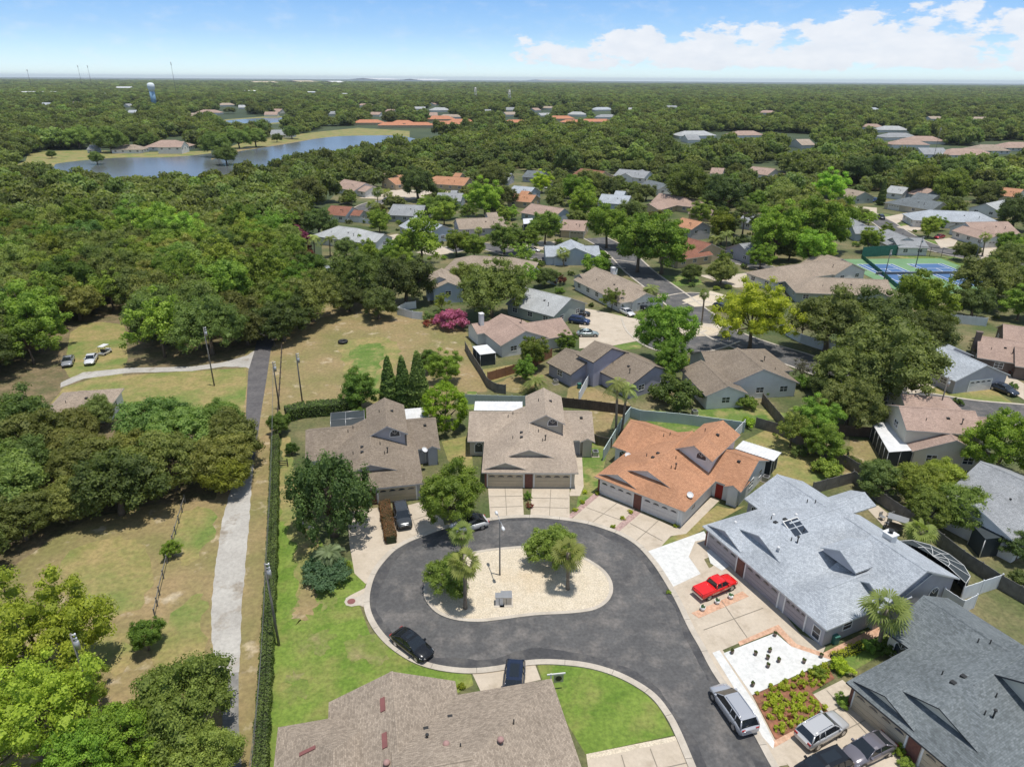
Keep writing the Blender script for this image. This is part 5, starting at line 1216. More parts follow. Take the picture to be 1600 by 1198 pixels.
def tree(px, py, w, sp, label, hs=1.0, group=None, col=None, cat='tree', name=None, z0=0):
    """px, py: crown centre; w: crown width, all in pixels of the photograph"""
    zc = 6.0; r = 4
    for _ in range(4):
        p = G(px, py, zc+z0); r = w/2*depth(p)/FPX; zc = r*SPH[sp]*hs
    nm = name or ('shrub' if 'shrub' in sp or sp in ('flower', 'redbush', 'bgshrub') else 'tree'); 
    if nm == 'shrub' and cat == 'tree': cat = 'shrub'
    return put_tree(sp, Vector((p.x, p.y, z0)), r, hs, label, cat, group, col=col, name=nm)
def palm(px, py, w, base, label, kind='fan', group=None, col=None):
    """px, py crown centre, base: pixel of the trunk's foot"""
    b = G(*base); 
    # height at which the vertical above the foot meets the crown centre's row
    h = 5.0
    for _ in range(30):
        v = Vector((b.x, b.y, h)); d = v-Vector((0, 0, CAM_H)); yy = 599-FPX*d.dot(up)/d.dot(fw)
        h += (yy-py)/FPX*d.dot(fw)*.9
    r = w/2*depth(Vector((b.x, b.y, h)))/FPX*1.05
    top = G(px, py, h)
    root = empty('palm_tree', b, 0, label, 'palm', group)
    i = cnt[0]; cnt[0] += 1
    m = MB(); n = 9; pts = [(Vector((0,0,0)).lerp(top-b, k/(n-1))+Vector((0,0,0))) for k in range(n)]
    rad = [.26 if k == 0 else .17+.025*(k % 2) for k in range(n)]
    if kind == 'fan': rad[-2:] = [.26, .22]
    m.tube(pts, rad, 8); m.build('trunk', X['palmbark'], root)
    k = link('fronds', PALM[kind][i % 2], root, top-b, random.uniform(0, 6), (r, r, r)); TREES.append((b.x, b.y, r))
    if col: k.color = (*col, 1)
    return root
# ---- trees placed one by one
T = tree
T(516,772,156,'tuft','big dark tufted tree shading the driveway of the brown villa', hs=1.0, col=(.9,1,1))
T(706,770,108,'greenn','round green tree overhanging the street behind the white car', col=(1.0,1.1,.95))
T(700,897,76,'oakn','small tree under the left palm on the pebble island', col=(1.3,1.5,1))
T(866,852,80,'oakn','round olive tree standing with a palm at the right of the island', col=(1.2,1.4,1))
palm(726,878,58,(727,952),'fan palm at the left end of the pebble island')
palm(722,832,46,(722,905),'shorter fan palm peeking out behind the left palm of the island')
palm(888,862,60,(887,922),'fan palm in front of the olive tree on the island')
palm(513,862,62,(514,884),'wide silvery pindo palm in the lawn beside the driveway','feather', col=(1.3,1.45,2.6))
T(508,896,82,'bgshrub','blue green juniper mass round the foot of the pindo palm', hs=.8)
T(537,886,26,'yshrub','yellow green shrub at the right end of the juniper mass', col=(.6,.75,.8))
palm(1385,950,80,(1372,1014),'tall fan palm between the two grey roofed villas')
palm(1440,830,54,(1442,858),'low bushy palm by the weathered fence')
T(1375,745,70,'dark','rounded dark shrub tree by the fence left of the olive domes', cat='tree')
T(1438,755,84,'ficus','left one of the olive domed trees behind the fence', col=(1.3,1.35,.8))
T(1475,745,74,'ficus','rear one of the olive domed trees behind the fence', col=(1.5,1.4,.8))
T(1506,790,92,'ficus','largest dense domed tree behind the fence', col=(1.1,1.25,.9))
T(1455,792,76,'ficus','front one of the olive domed trees behind the fence', col=(1.2,1.3,.9))
T(1290,690,60,'green','bushy tree left of the bare yard', col=(.8,.9,.8)); T(1240,668,56,'airy','loose tree in front of the brown fence', col=(1,.95,1.1))
T(1278,650,60,'green','green tree behind the loose tree at the brown fence', col=(.8,.9,.8))
T(1295,734,48,'shrub','broad leaved bright shrub beside the short weathered fence'); T(1250,706,26,'dshrub','small dark bush alone in the dry yard')
T(1333,722,28,'dshrub','dark round shrub at the corner of the weathered fence')
T(1278,730,22,'yshrub','yellow low shrub at the end of the short weathered fence', col=(.8,.9,1))
T(1572,688,108,'greenn','dense warm green tree at the right edge by the cream house', col=(1.15,1.1,.7))
T(1595,850,60,'dark','dark tree at the right edge below the screened lanai'); T(1600,905,40,'dshrub','dark bush at the right edge below the dark tree')
for a in [(1300,498,118,'leftmost great oak beside the main street'), (1368,500,118,'great oak behind the leftmost one'), (1395,560,150,'largest great oak over the right hand street'), (1335,575,110,'great oak over the bend of the main street'),
          (1330,628,96,'lowest great oak above the dark fence'), (1440,520,90,'great oak with its crown touching the grey hipped roof')]:
    T(a[0],a[1],a[2],'oakn',a[3])
T(1290,600,50,'dark','dark tree squeezed in left of the lowest great oak'); T(1255,575,42,'thin','thin grey branched tree at the end of the pale fence'); T(1256,505,44,'thin','grey half bare tree right of the yellow one')
T(1443,462,84,'green','light green tree in front of the tennis courts', hs=1.1, col=(1,1,.8)); T(1462,500,50,'green','smaller light green tree below the one at the courts')
T(1545,432,96,'oakn','big oak at the right of the tennis courts'); T(1590,440,70,'oak','oak at the right edge above the grey roofs'); T(1585,400,50,'oak','oak above the right end of the courts'); T(1525,470,60,'dark','dark oak at the corner below the courts')
T(1180,486,118,'yellown','bright yellow green tree at the main street junction', col=(.98,1.02,.9))
T(1042,512,90,'greenn','tall fresh green tree beside the court entrance', hs=1.15, col=(1.05,1.15,.9)); T(1048,560,62,'green','lower green tree beside the lilac house', col=(.9,1,.8))
T(1052,616,76,'shrub','big round flowering shrub behind the green vinyl fence', col=(.7,.7,.9)); T(1168,630,34,'shrub','round bright shrub in front of the blue gable'); T(1196,615,18,'shrub','small round shrub against the blue gable wall', col=(1,1.2,.8)); T(1170,660,24,'yshrub','yellow green bush at the corner of the vinyl fence', col=(.6,.8,.9))
T(1258,598,34,'shrub','spiky bright shrub at the corner of the long brown roof', col=(1,1.1,1.2))
palm(965,598,44,(962,684),'left one of the twin tall palms','feather'); palm(980,606,40,(971,678),'right one of the twin tall palms','feather')
T(832,548,50,'green','tall airy tree in the yard of the tan roofed house', hs=1.1, col=(.9,.9,.9)); T(822,575,36,'green','smaller tree below the airy one', col=(.8,.95,.8)); palm(836,594,48,(838,614),'bushy feather palm behind the beige villa','feather')
T(886,533,30,'green','little round tree at the wall of the lilac house', col=(.8,.9,.8))
T(768,448,106,'oakn','big spreading oak above the bougainvillea', col=(.85,.9,.8)); T(735,430,50,'oak','smaller oak at the left of the big spreading one', col=(1.1,1.1,.9))
T(558,428,92,'oakn','broad soft green oak right of the little pale house', col=(1.1,1.2,1)); T(632,432,84,'dark','dark round oak beside the tall narrow house', hs=1.1); T(590,470,60,'dark','low dark tree under the two oaks by the dry lot')
T(545,462,50,'dark','dark bushy tree at the top of the dry lot')
T(705,500,54,'flower','big magenta bougainvillea mound by the white fence'); T(678,497,30,'dshrub','dark leafed bush left of the bougainvillea'); T(668,505,18,'redbush','reddish bush at the left foot of the bougainvillea')
T(690,470,28,'airy','thin olive shrub tree above the bougainvillea', col=(.9,.8,.8))
T(462,365,30,'flower','magenta bougainvillea climbing at the wood edge', hs=1.3); T(478,395,36,'redbush','brownish red shrub below the magenta climber', col=(.5,.5,.6)); T(470,372,26,'flower','lower magenta bougainvillea at the wood edge', hs=1.2, col=(.7,.6,.6))
T(470,440,56,'green','fresh green shrubby tree at the wood edge left of the pale house', col=(1.1,1.3,.9)); T(480,412,36,'green','fresh green bush just left of the white chimney', col=(1.2,1.4,1))
T(558,606,60,'green','leafy tree behind the pool cage of the brown villa', col=(.75,.85,.8)); 
for x, w_, l in ((607,34,'left'),(629,34,'middle'),(653,40,'right')): T(x,596,w_,'cypress','%s one of the three dark conical cypresses behind the brown villa' % l, hs=.86, col=(1.1,1.2,1))
T(695,572,50,'green','green tree beside the three cypresses', col=(.9,1,.8)); T(668,562,36,'green','smaller green tree behind the right cypress', col=(.75,.85,.8))
T(694,634,80,'round','dense lime green dome shaped tree between the villas', hs=1.0, col=(1.0,1.15,.9))
T(566,650,36,'dark','dark shrub tree at the back wall of the brown villa', col=(1.4,1.6,1)); T(434,660,36,'dark','dark clipped tree at the corner of the rail fence', hs=1.2, col=(1.2,1.4,1)); T(455,700,20,'dark','small clipped tree at the left end of the brown villa', hs=1.2, col=(1,1.3,.9))
T(267,857,28,'green','little bright tree alone in the left field', col=(1.2,1.3,.9)); T(226,990,56,'green','bushy tree at the lower end of the left field', col=(.7,.8,.7))
T(278,1095,160,'oakn','spreading soft oak beside the lower lane', col=(1.4,1.5,1.1)); T(315,1178,110,'oakn','lower oak at the foot of the lane', col=(1.4,1.45,1.1)); T(190,1150,120,'greenn','light green tree in the bottom left corner', col=(1.1,1.2,.8)); T(240,1190,80,'airy','palm leaved light tree at the bottom edge left of the oaks', col=(1.3,1.2,.9))
T(55,985,190,'yellown','huge yellow green tree at the left edge of the field', hs=1.0, col=(.80,.86,1.0)); T(40,1110,200,'yellown','huge leafy tree in the bottom left corner', hs=1.0, col=(.66,.78,.95)); T(120,1060,90,'yellown','yellow green tree right of the huge corner tree', col=(.52,.62,.95)); T(130,1180,120,'greenn','green tree at the bottom edge left of the centre', col=(1.1,1.2,.8))
# middle distance
mid = [(658,368,84,'airy','bright loose tree between the white house and the court',(1.1,1.2,.9)), (690,322,46,'oak','round olive tree in front of the far grey gabled roof',(1.1,1.3,.9)), (788,370,46,'green','dark green street tree below the beige house',(.7,.75,.8)), (852,352,50,'green','round green tree left of the rosy garage house',None),
 (876,356,20,'green','little green tree beside the rosy garage house',None), (950,348,66,'green','tall green tree left of the dark pair',(1,1.1,.8)), (985,330,50,'dark','dark tree in the middle of the tree row',None), (1000,372,90,'green','large green tree over the main street',(.9,1,.8)), (1038,378,84,'green','largest fresh green tree over the main street',(.95,1.1,.8)),
 (905,398,0,'','',None), (898,293,46,'green','bright green tree near the small parking court',(1.1,1.3,.9)), (915,312,50,'green','lighter tree below the bright one near the parking court',(1.2,1.3,.9)), (920,285,50,'oak','rounded oak behind the two bright trees',None), (757,307,52,'green','fresh green tree left of the orange stepped roof',(1.1,1.2,.9)), (785,305,40,'oak','olive tree right of the fresh green one at the stepped roof',None),
 (768,278,46,'oak','round tree right of the broad orange roof',None), (652,284,56,'dark','dark spreading tree in front of the orange roofs',None), (847,283,30,'green','yellowish round tree at the back of the parking court',(1.6,1.4,.7)), (725,345,0,'','',None), (955,292,36,'dark','dark tree right of the charcoal gabled house',None), (1075,288,74,'oak','wide olive tree behind the pine group',(1.3,1.3,.9)),
 (1010,300,30,'oak','oak left of the double garage house',None), (1096,330,34,'green','green tree in front of the small rosy roof',None), (1130,300,70,'dark','dark tree behind the first pines',None), (1215,360,80,'green','light green tree right of the pines',(1.1,1.2,.8)), (1245,330,80,'oakn','oak mass above the brown house',(1,1,1)), (1290,345,84,'green','light green tree above the tennis courts road',(1.1,1.15,.8)), (1270,385,60,'green','green tree directly above the brown house roof',(1,1.1,.8)),
 (1300,290,46,'green','bright round tree in the wood right of the pool',(1.2,1.3,.9)), (1360,372,38,'green','round street tree by the small grey house',(1.1,1.1,.8)), (1235,390,40,'oak','oak left of the brown roofed house garage',None), (1380,300,14,'cypress','dark conical fir on the upper second street',None), (1190,400,36,'green','bright green street tree by the pale garage',(1.1,1.2,.8)),
 (1130,352,50,'green','yellow green tree by the pale garage house',(1.3,1.2,.7)), (1080,425,34,'oak','left small tree of the street island',None), (1128,425,46,'oak','right small tree of the street island',(1.2,1.2,1.1)), (957,465,34,'airy','thin olive tree in front of the bend house',(1,.9,.9)), (852,432,36,'oak','grey green tree left of the white streaked roof',(1,1.1,1.2)), (875,438,24,'redbush','dark reddish bush beside the white streaked roof',(.5,.5,.6)),
 (935,413,44,'dshrub','bright bushes behind the bend house',(2,2.6,1)), (815,395,36,'airy','pale street tree by the white parked car',(1,1,1)), (730,375,26,'green','small tree at the island of the back court',None), (575,395,50,'airy','loose tree in front of the white house',(1.1,1.1,.8)), (620,390,44,'green','green tree below the pale long roof',(1,1.1,.8)), (540,385,36,'dark','dark tree at the yard of the white house',None),
 (496,345,50,'dark','dark tree left of the red brown roof',None), (478,300,60,'oak','oak at the corner of the left wood above the red brown roof',None), (548,310,18,'airy','small tree left of the fan palms of the far court',None), (870,300,30,'oak','oak in the gap behind the parking court',None), (1000,262,26,'oak','round tree behind the grey gabled house',None), (1160,380,30,'dshrub','dark hedge bush at the pale garage',None), (855,300,0,'','',None),
 (1440,280,60,'oak','wide olive tree above the slate roofed house',(1.2,1.2,.8)), (1490,290,60,'oak','olive tree right of the wide one above the slate roof',(1.2,1.3,.8)), (1590,330,60,'dark','dark oak at the right edge above the sandy house',None), (1545,300,40,'oak','oak left of the orange tiled roof at the right edge',None), (1575,380,40,'green','light tree at the right end of the sandy house',(1,1.1,.8)), (1550,570,30,'redbush','red shrub beside the grey hipped house',None), (1530,545,36,'thin','olive shrub in front of the dark brown house',(1,1,.7)), (1500,600,26,'dshrub','clipped dark shrub at the grey hipped house',(1.3,1.5,1)),
 (1590,580,26,'redbush','second red shrub at the right edge',None), (710,350,0,'','',None), (1500,262,50,'dark','dark tree in the wood right of the tall pole',None), (1225,305,60,'oak','oak between the pool and the pale garage',None), (1350,262,60,'dark','dark round oak in the upper right wood',None)]
for x, y, w_, sp, l, col in mid:
    if w_: T(x, y, w_, sp, l, col=col)
for x, y, l in ((1150,345,'leftmost of the tall sparse pines'), (1165,330,'second tall sparse pine from the left'), (1180,340,'third tall sparse pine from the left'), (1198,350,'rightmost of the tall sparse pines')): T(x, y, 34, 'pine', l, hs=.75)
for x, y, w_, b, l, k in [(583,322,26,(584,345),'fan palm in front of the charcoal streaked roof','fan'), (590,300,22,(590,322),'left fan palm of the far court','fan'), (605,302,20,(605,320),'right fan palm of the far court','fan'), (880,395,26,(881,415),'short palm by the blue grey gable','fan'), (1018,450,34,(1018,478),'yellow green queen palm at the corner of the bend house','feather'), (1101,460,20,(1096,508),'slender palm with a tall trunk on the street island','fan'),
 (1135,365,34,(1135,395),'left palm of the clump below the pines','feather'), (1120,372,28,(1118,395),'right palm of the clump below the pines','feather'), (490,370,26,(492,402),'left palm at the yard of the white house','feather'), (515,372,28,(516,402),'right palm at the yard of the white house','feather'), (748,360,16,(749,390),'skinny palm in the back court','fan'), (1352,282,18,(1352,300),'pale palm on the upper second street','fan'), (1540,370,20,(1535,400),'palm in front of the sandy house','fan'),
 (670,272,18,(670,290),'palm behind the dark spreading tree','fan'), (310,492,26,(312,545),'yellowish palm poking out of the left wood','feather'), (1325,700,22,(1325,722),'little palm in the shrubs by the dry yard','feather'), (1245,640,30,(1248,670),'feather palm behind the blue gabled house','feather'), (720,412,0,(0,0),'','')]:
    if w_: palm(x, y, w_, b, l, k)
# small garden plants
pots = [(574,484),(720,494),(809,476),(796,520),(865,537),(798,571),(1022,544),(1130,509),(702,688),(841,376)]
X['potgrey'] = mat('weathered_pot', (.16,.12,.10))
def potted(px, py, r, label, group, sp='dshrub', z=.06, flower=None):
    g = G(px, py); root = empty('potted_plant', g+Vector((0,0,z)), 0, label, 'potted plant', group)
    b = MB(); b.tube([(0,0,0),(0,0,.1),(0,0,.42)], [r*.7,r*.8,r], 10); b.build('pot', X['potgrey'] if flower is None else flower, root)
    link('foliage', PROTO[sp][0][0], root, (0,0,.35), random.uniform(0,6), (r*.9,)*3)
where = ['nearest the upper left corner','left of the middle','top of the middle group','in the centre of the middle group','right of the middle group','at the bottom of the middle group','near the flower bed','in the narrow right tip','in the lowest corner','in the top corner by the brick path']
for (x, y), wh in zip(pots, where): potted(1000+x/4, 900+y/4, .19, 'small potted plant on the white gravel, '+wh, 'pots on the white gravel')
for (x, y, l) in ((390,213,'lowest white and blue planter bowl on the brick strip'), (481,171,'middle white planter bowl on the brick strip'), (565,139,'upper white and blue planter bowl beside the red pickup')): potted(1000+x/4, 900+y/4, .3, l, 'planter bowls on the brick strip', 'bgshrub', .07, X['frame'])
for x, y, l in ((914,768,'yellow bush at the corner of the orange villa near the lawn'), (933,770,'yellow bush beside the first garage of the orange villa'), (910,784,'small green gold bush in the mauve gravel'), (899,796,'yellow bush in the mauve gravel nearest the street'), (985,799,'yellow bush nearest the brick pier between the driveways'), (973,809,'middle yellow bush between the driveways'), (958,822,'yellow bush between the driveways nearest the street'), (1056,821,'small bush at the right corner of the garage')):
    T(x, y, 9, 'yshrub', l, group='yellow bushes by the orange villa')
T(824,775,14,'shrub','tall leafy plant between the garages of the beige villa', hs=1.5, col=(.8,.9,.9)); T(828,790,12,'redbush','red leafed plant between the driveways of the beige villa', hs=1.2)
T(1315,1040,34,'yshrub','bushy yellow green shrub beside the slate roofed villa', col=(.8,.95,.9)); T(1318,1095,26,'dshrub','dark green shrub at the garage of the slate roofed villa', col=(1.5,1.7,1)); T(1402,1170,28,'shrub','round shrub beside the grey brown sedan', col=(1.2,1.2,.8)); T(1415,1192,26,'shrub','low shrub at the bottom edge beside the slate roofed villa')
T(1278,1050,26,'shrub','olive shrub at the top of the flower bed', col=(1,.9,.8)); T(1385,1010,36,'dshrub','dark shrub at the foot of the tall fan palm', col=(1.2,1.5,1)); T(1360,1008,30,'dshrub','low dark shrub left of the foot of the tall fan palm', col=(1.2,1.5,1))
T(720,1072,14,'yshrub','golden plant in the white railed entrance court'); T(1355,905,0.1+16,'shrub','small shrub beside the arched windows')
T(1498,628,16,'dshrub','clipped dark bush by the driveway across the street', col=(1.2,1.4,1)); T(1585,603,14,'dshrub','second clipped bush by the driveway across the street', col=(1.2,1.4,1))
T(1045,925,0.1+9,'shrub','little green cushion plant on the white gravel')
def leaf_patch(name, poly, dens, h, ls, m, label, cat, seed, kind=None, z=.08):
    """low planting over a polygon (pixels): leaves at ground level"""
    g = np.random.default_rng(seed); P = px2(poly)
    xs = [p[0] for p in P]; ys = [p[1] for p in P]; A = abs(sgn_area(P))/2; n = int(A*dens); out = []
    while len(out) < n:
        x, y = g.uniform(min(xs), max(xs)), g.uniform(min(ys), max(ys))
        if inpoly(x, y, P): out.append((x, y, z+h*g.uniform(.2, .9), h*g.uniform(.5, 1.1)))
    V, T_ = leaves(g, out, 14*(.3/h)**2, ls); o = link(name, leafmesh(name, V, T_, m)); tag(o, label, cat, None, kind); return o
def inpoly(x, y, P):
    c = False; n = len(P)
    for i in range(n):
        (x0, y0), (x1, y1) = P[i], P[i-1]
        if (y0 > y) != (y1 > y) and x < (x1-x0)*(y-y0)/(y1-y0)+x0: c = not c
    return c
for i, (poly, m_, l) in enumerate([([(1178,1084),(1290,1037),(1304,1060),(1265,1080),(1240,1075),(1200,1095)], 'shrub', 'upper strip of mixed green planting in the red mulched bed'), ([(1190,1108),(1215,1085),(1262,1085),(1292,1110),(1212,1153)], 'shrub', 'lower mass of mixed green planting in the red mulched bed')]):
    leaf_patch('garden_plants', poly, 6.5, .34, .09, LM['lime'], l, 'flower bed plants', 40+i, 'stuff')
for x, y, l in ((1205,1100,'pink flowering clump at the left of the red mulched bed'), (1235,1120,'red flowering clump in the middle of the red mulched bed'), (1252,1072,'red flowering clump at the top of the red mulched bed')): T(x, y, 11, 'redbush', l)
def hedge(pts, w, h, m, label, ls=.1, dens=110, seed=5, flat=True):
    """clipped hedge along a line of pixels: a dark woody core with leaves on every side"""
    g = np.random.default_rng(seed); P = [G(*p) for p in pts]; V = []; T_ = []
    root = empty('hedge', P[0], 0, label, 'hedge'); core = MB()
    for a, b in zip(P, P[1:]):
        d = b-a; L_ = d.length; u = d/L_; s = Vector((-u.y, u.x, 0)); c = (a+b)/2-P[0]; core.obox((c.x, c.y), (u.x, u.y), L_/2, w/2-.12, 0, h-.12)
        for face, area in ((0, w*L_), (1, h*L_), (2, h*L_)):
            n = int(area*dens); t = g.uniform(0, L_, n); q = g.uniform(-w/2, w/2, n) if face == 0 else np.full(n, (w/2)*(1 if face == 1 else -1)); z = np.full(n, h) if face == 0 else g.uniform(0, h, n)
            bump = g.normal(0, .05, n)+.07*np.sin(t*2.3+q*3)
            if face == 0: z = z+bump
            else: q = q+bump
            p = np.array(a-P[0])[None]+t[:, None]*np.array(u)+q[:, None]*np.array(s)+z[:, None]*np.array([0, 0, 1])
            nn = np.array([0, 0, 1.0]) if face == 0 else np.array(s)*(1 if face == 1 else -1)
            nm = nn+g.normal(scale=.5, size=(n, 3)); nm /= np.linalg.norm(nm, axis=1)[:, None]
            tt = np.cross(nm, g.normal(size=(n, 3))); tt /= np.linalg.norm(tt, axis=1)[:, None]; bb = np.cross(nm, tt); k = ls*g.uniform(.6, 1.3, n)[:, None]
            V.append(np.stack([p-tt*k, p-bb*k*.6, p+tt*k, p+bb*k*.6], 1)); T_.append(np.clip(.5+.25*np.sin(t*.9+q)+g.normal(0, .2, n), 0, 1))
    V = np.concatenate(V).reshape(-1, 3); T_ = np.repeat(np.concatenate(T_), 4)
    link('foliage', leafmesh('foliage', V, T_, m), root); core.build('stems', X['hedgecore'], root)
hedge([(407,1240),(412,1140),(418,1040),(422,960),(426,880),(428,810),(430,740),(431,690)], 1.1, 1.2, LM['dark'], 'long clipped hedge running beside the lane verge', dens=120, ls=.09)
hedge([(448,655),(480,648),(520,645),(565,640)], 2.4, 2.0, LM['dark'], 'dark tall hedge behind the pool cage', dens=45, ls=.14, seed=6)
hedge([(601,792),(606,820),(612,850)], 1.3, 1.1, LM['redhedge'], 'reddish clipped hedge between the driveways of the brown villa', dens=150, ls=.08, seed=7)
hedge([(1300,1030),(1340,1014),(1352,1008)], .8, .5, LM['lime'], 'low light hedge at the edge of the brick path', dens=70, ls=.09, seed=8)

for x, y, w_, l in ((338,224,46,'large dark tree on the point of the lake shore'), (352,241,36,'round tree standing over the lake below the point'), (170,216,48,'wide tree behind the lake lawn left of the taupe house'), (230,219,26,'tree between the two lake lawn houses'), (80,241,14,'small round bush tree on the lake bank'), (150,246,24,'tree at the near shore of the lake'), (372,216,34,'trees edge oak on the far lake bank'), (398,214,34,'second oak on the far lake bank'), (212,212,34,'oak behind the taupe lake house'), (120,214,40,'oak left of the small grey lake house'), (312,216,20,'low tree right of the white lake wing'), (455,206,24,'tree right of the grey lake point house'), (432,215,16,'small tree in front of the grey lake point house')):
    T(x, y, w_, 'oak', l, col=(.9,1.05,.9))
# ---- woods: every tree up to about 300 is its own object
BLOCK = []     # world polygons kept free of woodland
def block(poly): BLOCK.append(px2(poly))
def scatter(poly, spacing, rr, sps, label, group, seed, maxn=400, hs=(.9, 1.15), avoid=.55, nm=('tree', 'tree')):
    g = random.Random(seed); P = px2(poly); xs = [p[0] for p in P]; ys = [p[1] for p in P]; out = []
    y = min(ys); row = 0
    while y < max(ys):
        x = min(xs)+(row % 2)*spacing/2
        while x < max(xs):
            qx, qy = x+g.uniform(-.28, .28)*spacing, y+g.uniform(-.28, .28)*spacing; r = g.uniform(*rr)
            if inpoly(qx, qy, P) and not any(inpoly(qx, qy, B) for B in BLOCK) and not any((qx-a)**2+(qy-b)**2 < (avoid*(r+c))**2 for a, b, c in TREES):
                out.append((qx, qy, r))
            x += spacing
        y += spacing*.87; row += 1
    out.sort(key=lambda t: t[1]); rest = out[maxn:]; out = out[:maxn]
    for qx, qy, r in out:
        sp = g.choice(sps); v = g.uniform(.75, 1.3); w_ = g.uniform(.85, 1.15)
        put_tree(sp, Vector((qx, qy, 0)), r, g.uniform(*hs), label, nm[1], group, rot=g.uniform(0, 6.28), col=(v*w_, v, v*.9), name=nm[0])
    return rest
WLEFT = [(-60,335),(0,305),(70,290),(180,300),(300,302),(400,283),(480,263),(560,247),(590,256),(540,285),(505,300),(478,330),(462,370),(462,415),(490,455),(500,490),(480,525),(440,545),(405,545),(395,560),(330,566),(250,572),(215,560),(205,520),(195,500),(130,500),(110,520),(105,575),(60,600),(-120,600)]
rest = scatter(WLEFT, 8.4, (4.4, 6.6), ['oak','oak','oakn','dark','oak','green','airy','oak','green'], 'oak like tree in the dense wood on the left, between the lake and the lane', 'oaks of the left wood', 11, maxn=150, nm=('oak_tree', 'oak'))
scatter([(-140,690),(60,680),(100,700),(150,705),(330,700),(380,700),(384,715),(375,760),(345,800),(250,812),(170,835),(100,870),(20,910),(-180,960)], 6.6, (3.5, 5.2), ['dark','oak','ficus','ficus','green'], 'dense leafed tree in the lower left wood beside the field', 'trees of the lower left wood', 12, maxn=52, hs=(.85, 1.1))
T(150,645,60,'oak','oak right in front of the lone taupe roof'); T(350,735,84,'ficus','olive and yellow tinged tree at the right end of the lower left wood', col=(1.6,1.5,.7)); T(345,650,70,'ficus','rounded green tree beside the upper lane', col=(1,1.2,.9))
HOUSES_FAR = []
g_ = random.Random(77); spots = []
while len(spots) < 75:
    x, y = g_.choice([(g_.gauss(850, 130), g_.uniform(142, 178)), (g_.gauss(650, 120), g_.uniform(140, 178)), (g_.uniform(60, 560), g_.uniform(142, 178)), (g_.gauss(880, 90), g_.uniform(150, 180)), (g_.uniform(1000, 1600), g_.uniform(150, 225))])
    if any(abs(x-a)*.4+abs(y-b)*3 < 16 for a, b in spots): continue
    spots.append((x, y)); w_ = FPX/depth(G(x, y, 4))*g_.uniform(11, 20)
    rk = g_.choice(['white','lgrey','rose','tan2','mgrey','rose','white'])
    hp('roof of a distant house glimpsed among the trees of the far wood', rk, X['palew'], [(x-w_/2, y, x+w_/2, y+g_.uniform(-.4, .4), g_.uniform(14, 19), g_.choice(['hh','gg']))], windows=False, vents=False)['group'] = 'distant houses in the far wood'
# ---- everything beyond: woodland that reads as one mass
for p in ([(0,275),(20,255),(60,235),(140,233),(250,232),(330,236),(345,225),(380,222),(440,212),(500,206),(560,200),(650,205),(665,226),(600,246),(540,262),(480,271),(400,288),(300,302),(180,300),(70,288),(0,280)],
          [(335,205),(350,186),(430,180),(475,186),(460,204),(380,210)], [(475,210),(505,198),(600,196),(600,215),(560,215)]): block(p)
for x0, x1, yt, yb in [(518,590,275,300),(592,640,270,292),(668,745,266,290),(660,732,293,318),(772,812,266,290),(815,860,264,285),(786,880,284,330),(893,962,258,285),(955,1055,258,300),(925,1000,296,325),(1010,1080,296,335),(1165,1225,255,278),(1425,1540,228,250),(1525,1610,220,238),(250,296,214,242),(186,216,222,240),(134,156,222,238),(418,452,200,218),
                       (28,92,144,158),(150,210,140,158),(325,350,146,156),(368,436,130,152),(478,496,150,160),(532,548,150,158),(595,645,138,146),(1104,1136,258,270),(1195,1228,268,284),(1040,1048,0,0),(232,250,160,176)]:
    if yb: block([(x0,yt),(x1,yt),(x1,yb),(x0,yb)])
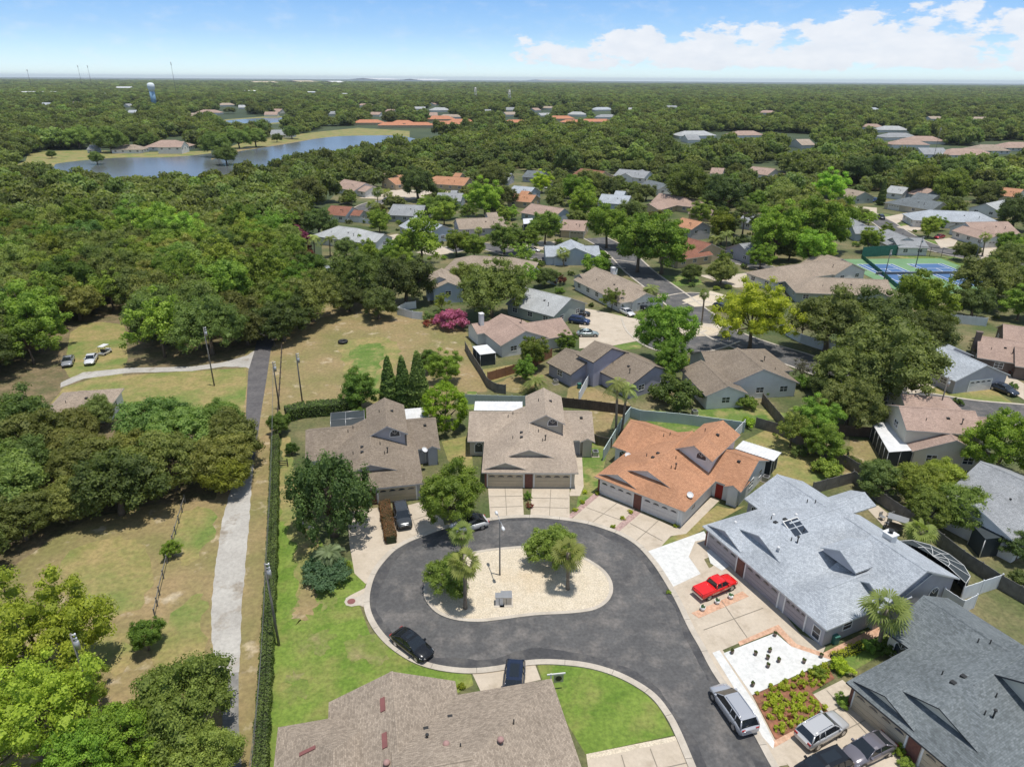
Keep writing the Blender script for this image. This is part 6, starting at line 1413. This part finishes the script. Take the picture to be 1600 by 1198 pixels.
# yards between the houses further back: trees and shrubs kept off roofs, streets and drives
def proj(v):
    d = v-Vector((0, 0, CAM_H)); w = d.dot(fw); return 800+FPX*d.dot(rt)/w, 599-FPX*d.dot(up)/w, FPX/w
def hides(qx, qy, r, HB, cover):
    cx, cy2, k = proj(Vector((qx, qy, r*1.0))); R_ = r*k
    for a0, b0, a1, b1 in HB:
        ox = min(a1, cx+R_)-max(a0, cx-R_); oy = min(b1, cy2+R_*.9)-max(b0, cy2-R_*.9)
        if ox > 0 and oy > 0 and ox*oy > cover*(a1-a0)*(b1-b0): return True
    return False
def hboxes():
    HB = []
    for q in HFOOT:
        u = [proj(Vector((a, b, z))) for a, b in q for z in (1.2, 3.6)]; HB.append((min(t[0] for t in u), min(t[1] for t in u), max(t[0] for t in u), max(t[1] for t in u)))
    return HB
def infill(poly, sp, rr, kinds, label, group, seed, maxn, margin, cover=.3, keep=1.0, cat='tree', name='tree', hs=(.8, 1.05), low=False):
    g = random.Random(seed); P = px2(poly); xs = [p[0] for p in P]; ys = [p[1] for p in P]; out = []
    HB = []
    for q in HFOOT:
        u = [proj(Vector((a, b, z))) for a, b in q for z in (1.2, 3.6)]; HB.append((min(t[0] for t in u), min(t[1] for t in u), max(t[0] for t in u), max(t[1] for t in u)))
    y = min(ys)
    while y < max(ys):
        x = min(xs)
        while x < max(xs):
            qx, qy = x+g.uniform(-.4, .4)*sp, y+g.uniform(-.4, .4)*sp; x += sp; r = g.uniform(*rr)
            if g.random() > keep or not inpoly(qx, qy, P): continue
            def near(F, m):
                if inpoly(qx, qy, F): return True
                for i in range(len(F)):
                    a, b = Vector(F[i-1]), Vector(F[i]); d = b-a; t = max(0, min(1, (Vector((qx, qy))-a).dot(d)/max(d.length_squared, 1e-6)))
                    if (a+d*t-Vector((qx, qy))).length < m: return True
                return False
            if any(near(F, margin*r) for F in HFOOT if abs(F[0][0]-qx) < 40 and abs(F[0][1]-qy) < 40): continue
            if any(near(F, .3 if low else 1.0) for F in PAVED if min(abs(f[0]-qx)+abs(f[1]-qy) for f in F) < 60): continue
            if any((qx-a)**2+(qy-b)**2 < (.75*(r+c))**2 for a, b, c in TREES): continue
            cx, cy2, k = proj(Vector((qx, qy, r*1.0))); R_ = r*k
            bad = False
            for a0, b0, a1, b1 in HB:
                ox = min(a1, cx+R_)-max(a0, cx-R_); oy = min(b1, cy2+R_*.9)-max(b0, cy2-R_*.9)
                if ox > 0 and oy > 0 and ox*oy > cover*(a1-a0)*(b1-b0): bad = True; break
            if bad: continue
            out.append((qx, qy, r)); TREES.append((qx, qy, r))
        y += sp
    out.sort(key=lambda t: t[1])
    rest.extend(t for t in out[maxn:] if not low)
    for qx, qy, r in out[:maxn]:
        s_ = g.choice(kinds); v = g.uniform(.8, 1.3); put_tree(s_, Vector((qx, qy, 0)), r, g.uniform(*hs), label, cat, group, rot=g.uniform(0, 6.28), col=(v*g.uniform(.9, 1.15), v, v*.85), name=name)
YARD = [(520,320),(560,275),(640,266),(800,262),(1000,262),(1180,270),(1260,300),(1330,290),(1480,292),(1640,300),(1640,470),(1560,520),(1300,430),(1150,480),(1000,430),(900,500),(700,450),(540,430),(505,370)]
infill(YARD, 7.0, (2.6, 4.6), ['green','oak','green','dark','airy'], 'ordinary yard tree among the houses of the back streets', 'yard trees of the back streets', 31, 80, .7, .16, keep=.65)
infill(YARD, 5.2, (.7, 1.4), ['shrub','dshrub','shrub'], 'small round shrub in a yard of the back streets', 'yard shrubs of the back streets', 33, 190, 1.0, .3, keep=.5, cat='shrub', name='shrub', low=True)
infill([(730,560),(900,560),(1260,640),(1340,740),(1560,900),(1600,700),(1640,560),(1300,560),(1100,520)], 4.5, (.6, 1.3), ['shrub','dshrub','yshrub'], 'small shrub in the yards right of the orange villa', 'shrubs of the nearer yards', 34, 70, 1.2, .3, keep=.35, cat='shrub', name='shrub', low=True)
# housing area is planted by hand
block([(480,330),(560,296),(640,296),(760,292),(900,300),(1060,318),(1200,345),(1290,330),(1310,300),(1480,300),(1560,310),(1620,310),(1800,340),(2200,1500),(380,1500),(440,560),(505,480),(470,400)])
block([(900,1500),(300,1500),(-300,1500),(-300,560),(110,590),(200,580),(400,570),(560,560)])
def far_wood():
    g = random.Random(5); pts = []
    wl = px2(WLEFT); HB = hboxes(); FB = [(sum(f[0] for f in F)/4, sum(f[1] for f in F)/4, F) for F in HFOOT]
    for qx, qy, r in rest: pts.append((qx, qy, 0, r, g.random()*6.28, g.randrange(3)))
    def add(y0, y1, sp, rr, keep=1.0, gaps=True):
        y = y0
        while y < y1:
            x = -y*.80-60
            while x < y*.80+60:
                qx, qy = x+g.uniform(-.4, .4)*sp, y+g.uniform(-.4, .4)*sp
                x += sp
                if g.random() > keep: continue
                if qy < 1500:
                    if inpoly(qx, qy, wl): continue
                    if any(inpoly(qx, qy, B) for B in BLOCK): continue
                    if any(abs(a-qx) < 16 and abs(b-qy) < 14 for a, b, F in FB): continue
                    if hides(qx, qy, 6.0, HB, .09): continue
                    if any((qx-a)**2+(qy-b)**2 < (.6*(c+4))**2 for a, b, c in TREES if abs(b-qy) < 12): continue
                if gaps and sin(qx*.011+1.3*sin(qy*.006))*sin(qy*.009+1.7*sin(qx*.005)) > .72: continue
                pts.append((qx, qy, 0, g.uniform(*rr), g.random()*6.28, g.randrange(3)))
            y += sp*.87
    add(190, 900, 8.8, (3.6, 8.0)); add(900, 1800, 11.5, (4.5, 10)); add(1800, 3600, 19, (9, 14)); add(3600, 9000, 42, (16, 26), .9)
    n = len(pts); print('far trees', n)
    me = bpy.data.meshes.new('distant_woodland'); me.vertices.add(n)
    A = np.array(pts); me.vertices.foreach_set('co', A[:, :3].astype(np.float32).ravel())
    a = me.attributes.new('siz', 'FLOAT_VECTOR', 'POINT')
    hs = np.random.default_rng(1).uniform(.7, 1.45, n); flat = np.where(A[:, 3] > 9, .55, 1.0); flat = np.where(A[:, 3] > 15, .42, flat)
    a.data.foreach_set('vector', np.stack([A[:, 3], A[:, 3], A[:, 3]*hs*flat], 1).astype(np.float32).ravel())
    a = me.attributes.new('yaw', 'FLOAT_VECTOR', 'POINT'); a.data.foreach_set('vector', np.stack([A[:, 4]*0, A[:, 4]*0, A[:, 4]], 1).astype(np.float32).ravel())
    a = me.attributes.new('pick', 'INT', 'POINT'); a.data.foreach_set('value', A[:, 5].astype(np.int32))
    o = link('distant_woodland', me); tag(o, 'dense green woodland stretching to the horizon', 'woodland', None, 'stuff')
    ng = bpy.data.node_groups.new('woodland', 'GeometryNodeTree')
    ng.interface.new_socket('Geometry', in_out='INPUT', socket_type='NodeSocketGeometry'); ng.interface.new_socket('Geometry', in_out='OUTPUT', socket_type='NodeSocketGeometry')
    N = ng.nodes.new; L = ng.links.new; gi = N('NodeGroupInput'); go = N('NodeGroupOutput')
    iop = N('GeometryNodeInstanceOnPoints'); gti = N('GeometryNodeJoinGeometry')
    # three sample crowns are real trees of the wood
    srcs = []
    for k in range(3):
        ob = link('tree', PROTO['far'][k][0], None, (-260+k*190, 335+k*16, 0), 0, (6, 6, 6)); tag(ob, ('round tree in the wood behind the left end of the lake lawn', 'olive tree at the near edge of the wood beyond the lake', 'pale green tree in the wood beyond the lake houses')[k], 'tree'); srcs.append(ob); link('trunk', PROTO['far'][k][1], ob)
    for k, ob in list(enumerate(srcs))[::-1]:
        oi = N('GeometryNodeObjectInfo'); oi.inputs['Object'].default_value = ob; oi.inputs['As Instance'].default_value = True; L(oi.outputs['Geometry'], gti.inputs[0])
    def na(nm, t):
        q = N('GeometryNodeInputNamedAttribute'); q.data_type = t; q.inputs['Name'].default_value = nm; return q.outputs['Attribute']
    mtp = N('GeometryNodeMeshToPoints'); L(gi.outputs[0], mtp.inputs[0]); L(mtp.outputs[0], iop.inputs['Points'])
    L(gti.outputs[0], iop.inputs['Instance']); iop.inputs['Pick Instance'].default_value = True; L(na('pick', 'INT'), iop.inputs['Instance Index'])
    L(na('yaw', 'FLOAT_VECTOR'), iop.inputs['Rotation']); L(na('siz', 'FLOAT_VECTOR'), iop.inputs['Scale'])
    L(iop.outputs[0], go.inputs[0])
    o.modifiers.new('woodland', 'NODES').node_group = ng
far_wood()
# ------------------------------------------------------------------ vehicles
PAINT = {}
def paint(name, c, metal=.3):
    if name not in PAINT:
        m = mat('paint_'+name, c, rough=.22, metal=metal, spec=.5); bs = m.node_tree.nodes['Principled BSDF']
        for l in list(bs.inputs['Base Color'].links): m.node_tree.links.remove(l)
        bs.inputs['Base Color'].default_value = (*c, 1); bs.inputs['Coat Weight'].default_value = .5; PAINT[name] = m
    return PAINT[name]
# station: x, z_bottom, z_shoulder (belt), half width ; greenhouse: base x0,x1 ; roof x0,x1 ; z belt, z roof
KIND = dict(
 sedan=dict(L=4.75, W=1.84, prof=[(-2.37,.42,.62,.70),(-2.25,.30,.86,.84),(-1.7,.24,.98,.92),(-.6,.22,.97,.92),(.6,.22,.95,.92),(1.3,.23,.90,.91),(1.9,.25,.80,.88),(2.25,.30,.68,.80),(2.37,.40,.56,.64)], gh=(-1.95,1.15,-.95,.25,.93,1.44)),
 hatch=dict(L=4.7, W=1.88, prof=[(-2.35,.42,.70,.72),(-2.2,.32,.98,.86),(-1.6,.26,1.04,.94),(-.4,.24,1.02,.94),(.8,.24,1.0,.94),(1.5,.25,.94,.92),(2.0,.28,.84,.88),(2.28,.34,.70,.80),(2.37,.42,.58,.64)], gh=(-2.1,1.35,-1.1,.1,.99,1.58)),
 suv=dict(L=4.8, W=1.9, prof=[(-2.4,.48,.80,.80),(-2.3,.34,1.08,.90),(-1.6,.28,1.12,.95),(-.4,.27,1.10,.95),(.9,.27,1.08,.95),(1.5,.28,1.02,.94),(2.05,.30,.94,.90),(2.32,.38,.80,.82),(2.4,.46,.66,.68)], gh=(-2.28,1.25,-1.9,.45,1.08,1.68)),
 van=dict(L=5.1, W=1.98, prof=[(-2.55,.45,.85,.84),(-2.45,.34,1.08,.94),(-1.6,.26,1.10,.99),(0,.24,1.08,.99),(1.2,.24,1.04,.98),(1.8,.26,.94,.95),(2.25,.30,.82,.88),(2.5,.38,.66,.76),(2.55,.45,.56,.62)], gh=(-2.42,1.55,-2.1,.55,1.06,1.74)),
 pickup=dict(L=5.1, W=1.75, prof=[(-2.55,.50,.82,.80),(-2.5,.42,.98,.86),(-1.6,.36,1.0,.88),(-.4,.34,1.0,.88),(.8,.34,1.0,.88),(1.4,.35,.99,.87),(2.1,.38,.95,.85),(2.45,.42,.86,.80),(2.55,.48,.72,.72)], gh=(-.62,1.35,-.42,.75,1.0,1.58)),
)
def car(kind, pname, pcol, label, nose, tail, roof=None, sunroof=False, rack=False, group=None, cat='car', name='car', metal=.3, z=.08, full=True):
    K = KIND[kind]; A = G(*nose, .75); B = G(*tail, .75); d = A-B; c = (A+B)/2
    root = empty(name, Vector((c.x, c.y, z)), atan2(d.y, d.x), label, cat, group)
    pm = paint(pname, pcol, metal); rp = paint(roof, dict(black=(.012,.012,.014), white=(.75,.75,.75))[roof], 0) if roof else pm
    # ---- body
    b = MB(); rings = []
    for x, z0, zb, hw in K['prof']:
        cr = .05 if abs(x) < 2 else .03
        half = [(hw*.80, z0), (hw*.97, z0+.10), (hw, (z0+zb)*.5), (hw*.985, zb-.10), (hw*.90, zb), (hw*.5, zb+cr), (0, zb+cr*1.3)]
        ring = [(x, y, zz) for y, zz in half]+[(x, -y, zz) for y, zz in half[-2::-1]]; rings.append(ring)
    base = len(b.v); n = len(rings[0])
    for r in rings: b.v += r
    for i in range(len(rings)-1):
        for k in range(n-1): b.f.append((base+i*n+k, base+i*n+k+1, base+(i+1)*n+k+1, base+(i+1)*n+k)); b.m.append(0); b.sm.append(True); b.uv += [(0,0)]*4
        b.f.append((base+i*n+n-1, base+i*n, base+(i+1)*n, base+(i+1)*n+n-1)); b.m.append(0); b.sm.append(False); b.uv += [(0,0)]*4
    for e, fl in ((0, True), (len(rings)-1, False)):
        q = [base+e*n+k for k in range(n)]; b.f.append(tuple(q if fl else q[::-1])); b.m.append(0); b.sm.append(False); b.uv += [(0,0)]*n
    bo = b.build('body', pm, root)
    # ---- greenhouse
    x0, x1, r0_, r1_, zb, zr = K['gh']; hw = K['W']/2-.07; rw = hw*.77; xm = (r0_+r1_)/2
    zs = [zr-.03, zr+.02, zr+.03, zr-.03]; rx = [r0_, r0_+.45, r1_-.35, r1_]
    R = MB()
    for i in range(3):
        for s0, s1, dz0, dz1 in ((-1,-.7,-.035,0),(-.7,.7,0,0),(.7,1,0,-.035)):
            R.face([(rx[i],s0*rw,zs[i]+dz0),(rx[i+1],s0*rw,zs[i+1]+dz0),(rx[i+1],s1*rw,zs[i+1]+dz1),(rx[i],s1*rw,zs[i]+dz1)], 0, smooth=True)
    zl = zr-.065
    # pillars
    for s in (-1, 1):
        for (xa, xb, wd) in ((x1-.02, r1_, .045), (x0+.02, r0_, .07)): R.tube([(xa,s*(hw-.03),zb-.02),(xb,s*rw,zl)], wd, 5)
        R.tube([(xm,s*(hw-.01),zb),(xm,s*(rw+.01),zl)], .04, 4)
        if kind in ('suv','van') : R.tube([(x0*.62,s*(hw-.01),zb),(x0*.58,s*(rw+.01),zl)], .045, 4)
        R.tube([(r0_,s*rw,zl),(rx[1],s*(rw+.01),zl+.03),(rx[2],s*(rw+.01),zl+.03),(r1_,s*rw,zl)], .045, 5)
    R.build('roof', rp, root)
    for nm, q in (('windshield', [(x1,-hw+.06,zb),(x1,hw-.06,zb),(r1_,rw-.02,zr-.03),(r1_,-rw+.02,zr-.03)]), ('rear_window', [(x0,hw-.06,zb),(x0,-hw+.06,zb),(r0_,-rw+.02,zr-.03),(r0_,rw-.02,zr-.03)])):
        g_ = MB(); g_.face(q); g_.build(nm, X['carglass'], root)
    for s in (-1, 1):
        q = [(x0+.04,s*(hw-.025),zb),(x1-.04,s*(hw-.025),zb),(r1_,s*(rw-.005),zl),(r0_,s*(rw-.005),zl)]; g_ = MB(); g_.face(q if s < 0 else q[::-1]); g_.build('side_window', X['carglass'], root)
    if not full: pass
    L2 = K['L']/2; zbF = K['prof'][-2][2]; zbB = K['prof'][1][2]
    for s in (-1, 1):
        h = MB(); h.face([(L2-.06,s*.48,zbF-.06),(L2-.32,s*.84,zbF-.02),(L2-.42,s*.82,zbF+.075),(L2-.17,s*.46,zbF+.04)][::s]); h.tube([(L2-.16,s*.55,zbF-.06),(L2-.28,s*.76,zbF-.04)], .085, 6); h.build('headlight', X['lampw'], root)
        h = MB(); h.box(-L2+.01,min(s*.5,s*.82),zbB-.24,-L2+.17,max(s*.5,s*.82),zbB-.06); h.build('tail_light', X['tail'], root)
        sm_ = MB(); yy = s*(K['W']/2-.035)
        for xx in (x1-.25, xm, x0*.52): sm_.tube([(xx,yy*1.0,.36),(xx,yy*1.012,.62),(xx,yy*.985,zb-.06)], .012, 4)
        sm_.tube([(x1-.25,yy*1.005,.38),(x0*.52,yy*1.005,.38)], .012, 4); sm_.build('door_seam', X['dark'], root)
        mr = MB(); mr.box(x1-.42,min(s*(hw+.0),s*(hw+.2)),zb+.0,x1-.24,max(s*(hw),s*(hw+.2)),zb+.15); mr.build('mirror', pm, root)
    wr = .34 if kind in ('sedan','hatch') else .37
    for xw in (L2*.64, -L2*.60):
        for s in (-1, 1):
            w = MB(); y = s*(K['W']/2-.13)
            w.tube([(xw,y-.12,wr),(xw,y-.1,wr),(xw,y+.1,wr),(xw,y+.12,wr)], [wr*.93,wr,wr,wr*.93], 16); wo = w.build('wheel', X['tyre'], root)
            r_ = MB(); r_.tube([(xw,y+s*.121,wr),(xw,y+s*.135,wr)], wr*.62, 10); r_.build('rim', X['rim'], wo)
            a = MB(); a.tube([(xw,y-.08,wr+.03),(xw,s*(K['W']/2-.004),wr+.03)], wr+.06, 16); a.build('wheel_arch', X['dark'], root)
    g_ = MB(); g_.box(L2-.06,-.42,.45,L2+.01,.42,.58); g_.build('grille', X['dark'], root)
    if sunroof: g_ = MB(); g_.box(rx[1]+.1,-.42,zr+.022,rx[2]+.05,.42,zr+.036); g_.build('sunroof', X['carglass'], root)
    if rack:
        for s in (-1, 1): g_ = MB(); g_.tube([(r0_+.2,s*(rw-.08),zr+.0),(r0_+.3,s*(rw-.08),zr+.07),(r1_-.3,s*(rw-.08),zr+.07),(r1_-.2,s*(rw-.08),zr+.0)], .02, 5); g_.build('roof_rail', X['chrome'], root)
    if kind == 'pickup':
        g_ = MB(); g_.box(-2.5,-.80,1.035,-.72,.80,1.075); g_.build('bed_cover', pm, root)
        g_ = MB(); g_.box(-2.62,-.85,.48,-2.52,.85,.66); g_.build('bumper', X['chrome'], root)
        for s in (-1, 1): g_ = MB(); g_.box(-1.2,min(s*.883,s*.892),.62,1.6,max(s*.883,s*.892),.72); g_.build('side_stripe', X['chrome'], root)
    return root
X['carglass'] = mat('tinted_glass', (.012,.016,.02), rough=.05, spec=.8)
for n_ in ('carglass',):
    bs_ = X[n_].node_tree.nodes['Principled BSDF']
    for l_ in list(bs_.inputs['Base Color'].links): X[n_].node_tree.links.remove(l_)
    bs_.inputs['Base Color'].default_value = (.012,.016,.02,1)
black = (.010,.011,.013); silver = (.42,.43,.46); white = (.72,.72,.72); grey = (.16,.15,.17)
car('pickup','red',(.62,.012,.010),'bright red pickup truck in the driveway of the pale villa',(1154,900),(1080,931), cat='pickup truck', name='pickup_truck', metal=0)
car('van','silver',silver,'silver minivan parked along the kerb at the lower right',(1123,1073),(1169,1138), rack=True, cat='minivan', name='minivan', sunroof=False)
car('suv','silver2',(.50,.50,.50),'silver crossover in the driveway beside the flower bed',(1318,1120),(1250,1158), rack=True, sunroof=False)
car('sedan','grey',grey,'dark grey brown sedan nosed against the slate roofed villa',(1322,1186),(1392,1152))
car('suv','black',black,'black car with a patterned glass roof cut by the bottom edge',(1255,1212),(1315,1186), sunroof=True)
car('sedan','black',black,'glossy black sedan on the asphalt at the lower left of the island',(667,1022),(621,988), sunroof=True)
car('suv','navy',(.015,.025,.055),'dark blue car half hidden by the bottom villa roof',(801,1090),(805,1047), sunroof=True)
car('hatch','white',white,'white hatchback with a black glass roof at the top of the cul-de-sac',(707,825),(758,812), roof='black')
car('suv','charcoal',(.05,.055,.06),'charcoal car with a glaring windscreen in the driveway behind the reddish hedge',(633,822),(624,788))
car('sedan','white',white,'white car parked on the grass clearing',(138,567),(146,553))
car('sedan','grey3',(.3,.31,.33),'grey car half hidden under the clearing oak',(104,568),(108,558))
def golf_cart():
    g = G(165,553); root = empty('golf_cart', g, radians(80), 'white golf cart beside the white car in the clearing', 'golf cart')
    b = MB(); b.box(-1.2,-.6,.25,1.2,.6,.55); b.box(.7,-.55,.55,1.15,.55,.85); b.build('body', PAINT['white'], root)
    b = MB(); b.box(-1.0,-.6,1.78,.8,.6,1.85); b.build('roof', X['metalw'], root); b = MB(); b.box(-.5,-.5,.55,0,.5,.8); b.box(-.6,-.5,.8,-.45,.5,1.2); b.build('seat', X['dark'], root)
    b = MB()
    for x in (-.95,.75):
        for s in (-.55,.55): b.tube([(x,s,.5),(x,s,1.8)], .03, 5)
    b.build('roof_frame', X['dark'], root)
    for x in (-.8,.8):
        for s in (-.6,.6): b = MB(); b.tube([(x,s-.08,.22),(x,s+.08,.22)], .22, 12); b.build('wheel', X['tyre'], root)
golf_cart()
for a in [('sedan','white',white,'white sedan in front of the bend house garage',(986,490),(973,484)), ('suv','black',black,'black car under the palm at the bend house',(1008,481),(994,476)),
          ('sedan','black',black,'black sedan behind the blue one at the streaked roof house',(917,489),(896,488)), ('suv','blue',(.02,.04,.12),'dark blue car between two parked cars by the streaked roof house',(917,502),(894,499)),
          ('sedan','sage',(.30,.36,.36),'pale green sedan in front of the tan roofed house',(928,520),(908,520)), ('sedan','white',white,'white sedan on the drive beside the pale street tree',(843,391),(823,389)),
          ('sedan','white',white,'white car in front of the white house',(600,387),(617,384)), ('suv','silver',silver,'silver car at the island of the back court',(736,390),(750,385)),
          ('suv','black',black,'black car at the far court between the fan palm and dark tree',(596,314),(612,311)), ('van','white',white,'white van in the small parking court',(850,294),(863,291)),
          ('sedan','blue',(.02,.04,.12),'dark blue car at the orange stepped roof',(858,306),(870,304)), ('suv','dk',(.03,.03,.035),'dark car driving on the second street',(1381,342),(1374,337)),
          ('suv','black',black,'black suv in the drive of the pale grey hipped house',(1436,351),(1448,353)), ('sedan','red2',(.30,.01,.02),'dark red car on the second street',(1460,371),(1476,368)),
          ('suv','blue2',(.03,.08,.25),'blue car on the upper second street',(1360,314),(1371,312)), ('suv','black',black,'black car beside the blue one on the upper second street',(1347,314),(1356,312)),
          ('sedan','navy2',(.03,.04,.06),'dark sedan on the drive across the right hand street',(1582,612),(1556,602)), ('suv','black',black,'black car on the street island road under the yellow tree',(1136,483),(1122,479))]:
    car(*a[:4], a[4], a[5])
# ------------------------------------------------------------------ the air
def haze():
    m = MB(); S = 34200; m.box(-S, -500, -1, S, S, 112)
    o = m.build('haze', []) if False else link('haze', m.mesh('haze', []), None); o['kind'] = 'stuff'
    mt = bpy.data.materials.new('haze_air'); mt.use_nodes = True; nt = mt.node_tree; nt.nodes.clear()
    pv = nt.nodes.new('ShaderNodeVolumePrincipled'); pv.inputs['Color'].default_value = (.80, .90, 1.0, 1); pv.inputs['Density'].default_value = HAZE; pv.inputs['Anisotropy'].default_value = .0
    ou = nt.nodes.new('ShaderNodeOutputMaterial'); nt.links.new(pv.outputs[0], ou.inputs['Volume']); o.data.materials.append(mt)
HAZE = 4e-5
haze()
